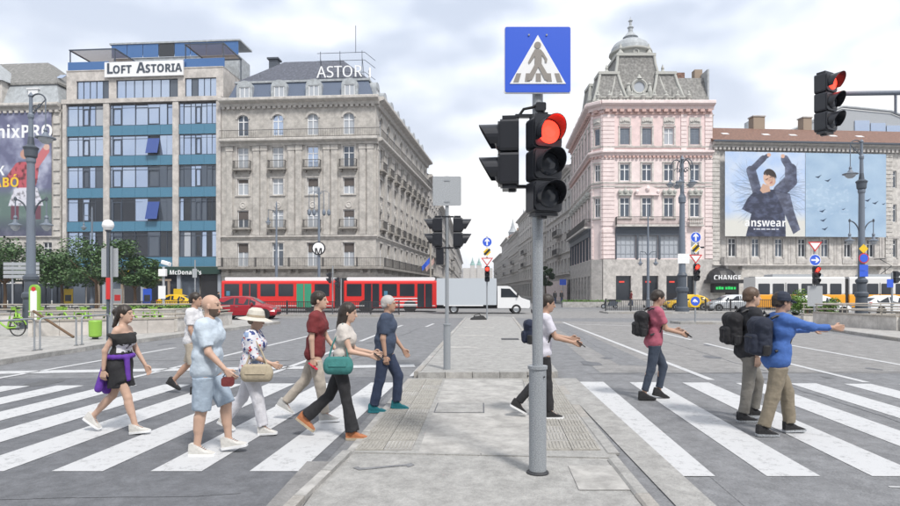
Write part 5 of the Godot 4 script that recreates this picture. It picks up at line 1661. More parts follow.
	add("lantern_cluster", q, M.lamp_iron, t)
	var m := add("metro_sign", disc(0.62, 0.14), M.black, t, T(0, 5.7, 0.12))
	add("white_field", disc(0.52, 0.01), M.sign_white, m, T(0, 0, 0.142))
	add("letter", text("M", 0.62, 0.02), M.black, m, T(0, -0.3, 0.165))
	# globe lamp with sign backs on the left pavement
	t = thing("globe_lamp", "pole with a white globe, blank sign backs and a red band on the left pavement", "street lamp", V(-11.62, 0.12, -20.4))
	add("pole", S().tube([V(0, 0, 0), V(0, 3.75, 0)], 0.05, 12), M.lamp_iron_dark, t)
	add("steel_post", S().bb(0.09, 0, -0.03, 0.15, 3.2, 0.03), M.galvanised, t)
	add("globe", S().lathe([[0.05, -0.19], [0.12, -0.16], [0.18, -0.06], [0.19, 0.0], [0.17, 0.09], [0.11, 0.16], [0, 0.19]], V(0, 3.92, 0), 18, true), M.sign_white, t)
	add("globe_cup", S().lathe([[0.05, 0], [0.09, 0.04], [0.1, 0.08]], V(0, 3.68, 0), 12), M.lamp_iron_dark, t)
	for s in [-1, 1]: add("sign_back", S().rbox(V(s * 0.165 + 0.02, 2.65, -0.07), V(0.24, 0.98, 0.012), 0.02), M.sign_back, t)
	add("red_band", S().tube([V(0.02, 1.4, 0.02), V(0.02, 2.13, 0.02)], 0.078, 12), M.sign_red, t)

	# camera mast and small sign poles further back
	t = thing("camera_mast", "white mast with a surveillance camera and notices behind the left parapet", "mast", V(-16.7, 0.12, -35.0))
	add("pole", S().tube([V(0, 0, 0), V(0, 3.1, 0)], 0.07, 10), M.sign_back, t)
	add("camera", S().rbox(V(0, 0, 0), V(0.2, 0.22, 0.6), 0.04), M.sign_white, t, Transform3D(Basis(Vector3.UP, 1.2) * Basis(Vector3.RIGHT, 0.25), V(0.15, 3.3, 0)))
	add("box", S().rbox(V(0, 2.75, 0.1), V(0.42, 0.42, 0.2), 0.03), M.sign_white, t)
	add("notice", S().box(V(-0.05, 1.6, 0.1), V(0.42, 0.75, 0.015)), M.sign_white, t)
	for a in [[-17.2, -40.5, 3.9, "thin grey sign pole behind the red car"]]:
		t = thing("sign_pole", a[3], "sign", V(a[0], 0.0, a[1]))
		add("pole", S().tube([V(0, 0, 0), V(0, a[2], 0)], 0.045, 10), M.galvanised, t)
		add("sign_back", S().box(V(0, a[2] - 0.9, 0.06), V(0.3, 0.6, 0.012)), M.sign_back, t)

# bar railing between two points on the ground
func bar_fence(label: String, x0: float, d0: float, x1: float, d1: float, y: float, tall: float) -> Node3D:
	var f := facade(x0, d0, x1, d1)
	var t := thing("railing", label, "railing", V(x0, y, -d0))
	t.rotation.y = atan2(-f.basis.x.z, f.basis.x.x)
	var w := V(x0, 0, d0).distance_to(V(x1, 0, d1))
	var n := int(w / 2.0)
	for i in n + 1:
		add("post", keep("fpost %.2f" % tall, func(): return S().bb(-0.035, 0, -0.035, 0.035, tall + 0.05, 0.035)), M.iron, t, T(w * i / n, 0, 0))
	var wd := w / n
	for i in n:
		add("panel", keep("fpanel %.3f %.2f" % [wd, tall], func(): return railing(S(), 0.04, wd - 0.04, 0.08, tall - 0.1, 0, 0.125, 0.035)), M.iron, t, T(w * i / n, 0, 0))
	return t
# low stone parapet of panels with two pipe rails above
func parapet(label: String, pts: Array, tall: float, rails: Array, m: Material) -> void:
	var t := thing("parapet", label, "wall", V(pts[0][0], 0.12, -pts[0][1]))
	for i in pts.size() - 1:
		var a := V(pts[i][0], 0.12, -pts[i][1]) - t.position
		var b := V(pts[i + 1][0], 0.12, -pts[i + 1][1]) - t.position
		var dir := (b - a).normalized()
		var n := maxi(1, int(round((b - a).length() / 1.05)))
		var each := (b - a).length() / n
		var bs := Basis(dir, Vector3.UP, dir.cross(Vector3.UP))
		for k in n:
			var me := keep("panel %.3f %.2f" % [each, tall], func(): return S().rbox(V(each / 2, tall / 2, 0), V(each - 0.012, tall, 0.26), 0.015, 1))
			add("stone_panel", me, pick([m, m, M.white_stone]), t, Transform3D(bs, a + dir * each * k + Vector3(0, 0, rng.randf_range(-0.004, 0.004))))
			add("coping", keep("coping %.3f %.2f" % [each, tall], func(): return S().rbox(V(each / 2, tall + 0.03, 0), V(each - 0.01, 0.06, 0.34), 0.012, 1)), M.rail_pale, t, Transform3D(bs, a + dir * each * k))
			if k % 2 == 0: add("rail_post", keep("rpost %.2f %.2f" % [tall, rails[-1]], func(): return S().tube([V(0, tall + 0.05, 0), V(0, rails[-1], 0)], 0.025, 8)), M.rail_pale, t, Transform3D(bs, a + dir * each * k + dir * 0.1))
		for h in rails:
			add("rail", S().tube([a + V(0, h, 0), b + V(0, h, 0)], 0.032, 8), M.rail_pale, t)
# shared bicycle: frame, wheels with tyre and spokes, mudguards, basket, saddle, bars
func make_bike() -> Node3D:
	var t := thing("rental_bicycle", "lime green rental bicycle nearest the hoops, its wheel in full view", "bicycle", Vector3.ZERO, 0.0, "rental bicycles at the docking station")
	for k in 2:
		var wx: float = [-0.53, 0.53][k]
		var q := S()
		var ring := []
		for i in 25: ring.append(V(cos(TAU * i / 24) * 0.315, 0.335 + sin(TAU * i / 24) * 0.315, 0))
		q.tube(ring, 0.022, 6, false)
		var wl := add("wheel", q, M.rubber, t, T(wx, 0, 0))
		q = S()
		for i in 12: q.tube([V(0, 0.335, 0), V(cos(TAU * i / 12) * 0.3, 0.335 + sin(TAU * i / 12) * 0.3, 0)], 0.004, 3, false)
		q.tube([V(0, 0.335, -0.06), V(0, 0.335, 0.06)], 0.035, 8)
		add("spokes", q, M.galvanised, wl)
		q = S()
		for i in 9:
			var a0 := PI * (0.15 + 0.085 * i) - (0.25 if k == 1 else 0.0)
			var a1 := PI * (0.15 + 0.085 * (i + 1)) - (0.25 if k == 1 else 0.0)
			var p := [V(cos(a0) * 0.36, 0.335 + sin(a0) * 0.36, -0.035), V(cos(a0) * 0.36, 0.335 + sin(a0) * 0.36, 0.035), V(cos(a1) * 0.36, 0.335 + sin(a1) * 0.36, 0.035), V(cos(a1) * 0.36, 0.335 + sin(a1) * 0.36, -0.035)]
			q.quad(p[0], p[1], p[2], p[3])
		add("mudguard", q, M.lime, t, T(wx, 0, 0))
	var q := S()
	q.tube([V(-0.53, 0.335, 0), V(-0.12, 0.3, 0), V(0.08, 0.42, 0), V(0.4, 0.72, 0)], 0.035, 8)
	q.tube([V(-0.12, 0.3, 0), V(-0.22, 0.75, 0)], 0.03, 8).tube([V(-0.53, 0.335, 0), V(-0.2, 0.62, 0)], 0.018, 6)
	q.tube([V(0.53, 0.335, 0), V(0.4, 0.72, 0), V(0.36, 0.95, 0)], 0.028, 8)
	add("frame", q, M.lime, t)
	add("chain_case", S().rbox(V(-0.3, 0.31, 0.06), V(0.52, 0.14, 0.02), 0.06, 3), M.black, t)
	q = S()
	q.tube([V(0.36, 0.93, 0), V(0.37, 1.02, 0)], 0.02, 6).tube([V(0.22, 1.04, -0.3), V(0.34, 1.05, -0.12), V(0.37, 1.02, 0), V(0.34, 1.05, 0.12), V(0.22, 1.04, 0.3)], 0.014, 6)
	add("handlebar", q, M.black, t)
	add("saddle", S().loft([[V(-0.36, 0.9, -0.09), V(-0.36, 0.9, 0.09), V(-0.36, 0.97, 0.06), V(-0.36, 0.97, -0.06)], [V(-0.2, 0.9, -0.06), V(-0.2, 0.9, 0.06), V(-0.2, 0.96, 0.04), V(-0.2, 0.96, -0.04)], [V(-0.1, 0.92, -0.02), V(-0.1, 0.92, 0.02), V(-0.1, 0.95, 0.015), V(-0.1, 0.95, -0.015)]]), M.black, t)
	add("seat_post", S().tube([V(-0.22, 0.72, 0), V(-0.25, 0.92, 0)], 0.016, 6), M.galvanised, t)
	q = S()
	q.loft([[V(0.42, 0.78, -0.13), V(0.66, 0.78, -0.13), V(0.66, 0.78, 0.13), V(0.42, 0.78, 0.13)], [V(0.4, 0.98, -0.17), V(0.72, 0.98, -0.17), V(0.72, 0.98, 0.17), V(0.4, 0.98, 0.17)]], false)
	q.quad(V(0.42, 0.78, -0.13), V(0.66, 0.78, -0.13), V(0.66, 0.78, 0.13), V(0.42, 0.78, 0.13))
	add("basket", q, M.lime, t)
	add("rear_panel", S().rbox(V(-0.5, 0.62, 0.04), V(0.4, 0.2, 0.02), 0.05, 3), M.lime, t)
	return t

func street_furniture() -> void:
	bar_fence("black bar railing on the median in front of the red bus", -23.8, 44.0, -3.6, 42.4, 0.13, 0.95)
	bar_fence("black bar railing before the pink house", 12.8, 49.4, 27.2, 49.4, 0.13, 1.0)
	# hoops along the left kerb
	var spots := [[-11.78, 15.2, -11.7, 16.9], [-11.68, 17.1, -11.52, 18.5], [-11.5, 18.75, -11.35, 20.0], [-11.85, 12.8, -11.8, 14.9]]
	for i in 4:
		var s: Array = spots[i]
		var t := thing("barrier_hoop", ["steel barrier hoop by the kerb, second from the left edge", "steel barrier hoop by the kerb, middle one before the bikes", "steel barrier hoop by the kerb nearest the globe lamp", "steel barrier hoop at the left edge of the picture"][i], "barrier", V(s[0], 0.12, -s[1]), 0.0, "barrier hoops along the left kerb")
		var e := V(s[2] - s[0], 0, s[1] - s[3])
		var u := e.normalized()
		add("hoop", S().tube([V(0, 0, 0), V(0, 0.8, 0), V(0, 0.87, 0) + u * 0.03, V(0, 0.9, 0) + u * 0.1, e - u * 0.1 + V(0, 0.9, 0), e - u * 0.03 + V(0, 0.87, 0), e + V(0, 0.8, 0), e], 0.026, 10), M.galvanised, t)
		for p in [Vector3.ZERO, e]: add("foot", S().lathe([[0.07, 0], [0.07, 0.012], [0.03, 0.014]], p, 12), M.iron, t)
	# parapets of the underpass stairs
	parapet("low stone parapet with pipe rails round the underpass on the left", [[-15.6, 22.2], [-11.3, 24.6], [-11.2, 30.5]], 0.55, [0.72, 0.92], M.travertine)
	parapet("farther stone parapet with rails behind the rental bikes", [[-30.0, 29.5], [-12.2, 31.2]], 0.5, [0.75, 1.0], M.white_stone)
	parapet("low stone parapet with pipe rails on the right pavement", [[18.5, 30.4], [18.95, 25.3], [30.0, 24.0]], 0.58, [0.8, 1.02], M.white_stone)
	parapet("farther parapet rails behind the right lamp pedestal", [[19.0, 32.4], [36.0, 33.0]], 0.4, [0.7, 1.0], M.white_stone)
	var hr := thing("slanted_handrail", "brown slanted board leaning at the left parapet stairs", "handrail", V(-15.2, 0.12, -21.8))
	add("board", S().tube([V(0.0, 0.95, -0.1), V(1.75, 0.03, 0.35)], 0.045, 6), M.wood, hr)
	add("post", S().tube([V(0.0, 0, -0.1), V(0.0, 0.95, -0.1)], 0.03, 8), M.rail_pale, hr)
	# bikes at the docking station
	var first := make_bike()
	first.position = V(-16.55, 0.12, -22.3)
	first.rotation.y = PI - 0.1
	var labels := ["lime rental bicycle second from the left, partly behind the lamp", "lime rental bicycle right beside the green station pillar", "lime rental bicycle behind the middle barrier hoop", "lime rental bicycle between the middle hoop and the bin", "lime rental bicycle just left of the green bin", "lime rental bicycle right of the green bin", "lime rental bicycle at the right end of the row", "lime rental bicycle at the far left edge"]
	for i in 8:
		copy_of(first, labels[i], V(-18.9 + i * 1.02 if i < 7 else -21.0, 0.12, -26.2 - (i % 3) * 0.25), 2.3 + (i % 3) * 0.25)
	var t := thing("station_pillar", "rounded green and white bike station pillar beside the lamp", "sign", V(-16.6, 0.12, -24.0))
	var p := PackedVector2Array()
	for i in 9: p.append(Vector2(cos(PI * i / 8) * 0.19, 1.75 + sin(PI * i / 8) * 0.19))
	p.append(Vector2(-0.19, 0)); p.append(Vector2(0.19, 0))
	add("body", S().prism(p, -0.07, 0.07), M.lime, t)
	add("info_panel", S().rbox(V(0, 1.1, 0.075), V(0.26, 1.2, 0.012), 0.03), M.sign_white, t)
	add("logo", disc(0.09, 0.01), M.sign_red, t, T(0, 1.76, 0.075))
	t = thing("litter_bin", "lime green litter bin beside the globe lamp", "bin", V(-12.35, 0.12, -20.9))
	add("body", S().lathe([[0.17, 0.08], [0.2, 0.12], [0.21, 0.62], [0.19, 0.66], [0.15, 0.66], [0.15, 0.5], [0, 0.5]], Vector3.ZERO, 14), M.lime, t)
	add("foot", S().lathe([[0.1, 0], [0.1, 0.1]], Vector3.ZERO, 10), M.iron, t)
	# boards and shelters further back
	for a in [[-37.0, -58.2, M.sign_yellow, "yellow advertising board under the trees on the left"], [-27.2, -60.0, M.sign_yellow, "yellow advertising panel by the burger shop"], [-30.0, -59.5, M.sign_blue, "dark blue advertising panel by the burger shop"], [-33.5, -60.5, M.sign_back, "pale menu board under the trees"]]:
		t = thing("advert_board", a[3], "sign", V(a[0], 0.12, a[1]))
		add("panel", S().rbox(V(0, 1.15, 0), V(0.85, 1.5, 0.06), 0.04), a[2], t)
		add("print", S().box(V(0, 1.0, 0.035), V(0.6, 0.6, 0.01)), M.lens_dark if a[2] != M.sign_back else M.sign_red, t)
		for s in [-1, 1]: add("leg", S().box(V(s * 0.35, 0.22, 0), V(0.05, 0.44, 0.05)), M.iron, t)
	t = thing("bus_shelter", "glass bus shelter under the trees at far left", "shelter", V(-46.0, 0.12, -58.5))
	for i in 5: add("post", keep("spost", func(): return S().bb(-0.05, 0, -0.05, 0.05, 2.6, 0.05)), M.lamp_iron_dark, t, T(i * 2.2, 0, 0))
	add("roof", S().bb(-0.3, 2.6, -1.2, 9.1, 2.75, 0.4), M.lamp_iron_dark, t)
	for i in 4: add("pane", keep("spane", func(): return S().bb(0.08, 0.3, -0.02, 2.12, 2.4, 0.02)), M.glass_room, t, T(i * 2.2, 0, -0.9))
	t = thing("direction_sign", "white board of slats with directions at the left edge", "sign", V(-31.0, 0.0, -43.5))
	for s in [-1, 1]: add("post", S().tube([V(s * 0.7, 0, 0), V(s * 0.7, 3.9, 0)], 0.06, 8), M.galvanised, t)
	for i in 4: add("slat", keep("dslat", func(): return S().rbox(V(0, 0, 0.08), V(2.6, 0.24, 0.04), 0.02)), M.sign_back, t, T(0, 2.85 + i * 0.3, 0))
	t = thing("terrace_canopy", "wooden terrace posts with a canopy before the burger shop", "terrace", V(-36.0, 0.12, -61.5))
	for i in 4: add("post", keep("tpost", func(): return S().bb(-0.09, 0, -0.09, 0.09, 2.7, 0.09)), M.brick_chimney, t, T(i * 2.4, 0, 0))
	add("beam", S().bb(-0.2, 2.7, -0.12, 7.4, 2.9, 0.12), M.brick_chimney, t)
	# rubber foot of a missing sign on the raised island
	t = thing("rubber_sign_foot", "black rubber sign foot lying at the end of the raised island", "sign base", V(1.65, 0.135, -34.8), 0.3)
	add("slab", S().loft([[V(-0.45, 0, -0.2), V(0.45, 0, -0.2), V(0.45, 0, 0.2), V(-0.45, 0, 0.2)], [V(-0.42, 0.08, -0.18), V(0.42, 0.08, -0.18), V(0.42, 0.08, 0.18), V(-0.42, 0.08, 0.18)], [V(-0.2, 0.2, -0.12), V(0.25, 0.24, -0.12), V(0.25, 0.24, 0.12), V(-0.2, 0.2, 0.12)]]), M.rubber, t)
	add("handle", S().tube([V(-0.3, 0.08, 0), V(-0.25, 0.26, 0), V(0.05, 0.33, 0), V(0.3, 0.1, 0)], 0.025, 6), M.rubber, t)
	# square blue plate and tall yellow mast near the street corner on the right
	t = thing("sign_pole", "blue direction plate on a pole before the cream hoarding", "sign", V(15.6, 0.12, -83.0))
	add("pole", S().tube([V(0, 0, 0), V(0, 3.2, 0)], 0.05, 8), M.galvanised, t)
	add("blue_plate", S().box(V(0, 2.9, 0.06), V(0.9, 0.8, 0.02)), M.sign_blue, t)
	t = thing("overhead_mast", "tall cream mast for overhead wires at the street corner", "mast", V(12.6, 0.0, -92.0))
	add("pole", S().tube([V(0, 0, 0), V(0, 10.5, 0)], [0.14, 0.09], 8), M.rail_pale, t)
	t = thing("overhead_mast", "tall cream mast for overhead wires beside the stone hotel", "mast", V(-2.6, 0.0, -80.0))
	add("pole", S().tube([V(0, 0, 0), V(0, 10.5, 0)], [0.14, 0.09], 8), M.rail_pale, t)

# leaf cards filling an ellipsoid-ish crown made of clumps
func leaf_cloud(clumps: Array, count: int, size: float) -> Shape:
	var q := S()
	q.colored = true
	for i in count:
		var c: Array = clumps[rng.randi() % clumps.size()]
		var d := V(rng.randfn(), rng.randfn(), rng.randfn()).normalized() * pow(rng.randf(), 0.45)
		var at: Vector3 = c[0] + d * V(c[1], c[1] * 0.75, c[1])
		q.xf = Transform3D(Basis.from_euler(V(rng.randf_range(-0.9, 0.9), rng.randf() * TAU, rng.randf_range(-0.9, 0.9))) * (size * rng.randf_range(0.6, 1.3)), at)
		var g := rng.randf_range(0.55, 1.5)
		q.col = Color(g * rng.randf_range(0.85, 1.2), g, g * rng.randf_range(0.8, 1.1))
		q.quad(V(-0.5, 0, 0), V(0, 0.06, -0.32), V(0.5, 0, 0), V(0, 0.06, 0.32))
	return q
func leaf_mat(key: String, r: float, g: float, b: float) -> void:
	var m := mat(key, r, g, b, 0.6)
	m.vertex_color_use_as_albedo = true
	m.backlight_enabled = true
	m.backlight = Color(r, g, b).linear_to_srgb() * 0.6
func greenery() -> void:
	leaf_mat("leaf_dark", 0.075, 0.145, 0.05)
	leaf_mat("leaf_bright", 0.13, 0.24, 0.035)
	leaf_mat("leaf_grass", 0.14, 0.27, 0.05)
	var trees := [[-40.8, 55, 6.2, 3.1, "bushy green tree at the far left before the poster"], [-36.2, 56, 5.7, 2.9, "dense green tree left of the globe lamp pole"], [-31.8, 54, 6.3, 2.9, "broad green tree in front of the blue panels"], [-28.9, 55, 5.0, 2.0, "small green tree right of the globe lamp"], [-45.6, 58, 6.0, 2.8, "green tree cut by the left edge"], [15.9, 100, 6.2, 1.3, "narrow green tree before the cream hoarding down the street"]]
	for a in trees:
		var t := thing("street_tree", a[4], "tree", V(a[0], 0.1, -a[1]), rng.randf() * TAU, "street trees")
		var h: float = a[2]
		var q := S()
		q.tube([V(0, 0, 0), V(0.05, h * 0.22, 0), V(-0.03, h * 0.45, 0.04), V(0.02, h * 0.8, 0)], [0.17, 0.13, 0.1, 0.03], 8)
		for i in 6:
			var an := TAU * i / 6 + rng.randf()
			q.tube([V(0, h * 0.38, 0), V(cos(an) * a[3] * 0.4, h * 0.55, sin(an) * a[3] * 0.4), V(cos(an) * a[3] * 0.75, h * (0.6 + 0.2 * rng.randf()), sin(an) * a[3] * 0.75)], [0.07, 0.045, 0.015], 6)
		add("trunk", q, M.wood, t)
		var cl := []
		for i in 22:
			var an := rng.randf() * TAU
			var rr: float = a[3] * sqrt(rng.randf()) * 0.85
			cl.append([V(cos(an) * rr, h * rng.randf_range(0.45, 0.92), sin(an) * rr), a[3] * rng.randf_range(0.28, 0.46)])
		add("crown", leaf_cloud(cl, 6500, 0.27), M.leaf_dark, t)
	# bright shrub by the right signal, in a dark planter
	for a in [[20.0, 33.6, 1.9, 1.1, "bright green bush behind the right signal"], [21.4, 34.2, 1.3, 0.8, "lower green bush right of the signal"]]:
		var t := thing("bush", a[4], "bush", V(a[0], 0.1, -a[1]))
		add("stem", S().tube([V(0, 0, 0), V(0, a[2] * 0.6, 0)], 0.05, 6), M.wood, t)
		var cl := []
		for i in 9: cl.append([V(rng.randf_range(-0.8, 0.8) * a[3], a[2] * rng.randf_range(0.3, 0.85), rng.randf_range(-0.5, 0.5) * a[3]), a[3] * 0.42])
		add("leaves", leaf_cloud(cl, 2600, 0.12), M.leaf_bright, t)
	# clipped grass and ivy strip behind the left parapet, and by the street corner
	for a in [[-18.2, 33.0, 3.7, 0.8, "strip of bright ground cover behind the left parapet"], [12.4, 66.5, 6.5, 0.6, "strip of green ground cover by the pink house corner"]]:
		var t := thing("planted_strip", a[4], "plants", V(a[0], 0.0, -a[1]))
		add("planter", S().rbox(V(a[2] / 2, a[3] / 2, 0), V(a[2], a[3], 1.0), 0.04, 1), M.concrete, t)
		var cl := []
		for i in 14: cl.append([V((i + 0.5) * a[2] / 14, a[3] + 0.02, rng.randf_range(-0.2, 0.2)), 0.32])
		add("leaves", leaf_cloud(cl, 2600, 0.13), M.leaf_grass, t)
		t.get_child(1).set_meta("kind", "stuff")

func wheel(parent: Node, at: Vector3, r: float, wide: float) -> void:
	var q := S(); q.xf = Transform3D(Basis(Vector3.RIGHT, PI / 2), Vector3.ZERO)
	var w := add("wheel", keep("tyre %.2f %.2f" % [r, wide], func(): return q.lathe([[r * 0.6, -wide / 2], [r * 0.95, -wide / 2], [r, -wide * 0.35], [r, wide * 0.35], [r * 0.95, wide / 2], [r * 0.6, wide / 2]], Vector3.ZERO, 20)), M.rubber, parent, Transform3D(Basis(), at))
	var q2 := S(); q2.xf = Transform3D(Basis(Vector3.RIGHT, PI / 2), Vector3.ZERO)
	add("rim", keep("rim %.2f %.2f" % [r, wide], func(): return q2.lathe([[0, -wide * 0.4], [r * 0.62, -wide * 0.46], [r * 0.62, wide * 0.46], [r * 0.5, wide * 0.36], [r * 0.2, wide * 0.42], [0, wide * 0.42]], Vector3.ZERO, 20)), M.galvanised, w)
# car from cross-sections along its length; front towards +x
func car(label: String, paint: Material, at: Vector3, turn: float, estate := false) -> Node3D:
	var t := thing("car", label, "car", at, turn, "cars crossing the square")
	# x, y low, y belt, y top, half low, half belt, half top
	var st := [[-2.02, 0.42, 0.62, 0.66, 0.66, 0.66, 0.5], [-1.98, 0.26, 0.82, 0.92, 0.76, 0.76, 0.58], [-1.85, 0.22, 0.9, 1.05, 0.8, 0.8, 0.6], [-1.45, 0.2, 0.93, 1.4, 0.83, 0.82, 0.6], [-0.8, 0.2, 0.92, 1.48, 0.84, 0.83, 0.62], [0.0, 0.2, 0.91, 1.47, 0.84, 0.83, 0.62], [0.45, 0.2, 0.9, 1.36, 0.84, 0.82, 0.6], [1.15, 0.2, 0.88, 0.96, 0.83, 0.79, 0.62], [1.6, 0.22, 0.82, 0.88, 0.8, 0.74, 0.56], [1.92, 0.25, 0.7, 0.74, 0.74, 0.66, 0.5], [2.03, 0.36, 0.58, 0.6, 0.62, 0.58, 0.42]]
	if not estate: st[3][3] = 1.3
	var rings := []
	for s in st:
		var r := []
		for k in [1, -1]:
			var half := [[s[4] * 0.94, s[1]], [s[4], s[1] + 0.08], [s[4] * 1.01, (s[1] + s[2]) / 2], [s[5], s[2] - 0.05], [s[5] * 0.97, s[2]], [s[6] + 0.02, s[3] - 0.05], [s[6] * 0.86, s[3]]]
			if k == -1: half.reverse()
			for p in half: r.append(V(s[0], p[1], p[0] * k))
		rings.append(r)
	add("body", S().loft(rings), paint, t)
	# glass: side windows, windscreen, rear window just proud of the body
	var at_x := func(x: float) -> Array:
		for i in st.size() - 1:
			if x <= st[i + 1][0]:
				var f: float = (x - st[i][0]) / (st[i + 1][0] - st[i][0])
				var o := []
				for k in 7: o.append(lerpf(st[i][k], st[i + 1][k], f))
				return o
		return st[-1]
	for k in [1, -1]:
		for span in [[-1.5, -0.62], [-0.54, 0.28], [0.34, 0.72]]:
			var q := S()
			var a: Array = at_x.call(span[0]); var b: Array = at_x.call(span[1])
			var p := []
			for e in [[a, 0.04], [b, 0.04], [b, 0.86], [a, 0.86]]:
				var s: Array = e[0]
				var f: float = e[1]
				p.append(V(s[0], lerpf(s[2], s[3] - 0.05, f), (lerpf(s[5] * 0.97, s[6] + 0.02, f) + 0.008) * k))
			if k == 1: q.quad(p[0], p[1], p[2], p[3])
			else: q.quad(p[1], p[0], p[3], p[2])
			add("side_window", q, M.glass_dark, t)
	for span in [[1.08, 0.5], [-1.86, -1.5]]:
		var a: Array = at_x.call(span[0]); var b: Array = at_x.call(span[1])
		var q := S()
		q.quad(V(a[0], a[3] + 0.012, -a[6] * 0.84), V(a[0], a[3] + 0.012, a[6] * 0.84), V(b[0], b[3] + 0.012, b[6] * 0.84), V(b[0], b[3] + 0.012, -b[6] * 0.84))
		add("windscreen", q, M.glass_room, t)
	for x in [-1.25, 1.3]:
		for k in [1, -1]:
			var q := S(); q.xf = Transform3D(Basis(Vector3.RIGHT, PI / 2 * k), Vector3.ZERO)
			q.lathe([[0, 0], [0.36, 0], [0.36, 0.01], [0, 0.012]], Vector3.ZERO, 20)
			add("wheel_arch", q, M.rubber, t, T(x, 0.33, k * 0.842))
			wheel(t, V(x, 0.31, k * 0.77), 0.31, 0.19)
	for k in [1, -1]:
		add("headlight", S().rbox(V(0, 0, 0), V(0.3, 0.15, 0.26), 0.05), M.chrome, t, T(1.84, 0.68, k * 0.56))
		add("tail_light", S().rbox(V(0, 0, 0), V(0.12, 0.26, 0.2), 0.04), M.sign_red, t, T(-1.92, 0.84, k * 0.66))
		add("mirror", S().rbox(V(0.55, 0.98, k * 0.92), V(0.12, 0.12, 0.2), 0.03), paint, t)
		add("sill", S().box(V(0.0, 0.24, k * 0.845), V(1.9, 0.08, 0.02)), M.rubber, t)
		add("door_line", S().box(V(-0.58, 0.58, k * 0.85), V(0.012, 0.62, 0.006)), M.rubber, t)
		add("door_handle", S().box(V(-0.4, 0.82, k * 0.852), V(0.18, 0.03, 0.02)), M.chrome, t)
	add("bumper", S().rbox(V(1.98, 0.4, 0), V(0.12, 0.16, 1.2), 0.04), M.rubber, t)
	return t
func vehicles() -> void:
	mat("red_paint", 0.30, 0.012, 0.022, 0.25)
	mat("bus_red", 0.62, 0.022, 0.018, 0.35)
	mat("taxi_yellow", 0.72, 0.44, 0.01, 0.3)
	mat("silver_paint", 0.52, 0.55, 0.58, 0.3, "", 1, 0.3)
	mat("white_paint", 0.72, 0.73, 0.74, 0.35)
	mat("truck_grey", 0.46, 0.50, 0.54, 0.4)
	mat("tram_orange", 0.78, 0.34, 0.012, 0.35)
	mat("tram_white", 0.66, 0.66, 0.65, 0.4)
	mat("ad_green", 0.03, 0.26, 0.15, 0.45)
	car("red hatchback driving past the left parapet", M.red_paint, V(-13.05, 0, -38.6), 0.05, true)
	car("yellow taxi in front of the glass hotel", M.taxi_yellow, V(-25.6, 0, -57.0), 0.0)
	car("silver car behind the right railing", M.silver_paint, V(24.9, 0, -53.5), PI)
	car("yellow car beside the silver one behind the right railing", M.taxi_yellow, V(22.3, 0, -56.6), PI)
	car("white car beyond the right lamp pedestal", M.white_paint, V(33.0, 0, -45.0), 0.0)
	car("pale car further down the street in the right lane", M.silver_paint, V(9.2, 0, -96.0), PI / 2)
	car("dark red car waiting down the street", M.red_paint, V(5.6, 0, -118.0), PI / 2)
	car("white car small down the street", M.white_paint, V(12.0, 0, -140.0), PI / 2)
	car("white car passing behind the man in the blue shirt", M.white_paint, V(27.4, 0, -44.6), 0.0, true)
	# red articulated bus
	var t := thing("articulated_bus", "red articulated bus with pale roof crossing behind the railing", "bus", V(-19.4, 0, -51.0))
	for part in [[0.0, 9.6], [10.4, 18.3]]:
		var q := S()
		q.xf = Transform3D(Basis(Vector3(0, 0, -1), Vector3.UP, Vector3(1, 0, 0)), Vector3.ZERO)
		q.rbox(V(1.27, 1.5, (part[0] + part[1]) / 2), V(2.54, 2.35, part[1] - part[0]), 0.16, 3)
		var body := add("body", q, M.bus_red, t)
		q = S()
		q.rbox(V((part[0] + part[1]) / 2, 2.83, -1.27), V(part[1] - part[0] - 0.4, 0.3, 2.2), 0.1)
		add("roof_unit", q, M.white_paint, body)
		add("skirt", S().bb(part[0] + 0.1, 0.28, -2.5, part[1] - 0.1, 0.36, -0.03), M.rubber, body)
		add("pale_stripe", S().bb(part[0] + 0.15, 0.52, 0.0, part[1] - 0.15, 0.58, 0.012), M.white_paint, body)
		var n := int((part[1] - part[0]) / 1.45)
		for i in n:
			var x0: float = part[0] + 0.2 + i * (part[1] - part[0] - 0.4) / n
			var door: bool = i % 3 == 1
			var ad: bool = part[0] < 1 and i in [4]
			var wn := add("door" if door else "window", keep("buswin %s" % door, func(): return S().rbox(V(0.66, 1.42 if door else 1.88, 0.006), V(1.26, 2.0 if door else 1.05, 0.02), 0.06)), M.glass_dark if not ad else M.ad_green, body, T(x0, 0, 0))
			if door: add("door_leaf", keep("doorleaf", func(): return S().bb(0.63, 0.42, 0.016, 0.69, 2.4, 0.024)), M.bus_red, wn)
			elif rng.randf() < 0.6: add("seat_back", keep("seatback", func(): return S().bb(0.2, 1.4, 0.0165, 0.5, 1.8, 0.0185)), M.teal_panel, wn)
	add("bellows", S().bb(9.6, 0.5, -2.4, 10.4, 2.6, -0.14), M.rubber, t)
	for i in 5: add("bellows_fold", S().bb(9.66 + i * 0.15, 0.5, -0.14, 9.74 + i * 0.15, 2.6, -0.06), M.iron, t)
	for x in [2.4, 7.6, 12.2, 16.0]:
		for z in [-0.16, -2.38]: wheel(t, V(x, 0.48, z), 0.48, 0.28)
		var q := S(); q.xf = Transform3D(Basis(Vector3.RIGHT, PI / 2), Vector3.ZERO)
		add("wheel_arch", q.lathe([[0, 0], [0.56, 0], [0.56, 0.008], [0, 0.01]], Vector3.ZERO, 20), M.rubber, t, T(x, 0.5, 0.0))
	add("windscreen", S().rbox(V(0, 1.75, -1.27), V(0.04, 1.5, 2.2), 0.01), M.glass_dark, t, T(18.3, 0, 0))
	for i in 3: add("white_flash", S().bb(13.8, 0.62 + i * 0.26, 0.0, 16.9, 0.7 + i * 0.26, 0.013), M.white_paint, t)
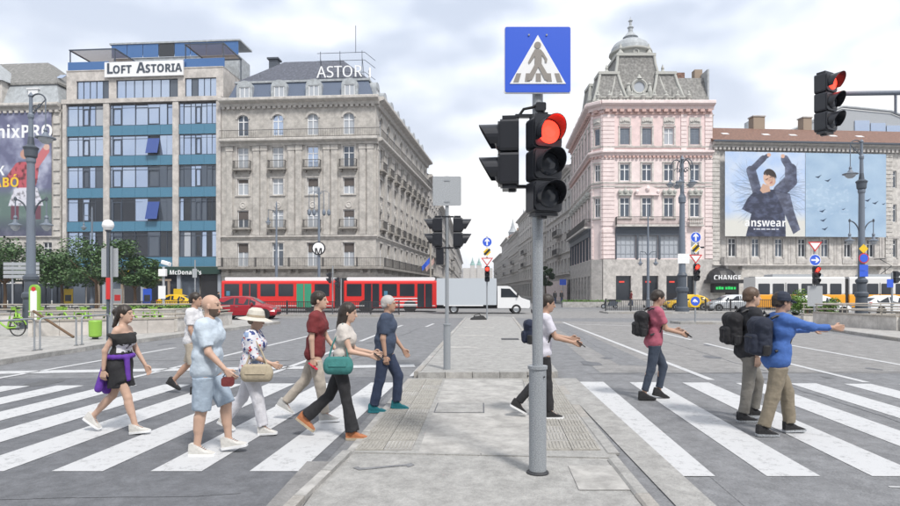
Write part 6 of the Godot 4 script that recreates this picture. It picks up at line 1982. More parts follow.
	# grey box truck
	t = thing("box_truck", "grey box truck with white cab crossing behind the island", "truck", V(-1.0, 0, -47.0))
	add("cargo_box", S().rbox(V(2.3, 1.75, -1.1), V(4.7, 2.1, 2.2), 0.05), M.truck_grey, t)
	add("chassis", S().bb(-0.05, 0.42, -1.9, 7.0, 0.66, -0.3), M.rubber, t)
	add("side_guard", S().bb(0.5, 0.62, 0.005, 3.6, 0.7, 0.02), M.white_paint, t)
	var prof := PackedVector2Array([Vector2(4.72, 0.45), Vector2(7.2, 0.45), Vector2(7.3, 0.6), Vector2(7.28, 1.05), Vector2(6.6, 1.28), Vector2(5.75, 2.12), Vector2(5.5, 2.2), Vector2(4.72, 2.2)])
	add("cab", S().prism(prof, -2.05, -0.1), M.white_paint, t)
	add("windscreen", S().bb(0, 0, -1.9, 0.02, 1.08, -0.25), M.glass_dark, t, Transform3D(Basis(Vector3.BACK, 0.78), V(6.57, 1.33, 0)))
	add("side_window", S().prism(PackedVector2Array([Vector2(5.0, 1.3), Vector2(6.35, 1.3), Vector2(5.7, 1.98), Vector2(5.0, 2.0)]), -0.1, -0.085), M.glass_dark, t)
	add("headlight", S().rbox(V(7.2, 0.88, -0.3), V(0.16, 0.2, 0.3), 0.04), M.chrome, t)
	add("mirror", S().rbox(V(6.3, 1.5, 0.02), V(0.1, 0.3, 0.16), 0.03), M.rubber, t)
	for x in [1.3, 6.2]:
		for z in [-0.2, -1.95]: wheel(t, V(x, 0.38, z), 0.38, 0.24)
	# tram
	t = thing("tram", "orange and white tram passing in front of the banner house", "tram", V(29.8, 0, -58.6))
	for k in 3:
		var x0 := k * 9.2
		var q := S()
		q.xf = Transform3D(Basis(Vector3(0, 0, -1), Vector3.UP, Vector3(1, 0, 0)), Vector3.ZERO)
		q.rbox(V(1.2, 0.82, x0 + 4.4), V(2.4, 1.3, 8.8), 0.1, 2)
		var body := add("lower_body", q, M.tram_orange, t)
		q = S()
		q.xf = Transform3D(Basis(Vector3(0, 0, -1), Vector3.UP, Vector3(1, 0, 0)), Vector3.ZERO)
		q.rbox(V(1.2, 2.3, x0 + 4.4), V(2.36, 1.75, 8.76), 0.15, 3)
		var up := add("upper_body", q, M.tram_white, t)
		for i in 6: add("window", keep("tramwin", func(): return S().rbox(V(0.62, 2.0, 0.0), V(1.12, 1.05, 0.03), 0.08)), M.glass_dark, up, T(x0 + 0.25 + i * 1.4, 0, -0.02))
		add("roof_box", S().rbox(V(x0 + 4.4, 3.3, -1.2), V(5.0, 0.3, 1.6), 0.06), M.sign_back, up)
		for i in 2: add("door_line", S().bb(x0 + 2.95 + i * 2.8, 0.3, 0.0, x0 + 3.0 + i * 2.8, 2.6, 0.012), M.rubber, body)
		if k < 2: add("bellows", S().bb(x0 + 8.8, 0.4, -2.2, x0 + 9.2, 3.0, -0.2), M.rubber, t)
		for x in [1.5, 7.3]: wheel(t, V(x0 + x, 0.32, -0.5), 0.32, 0.14)
	add("pantograph", S().tube([V(13, 3.4, -1.2), V(14.2, 4.3, -1.2), V(13.0, 5.0, -1.2)], 0.04, 6).tube([V(13, 5.0, -2.0), V(13, 5.0, -0.4)], 0.04, 6), M.iron, t)
	# parked scooter
	t = thing("motor_scooter", "dark motor scooter crossing before the pink corner house", "scooter", V(16.2, 0, -61.0), PI)
	for x in [-0.6, 0.62]: wheel(t, V(x, 0.24, 0), 0.24, 0.12)
	add("body", S().loft([[V(-0.85, 0.55, -0.12), V(-0.85, 0.55, 0.12), V(-0.85, 0.72, 0.1), V(-0.85, 0.72, -0.1)], [V(-0.4, 0.3, -0.2), V(-0.4, 0.3, 0.2), V(-0.4, 0.8, 0.16), V(-0.4, 0.8, -0.16)], [V(0.0, 0.25, -0.2), V(0.0, 0.25, 0.2), V(0.0, 0.72, 0.15), V(0.0, 0.72, -0.15)], [V(0.12, 0.25, -0.2), V(0.12, 0.25, 0.2), V(0.12, 0.34, 0.18), V(0.12, 0.34, -0.18)], [V(0.42, 0.28, -0.2), V(0.42, 0.28, 0.2), V(0.42, 0.38, 0.2), V(0.42, 0.38, -0.2)]]), M.steel_dark, t)
	add("leg_shield", S().loft([[V(0.4, 0.3, -0.2), V(0.4, 0.3, 0.2), V(0.5, 0.3, 0.15), V(0.5, 0.3, -0.15)], [V(0.32, 0.95, -0.18), V(0.32, 0.95, 0.18), V(0.42, 0.98, 0.12), V(0.42, 0.98, -0.12)]]), M.steel_dark, t)
	add("handlebar", S().tube([V(0.28, 1.05, -0.35), V(0.36, 1.0, 0), V(0.28, 1.05, 0.35)], 0.025, 6).tube([V(0.62, 0.24, 0), V(0.36, 1.0, 0)], 0.03, 6), M.black, t)
	add("saddle", S().rbox(V(-0.3, 0.84, 0), V(0.75, 0.12, 0.28), 0.05), M.black, t)

# distance field on a grid, meshed as surface nets
class Field:
	var lo: Vector3
	var h: float
	var nx: int
	var ny: int
	var nz: int
	var d := PackedFloat32Array()
	func _init(a: Vector3, b: Vector3, cell: float) -> void:
		lo = a
		h = cell
		nx = int((b.x - a.x) / h) + 2
		ny = int((b.y - a.y) / h) + 2
		nz = int((b.z - a.z) / h) + 2
		d.resize(nx * ny * nz)
		d.fill(1.0)
	# tapered capsule joined smoothly; squash flattens it across one axis; flat ends it squarely at b
	func cap(a: Vector3, b: Vector3, ra: float, rb: float, k := 0.03, flat := false) -> void:
		var pad := maxf(ra, rb) + k + 2.5 * h
		var m0 := (Vector3(minf(a.x, b.x), minf(a.y, b.y), minf(a.z, b.z)) - Vector3.ONE * pad - lo) / h
		var m1 := (Vector3(maxf(a.x, b.x), maxf(a.y, b.y), maxf(a.z, b.z)) + Vector3.ONE * pad - lo) / h
		var ab := b - a
		var l2 := maxf(ab.length_squared(), 1e-9)
		var ln := sqrt(l2)
		for z in range(maxi(0, int(m0.z)), mini(nz, int(m1.z) + 2)):
			for y in range(maxi(0, int(m0.y)), mini(ny, int(m1.y) + 2)):
				var at := (z * ny + y) * nx
				for x in range(maxi(0, int(m0.x)), mini(nx, int(m1.x) + 2)):
					var p := Vector3(lo.x + x * h, lo.y + y * h, lo.z + z * h) - a
					var tr := p.dot(ab) / l2
					var t := clampf(tr, 0.0, 1.0)
					var v := (p - ab * t).length() - (ra + (rb - ra) * t)
					if flat and tr > 0.75:
						v = maxf((p - ab * tr).length() - (ra + (rb - ra) * minf(tr, 1.0)), (tr - 1.0) * ln)
					var w := d[at + x]
					var e := clampf(0.5 + 0.5 * (w - v) / k, 0.0, 1.0)
					d[at + x] = w + (v - w) * e - k * e * (1.0 - e)
	func ell(c: Vector3, r: Vector3, k := 0.02, turn := Basis()) -> void:
		var big := maxf(r.x, maxf(r.y, r.z))
		var pad := big + k + 2.5 * h
		var m0 := (c - Vector3.ONE * pad - lo) / h
		var m1 := (c + Vector3.ONE * pad - lo) / h
		var inv := turn.inverse()
		var small := minf(r.x, minf(r.y, r.z))
		for z in range(maxi(0, int(m0.z)), mini(nz, int(m1.z) + 2)):
			for y in range(maxi(0, int(m0.y)), mini(ny, int(m1.y) + 2)):
				var at := (z * ny + y) * nx
				for x in range(maxi(0, int(m0.x)), mini(nx, int(m1.x) + 2)):
					var p := inv * (Vector3(lo.x + x * h, lo.y + y * h, lo.z + z * h) - c)
					var q := p / r
					var k0 := q.length()
					var k1 := (q / r).length()
					var v := k0 * (k0 - 1.0) / k1 if k1 > 1e-6 else -small
					var w := d[at + x]
					var e := clampf(0.5 + 0.5 * (w - v) / k, 0.0, 1.0)
					d[at + x] = w + (v - w) * e - k * e * (1.0 - e)
	# box with rounded edges
	func block(c: Vector3, half: Vector3, r: float, k := 0.02) -> void:
		for z in nz:
			for y in ny:
				var at := (z * ny + y) * nx
				for x in nx:
					var q := (Vector3(lo.x + x * h, lo.y + y * h, lo.z + z * h) - c).abs() - half + Vector3.ONE * r
					var v := Vector3(maxf(q.x, 0), maxf(q.y, 0), maxf(q.z, 0)).length() + minf(maxf(q.x, maxf(q.y, q.z)), 0.0) - r
					var w := d[at + x]
					var e := clampf(0.5 + 0.5 * (w - v) / k, 0.0, 1.0)
					d[at + x] = w + (v - w) * e - k * e * (1.0 - e)
	# keep only the side where n.p <= c
	func cut(n: Vector3, c: float) -> void:
		for z in nz:
			for y in ny:
				var at := (z * ny + y) * nx
				for x in nx:
					var w := d[at + x]
					if w < 0.12:
						var v := n.x * (lo.x + x * h) + n.y * (lo.y + y * h) + n.z * (lo.z + z * h) - c
						if v > w: d[at + x] = v
	# take a ball away
	func hollow(c: Vector3, r: Vector3) -> void:
		for z in nz:
			for y in ny:
				var at := (z * ny + y) * nx
				for x in nx:
					var w := d[at + x]
					if w < 0.06:
						var q := (Vector3(lo.x + x * h, lo.y + y * h, lo.z + z * h) - c) / r
						var v := (1.0 - q.length()) * minf(r.x, minf(r.y, r.z))
						if v > w: d[at + x] = v
	func folds(noise: FastNoiseLite, much: float, stretch: Vector3) -> void:
		for z in nz:
			for y in ny:
				var at := (z * ny + y) * nx
				for x in nx:
					var w := d[at + x]
					if w < 0.05 and w > -0.05:
						d[at + x] = w + much * noise.get_noise_3d((lo.x + x * h) * stretch.x, (lo.y + y * h) * stretch.y, (lo.z + z * h) * stretch.z)
	func into(s: Shape, colour = null) -> void:
		var cells := PackedInt32Array()
		cells.resize(nx * ny * nz)
		cells.fill(-1)
		var vs := PackedVector3Array()
		var ns := PackedVector3Array()
		var far := h * 3.0
		var sy := nx
		var sz := nx * ny
		var off := PackedInt32Array([0, 1, sy, sy + 1, sz, sz + 1, sz + sy, sz + sy + 1])
		var c := PackedFloat32Array()
		c.resize(8)
		for z in nz - 1:
			for y in ny - 1:
				var row := z * sz + y * sy
				for x in nx - 1:
					var i := row + x
					var v0 := d[i]
					if v0 > far or v0 < -far: continue
					var inside := 0
					for k in 8:
						c[k] = d[i + off[k]]
						if c[k] < 0.0: inside += 1
					if inside == 0 or inside == 8: continue
					var sum := Vector3.ZERO
					var num := 0
					for k in 8:
						for bit in 3:
							var o := k ^ (1 << bit)
							if o > k and (c[k] < 0.0) != (c[o] < 0.0):
								var t := c[k] / (c[k] - c[o])
								var p := Vector3(k & 1, (k >> 1) & 1, k >> 2)
								if bit == 0: p.x = t
								elif bit == 1: p.y = t
								else: p.z = t
								sum += p
								num += 1
					sum /= num
					cells[i] = vs.size()
					vs.append(lo + (Vector3(x, y, z) + sum) * h)
					ns.append(Vector3(c[1] + c[3] + c[5] + c[7] - c[0] - c[2] - c[4] - c[6], c[2] + c[3] + c[6] + c[7] - c[0] - c[1] - c[4] - c[5], c[4] + c[5] + c[6] + c[7] - c[0] - c[1] - c[2] - c[3]).normalized())
		var step := [1, sy, sz]
		for z in range(1, nz - 1):
			for y in range(1, ny - 1):
				for x in range(1, nx - 1):
					var i := z * sz + y * sy + x
					if cells[i] < 0: continue
					var a := d[i] < 0.0
					for axis in 3:
						if (d[i + step[axis]] < 0.0) == a: continue
						var u: int = step[(axis + 1) % 3]
						var w: int = step[(axis + 2) % 3]
						var q := [cells[i], cells[i - u], cells[i - u - w], cells[i - w]]
						if q[1] < 0 or q[2] < 0 or q[3] < 0: continue
						if not a: q = [q[0], q[3], q[2], q[1]]
						if colour != null: s.col = colour.call(vs[q[0]])
						s.tris(vs[q[0]], vs[q[1]], vs[q[2]], ns[q[0]], ns[q[1]], ns[q[2]])
						s.tris(vs[q[0]], vs[q[2]], vs[q[3]], ns[q[0]], ns[q[2]], ns[q[3]])

func cloth(key: String, r: float, g: float, b: float) -> StandardMaterial3D:
	if M.has(key): return M[key]
	var m := mat(key, r, g, b, 0.85, "plaster", 1.2)
	m.uv1_world_triplanar = false
	m.normal_enabled = true
	m.normal_texture = tex["wrinkle"]
	m.normal_scale = 0.9
	return m
# shoe round the ankle: sole on the ground at y = -0.085, toe towards +x
func shoe_shapes(u: float) -> Array:
	var up := S(); var so := S()
	var st := [[-0.08, 0.028, 0.05, 0.02], [-0.072, 0.038, 0.075, 0.034], [-0.035, 0.042, 0.078, 0.041], [0.0, 0.042, 0.07, 0.039], [0.045, 0.043, 0.04, 0.033], [0.09, 0.046, 0.012, 0.029], [0.14, 0.045, -0.006, 0.027], [0.168, 0.034, -0.02, 0.02], [0.184, 0.02, -0.032, 0.01]]
	var ra := []; var rb := []
	for s in st:
		var y0 := -0.06
		ra.append([V(s[0], y0, s[1]) * u, V(s[0], lerpf(y0, s[2] - 0.02, 0.5), s[1] * 1.0) * u, V(s[0], s[2] - 0.03, s[3]) * u, V(s[0], s[2] - 0.03, -s[3]) * u, V(s[0], lerpf(y0, s[2] - 0.02, 0.5), -s[1]) * u, V(s[0], y0, -s[1]) * u])
		rb.append([V(s[0] * 1.03, -0.085, s[1] + 0.004) * u, V(s[0] * 1.03, -0.058, s[1] + 0.007) * u, V(s[0] * 1.03, -0.058, -s[1] - 0.007) * u, V(s[0] * 1.03, -0.085, -s[1] - 0.004) * u])
	for r in [ra, rb]:
		for x in r: x.reverse()
	up.loft(ra); so.loft(rb)
	var la := S()
	for i in 4: la.box(V(0.035 + i * 0.018, 0.018 - i * 0.0115, 0) * u, V(0.007, 0.006, 0.05 - i * 0.003) * u)
	return [up, so, la]

# person walking towards local +x. Returns useful points for what they carry.
func person(c: Dictionary) -> Dictionary:
	var t := thing("person", c.label, "person", V(c.at[0], c.get("ground", 0.008), -c.at[1]), c.get("turn", 0.0))
	var u: float = c.tall / 1.75
	var slim: float = c.get("slim", 1.0)
	var hip_w := 0.088 * u
	var sh_w: float = c.get("shoulders", 0.18) * u
	var legs: Array = c.legs   # [right, left] each [thigh angle, knee bend, foot pitch]
	var hips := []; var knees := []; var ankles := []
	var low := 9.0
	for k in 2:
		var s: float = [1.0, -1.0][k]
		var a: float = legs[k][0]; var b: float = a - legs[k][1]
		var hp := V(0, 0.93 * u, s * hip_w)
		var kn := hp + V(sin(a), -cos(a), 0) * 0.435 * u
		var an := kn + V(sin(b), -cos(b), 0) * 0.41 * u
		hips.append(hp); knees.append(kn); ankles.append(an)
		var r := Basis(Vector3.BACK, legs[k][2])
		for q in [V(-0.085, -0.085, 0), V(0.15, -0.085, 0), V(0.19, -0.07, 0)]: low = minf(low, (an + r * q * u).y)
	for k in 2:
		hips[k].y -= low; knees[k].y -= low; ankles[k].y -= low
	var P := V(0, 0.95 * u - low, 0)
	var lean: float = c.get("lean", 0.05)
	var up := V(sin(lean), cos(lean), 0)
	var waist := P + up * 0.14 * u
	var chest := P + up * 0.35 * u + V(0.01, 0, 0)
	var shl := P + up * 0.475 * u
	var neck := P + up * 0.53 * u
	var head := neck + V(0.03 + c.get("nod", 0.0) * 0.06, 0.15 - absf(c.get("nod", 0.0)) * 0.02, 0) * u
	var arms: Array = c.arms   # [right, left] each [shoulder angle, elbow bend, outwards]
	var shs := []; var elbows := []; var wrists := []
	for k in 2:
		var s: float = [1.0, -1.0][k]
		var a: float = arms[k][0]; var b: float = a + arms[k][1]; var o: float = arms[k][2]
		var p := shl + V(0, -0.01 * u, s * sh_w)
		var el := p + V(sin(a) * cos(o), -cos(a) * cos(o), s * sin(o)) * 0.29 * u
		var wr := el + V(sin(b), -cos(b), -s * 0.12 * arms[k][1]).normalized() * 0.25 * u
		shs.append(p); elbows.append(el); wrists.append(wr)
	var lo := V(9, 9, 9); var hi := -lo
	for p in hips + knees + ankles + elbows + wrists + shs + [head]:
		lo = V(minf(lo.x, p.x), minf(lo.y, p.y), minf(lo.z, p.z)); hi = V(maxf(hi.x, p.x), maxf(hi.y, p.y), maxf(hi.z, p.z))
	lo -= V(0.2, 0.06, 0.2); hi += V(0.2, 0.2, 0.2)
	var cell: float = c.get("cell", 0.015)
	var skin: Color = c.skin
	# --- body
	var body := S(); body.colored = true; body.col = skin
	var f := Field.new(lo, hi, cell)
	var w := u * slim
	var torso := func(g: Field, e: float, with_pelvis: bool, with_chest: bool) -> void:
		if with_pelvis:
			g.cap(P + V(0, 0, -0.07 * u), P + V(0, 0, 0.07 * u), 0.108 * w + e * 0.8, 0.108 * w + e * 0.8, 0.05)
			g.cap(P + V(-0.03, -0.03, -0.055) * u, P + V(-0.03, -0.03, 0.055) * u, 0.094 * w + e * 0.8, 0.094 * w + e * 0.8, 0.05)
		g.cap(waist + V(0, 0, -0.06 * u), waist + V(0, 0, 0.06 * u), (0.1 + c.get("belly", 0.0)) * w + e, (0.1 + c.get("belly", 0.0)) * w + e, 0.06)
		if with_chest:
			g.cap(chest + V(0, 0, -0.075 * u), chest + V(0, 0, 0.075 * u), 0.115 * w + e, 0.115 * w + e, 0.06)
			if c.get("bust", 0.0) > 0: g.cap(chest + V(0.06, -0.02, -0.06) * u, chest + V(0.06, -0.02, 0.06) * u, 0.075 * w + e, 0.075 * w + e, 0.04)
			g.cap(shl + V(0, 0, -sh_w * 0.75), shl + V(0, 0, sh_w * 0.75), 0.06 * w + e, 0.06 * w + e, 0.05)
	torso.call(f, 0.0, true, true)
	f.cap(shl, head, 0.056 * u, 0.05 * u, 0.03)
	for k in 2:
		f.cap(hips[k], knees[k], 0.085 * w, 0.056 * w, 0.03)
		f.cap(knees[k], ankles[k], 0.053 * w, 0.036 * u, 0.02)
		f.cap(knees[k].lerp(ankles[k], 0.2) + V(-0.015, 0, 0), knees[k].lerp(ankles[k], 0.5) + V(-0.012, 0, 0), 0.052 * w, 0.044 * w, 0.03)
		f.cap(ankles[k], ankles[k] + Basis(Vector3.BACK, legs[k][2]) * V(0.1, -0.05, 0) * u, 0.036 * u, 0.028 * u, 0.02)
		f.cap(shs[k], elbows[k], 0.047 * w, 0.037 * w, 0.03)
		f.cap(elbows[k], wrists[k], 0.038 * w, 0.026 * u, 0.02)
	f.into(body)
	# --- head with features, looking along +x
	var HB := Basis(Vector3.BACK, -c.get("nod", 0.0)) * Basis(Vector3.UP, c.get("look", 0.0))
	f = Field.new(head - V(0.16, 0.2, 0.13) * u, head + V(0.17, 0.16, 0.13) * u, cell * 0.5)
	f.ell(head + HB * V(-0.012, 0.028, 0) * u, V(0.098, 0.095, 0.076) * u, 0.01, HB)
	f.ell(head + HB * V(0.025, -0.04, 0) * u, V(0.066, 0.083, 0.058) * u, 0.03, HB)
	f.ell(head + HB * V(0.06, -0.088, 0) * u, V(0.028, 0.022, 0.028) * u, 0.02, HB)
	f.cap(head + HB * V(0.086, 0.012, 0) * u, head + HB * V(0.108, -0.026, 0) * u, 0.009 * u, 0.014 * u, 0.012)
	f.cap(head + HB * V(0.088, -0.06, -0.016) * u, head + HB * V(0.088, -0.06, 0.016) * u, 0.009 * u, 0.009 * u, 0.01)
	f.cap(head + HB * V(0.078, 0.028, -0.04) * u, head + HB * V(0.078, 0.028, 0.04) * u, 0.011 * u, 0.011 * u, 0.015)
	for s in [-1.0, 1.0]: f.ell(head + HB * V(-0.005, -0.008, s * 0.078) * u, V(0.02, 0.032, 0.01) * u, 0.006, HB * Basis(Vector3.UP, s * 0.3))
	f.cap(head + V(-0.02, -0.06, 0) * u, neck, 0.05 * u, 0.052 * u, 0.03)
	var hi_inv := HB.inverse()
	var beard: bool = c.get("beard", false)
	var hair_col: Color = c.hair
	f.into(body, func(p: Vector3) -> Color:
		var q := hi_inv * (p - head) / u
		if Vector2(q.y - 0.01, absf(q.z) - 0.033).length() < 0.008 and q.x > 0.06: return Color(0.03, 0.025, 0.02)
		if absf(q.y - 0.036) < 0.004 and absf(absf(q.z) - 0.033) < 0.02 and q.x > 0.055: return hair_col.lerp(skin, 0.35)
		if q.x > 0.078 and absf(q.y + 0.06) < 0.009 and absf(q.z) < 0.024: return Color(skin.r * 0.8, skin.g * 0.5, skin.b * 0.5)
		if beard and q.y < -0.03 and q.y > -0.125 and q.x > -0.0 and (q.y < -0.07 or q.x < 0.07 or absf(q.z) > 0.028): return hair_col.lerp(skin, 0.15)
		return skin)
	body.col = skin
	# --- hands
	for k in 2:
		var s: float = [1.0, -1.0][k]
		var dir: Vector3 = (wrists[k] - elbows[k]).normalized()
		var out := V(0, 0, s)
		var side := dir.cross(out).normalized()
		out = side.cross(dir).normalized()
		if s < 0: side = -side
		# dir: along the hand, out: back of the hand, side: towards the thumb
		var thumb := side * (-1.0 if k == 0 else 1.0)
		if thumb.x < 0: thumb = -thumb
		var wr: Vector3 = wrists[k]
		f = Field.new(wr - Vector3.ONE * 0.13 * u, wr + Vector3.ONE * 0.13 * u + dir * 0.1 * u, cell * 0.43)
		f.lo += dir * 0.05 * u
		for j in 4:
			var base := wr + (dir * 0.095 + thumb * (0.03 - j * 0.0205)) * u
			f.cap(wr + (dir * 0.01 + thumb * (0.012 - j * 0.008)) * u, base, 0.017 * u, 0.0135 * u, 0.008)
			var curl: float = c.get("curl", 0.5)
			var l: float = [0.042, 0.047, 0.044, 0.034][j]
			var mid := base + (dir * cos(curl) - out * sin(curl)).normalized() * l * u
			var tip := mid + (dir * cos(curl * 2.2) - out * sin(curl * 2.2)).normalized() * l * 0.85 * u
			f.cap(base, mid, 0.0098 * u, 0.0088 * u, 0.002)
			f.cap(mid, tip, 0.0088 * u, 0.0075 * u, 0.002)
		var tb := wr + (dir * 0.03 + thumb * 0.022) * u
		var tm := tb + (dir * 0.03 + thumb * 0.028 - out * 0.012) * u
		f.cap(tb, tm, 0.014 * u, 0.0115 * u, 0.006)
		f.cap(tm, tm + (dir * 0.03 + thumb * 0.004 - out * 0.012) * u, 0.011 * u, 0.0085 * u, 0.004)
		f.into(body)
	var sm: StandardMaterial3D = M.get("skin")
	if sm == null:
		sm = mat("skin", 1, 1, 1, 0.55)
		sm.vertex_color_use_as_albedo = true
	add("body", body, sm, t)
	# --- hair
	var style: String = c.get("style", "short")
	if style != "bald":
		f = Field.new(head - V(0.2, 0.34, 0.14) * u, head + V(0.13, 0.17, 0.14) * u, cell * 0.6)
		f.ell(head + HB * V(-0.018, 0.036, 0) * u, V(0.108, 0.103, 0.088) * u, 0.01, HB)
		f.cap(head + HB * V(-0.07, -0.02, -0.03) * u, head + HB * V(-0.07, -0.02, 0.03) * u, 0.045 * u, 0.045 * u, 0.02)
		# open the face and clear the ears
		f.hollow(head + HB * V(0.105, -0.035, 0) * u, V(0.085, 0.1, 0.11) * u)
		f.hollow(head + HB * V(0.03, -0.075, 0) * u, V(0.075, 0.085, 0.13) * u)
		if style == "short": f.cut(-up, -(head.dot(up) - 0.062 * u))
		if style == "long":
			f.cap(head + V(-0.06, 0.0, 0) * u, head + V(-0.105, -0.2, 0) * u, 0.075 * u, 0.06 * u, 0.03)
			f.cap(head + V(-0.03, -0.02, 0.05) * u, head + V(-0.06, -0.16, 0.06) * u, 0.04 * u, 0.03 * u, 0.02)
			f.cap(head + V(-0.03, -0.02, -0.05) * u, head + V(-0.06, -0.16, -0.06) * u, 0.04 * u, 0.03 * u, 0.02)
		if style == "bun":
			f.ell(head + HB * V(-0.125, 0.03, 0) * u, V(0.05, 0.05, 0.05) * u, 0.015)
			f.cap(head + V(-0.1, -0.03, 0) * u, head + V(-0.14, -0.16, 0.02) * u, 0.04 * u, 0.025 * u, 0.02)
		var fn0 := FastNoiseLite.new(); fn0.frequency = 1.0; fn0.seed = 5
		f.folds(fn0, 0.006, V(60, 25, 60))
		var hs := S()
		f.into(hs)
		var hk := "hair %.3f %.3f" % [hair_col.r, hair_col.g]
		if not M.has(hk): mat(hk, hair_col.r, hair_col.g, hair_col.b, 0.5)
		add("hair", hs, M[hk], t)
	# --- clothes: the same bones, a little wider, ended squarely
	var fold := FastNoiseLite.new(); fold.frequency = 1.0; fold.seed = 11; fold.fractal_octaves = 2
	var b: Dictionary = c.bottom
	f = Field.new(V(lo.x, lo.y, lo.z), V(hi.x, waist.y + 0.1, hi.z), cell)
	var ease: float = b.get("ease", 0.012)
	torso.call(f, ease, true, false)
	for k in 2:
		var long: float = b.long   # 1 = knee, 2 = ankle
		var kr: float = b.get("knee", 0.064)
		if long <= 1.05:
			f.cap(hips[k], hips[k].lerp(knees[k], long), 0.089 * w + ease, b.get("hem", 0.085) * u, 0.03, true)
		else:
			f.cap(hips[k], knees[k], 0.087 * w + ease, kr * u, 0.03)
			f.cap(knees[k], knees[k].lerp(ankles[k], long - 1.0), kr * u, b.get("hem", 0.058) * u, 0.02, true)
	if b.get("skirt", false): f.cap(P + V(0.0, -0.0, 0), P + V(0.02, -0.3, 0) * u, 0.135 * w, 0.17 * u, 0.06, true)
	f.cut(Vector3.UP, waist.y + b.get("rise", 0.0) * u if c.top.get("hem", -0.08) > -0.03 else P.y + (c.top.hem + 0.05) * u)
	f.folds(fold, 0.009, V(9, 5, 9))
	var bs := S()
	f.into(bs)
	add(b.name, bs, b.mat, t)
	var top: Dictionary = c.top
	f = Field.new(V(lo.x, minf(P.y - 0.3 * u, lo.y + 9.0), lo.z), hi, cell)
	ease = top.get("ease", 0.016)
	torso.call(f, ease, true, true)
	f.cap(shl, shl.lerp(neck, 0.8), 0.07 * u, 0.062 * u, 0.02, true)
	for k in 2:
		var long: float = top.sleeve
		if long <= 1.0:
			if long > 0.02: f.cap(shs[k] - up * 0.005, shs[k].lerp(elbows[k], long), 0.056 * w + ease * 0.6, top.get("cuff", 0.06) * u, 0.03, true)
		else:
			f.cap(shs[k], elbows[k], 0.056 * w + ease * 0.6, 0.05 * u, 0.03)
			f.cap(elbows[k], elbows[k].lerp(wrists[k], long - 1.0), 0.05 * u, 0.04 * u, 0.02, true)
	f.cut(Vector3.DOWN, -(P.y + top.get("hem", -0.08) * u))
	if top.has("neckline"): f.cut(Vector3.UP, shl.y + top.neckline * u)
	f.folds(fold, 0.011, V(6, 8, 6))
	var ts := S()
	if top.has("pattern"): ts.colored = true
	f.into(ts, top.get("pattern"))
	add(top.name, ts, top.mat, t)
	# --- shoes
	var sh: Dictionary = c.shoes
	var ss: Array = shoe_shapes(u * sh.get("size", 1.0))
	for k in 2:
		var o := add("shoe", ss[0], sh.mat, t, Transform3D(Basis(Vector3.BACK, legs[k][2]), ankles[k]))
		add("sole", ss[1], sh.get("sole", M.sign_white), o)
		add("laces", ss[2], M.sign_back if sh.mat.albedo_color.v < 0.5 else M.lamp_iron, o)
	var back := T(0, 0, 0)
	return {"node": t, "u": u, "head": head, "HB": HB, "chest": chest, "waist": waist, "P": P, "wrists": wrists, "shoulders": shs, "up": up, "hips": hips, "elbows": elbows}
# point of a person in the world
func there(p: Dictionary, q: Vector3) -> Vector3:
	return p.node.transform * q
func backpack(p: Dictionary, label: String, m: Material, big := 1.0) -> void:
	var at: Vector3 = p.chest + p.up * 0.0 + V(-0.15, -0.06, 0) * p.u
	var t := thing("backpack", label, "backpack", there(p, at), p.node.rotation.y)
	var f := Field.new(V(-0.3, -0.35, -0.25), V(0.15, 0.35, 0.25), 0.014)
	var big3 := Vector3.ONE * big
	f.block(V(-0.08, -0.03, 0) * big3, V(0.085, 0.2, 0.14) * big3, 0.07)
	f.cap(V(-0.08, 0.1, -0.06) * big, V(-0.08, 0.1, 0.06) * big, 0.085 * big, 0.085 * big, 0.06)
	f.folds(fold_noise(), 0.012, V(7, 9, 7))
	var s := S(); f.into(s)
	add("bag", s, m, t)
	f = Field.new(V(-0.32, -0.32, -0.22), V(0.0, 0.12, 0.22), 0.014)
	f.block(V(-0.165, -0.1, 0) * big3, V(0.05, 0.11, 0.105) * big3, 0.045)
	f.folds(fold_noise(), 0.01, V(9, 9, 9))
	s = S(); f.into(s)
	var fp := add("front_pocket", s, m, t)
	add("zip", S().tube([V(-0.212, -0.03, -0.09) * big, V(-0.222, -0.02, 0) * big, V(-0.212, -0.03, 0.09) * big], 0.005, 5), M.black, fp)
	add("side_pocket", S().lathe([[0.03, 0], [0.045, 0.02], [0.05, 0.12], [0.04, 0.13]], V(-0.08, -0.22, 0.14) * big, 10), M.black, t)
	for k in 2:
		var z: float = [0.09, -0.09][k] * p.u
		add("strap", S().tube([V(0.0, 0.2, z), V(0.06, 0.235, z * 1.1), V(0.15, 0.22, z * 1.15), V(0.225, 0.12, z * 1.2), V(0.235, -0.02, z * 1.3), V(0.17, -0.15, z * 1.7), V(0.02, -0.2, z * 1.6)], 0.018, 6), M.black, t)
	add("top_handle", S().tube([V(-0.03, 0.25, -0.03), V(-0.04, 0.29, 0), V(-0.03, 0.25, 0.03)], 0.01, 6), M.black, t)
func fold_noise() -> FastNoiseLite:
	var n := FastNoiseLite.new()
	n.frequency = 1.0
	n.seed = 31
	n.fractal_octaves = 2
	return n
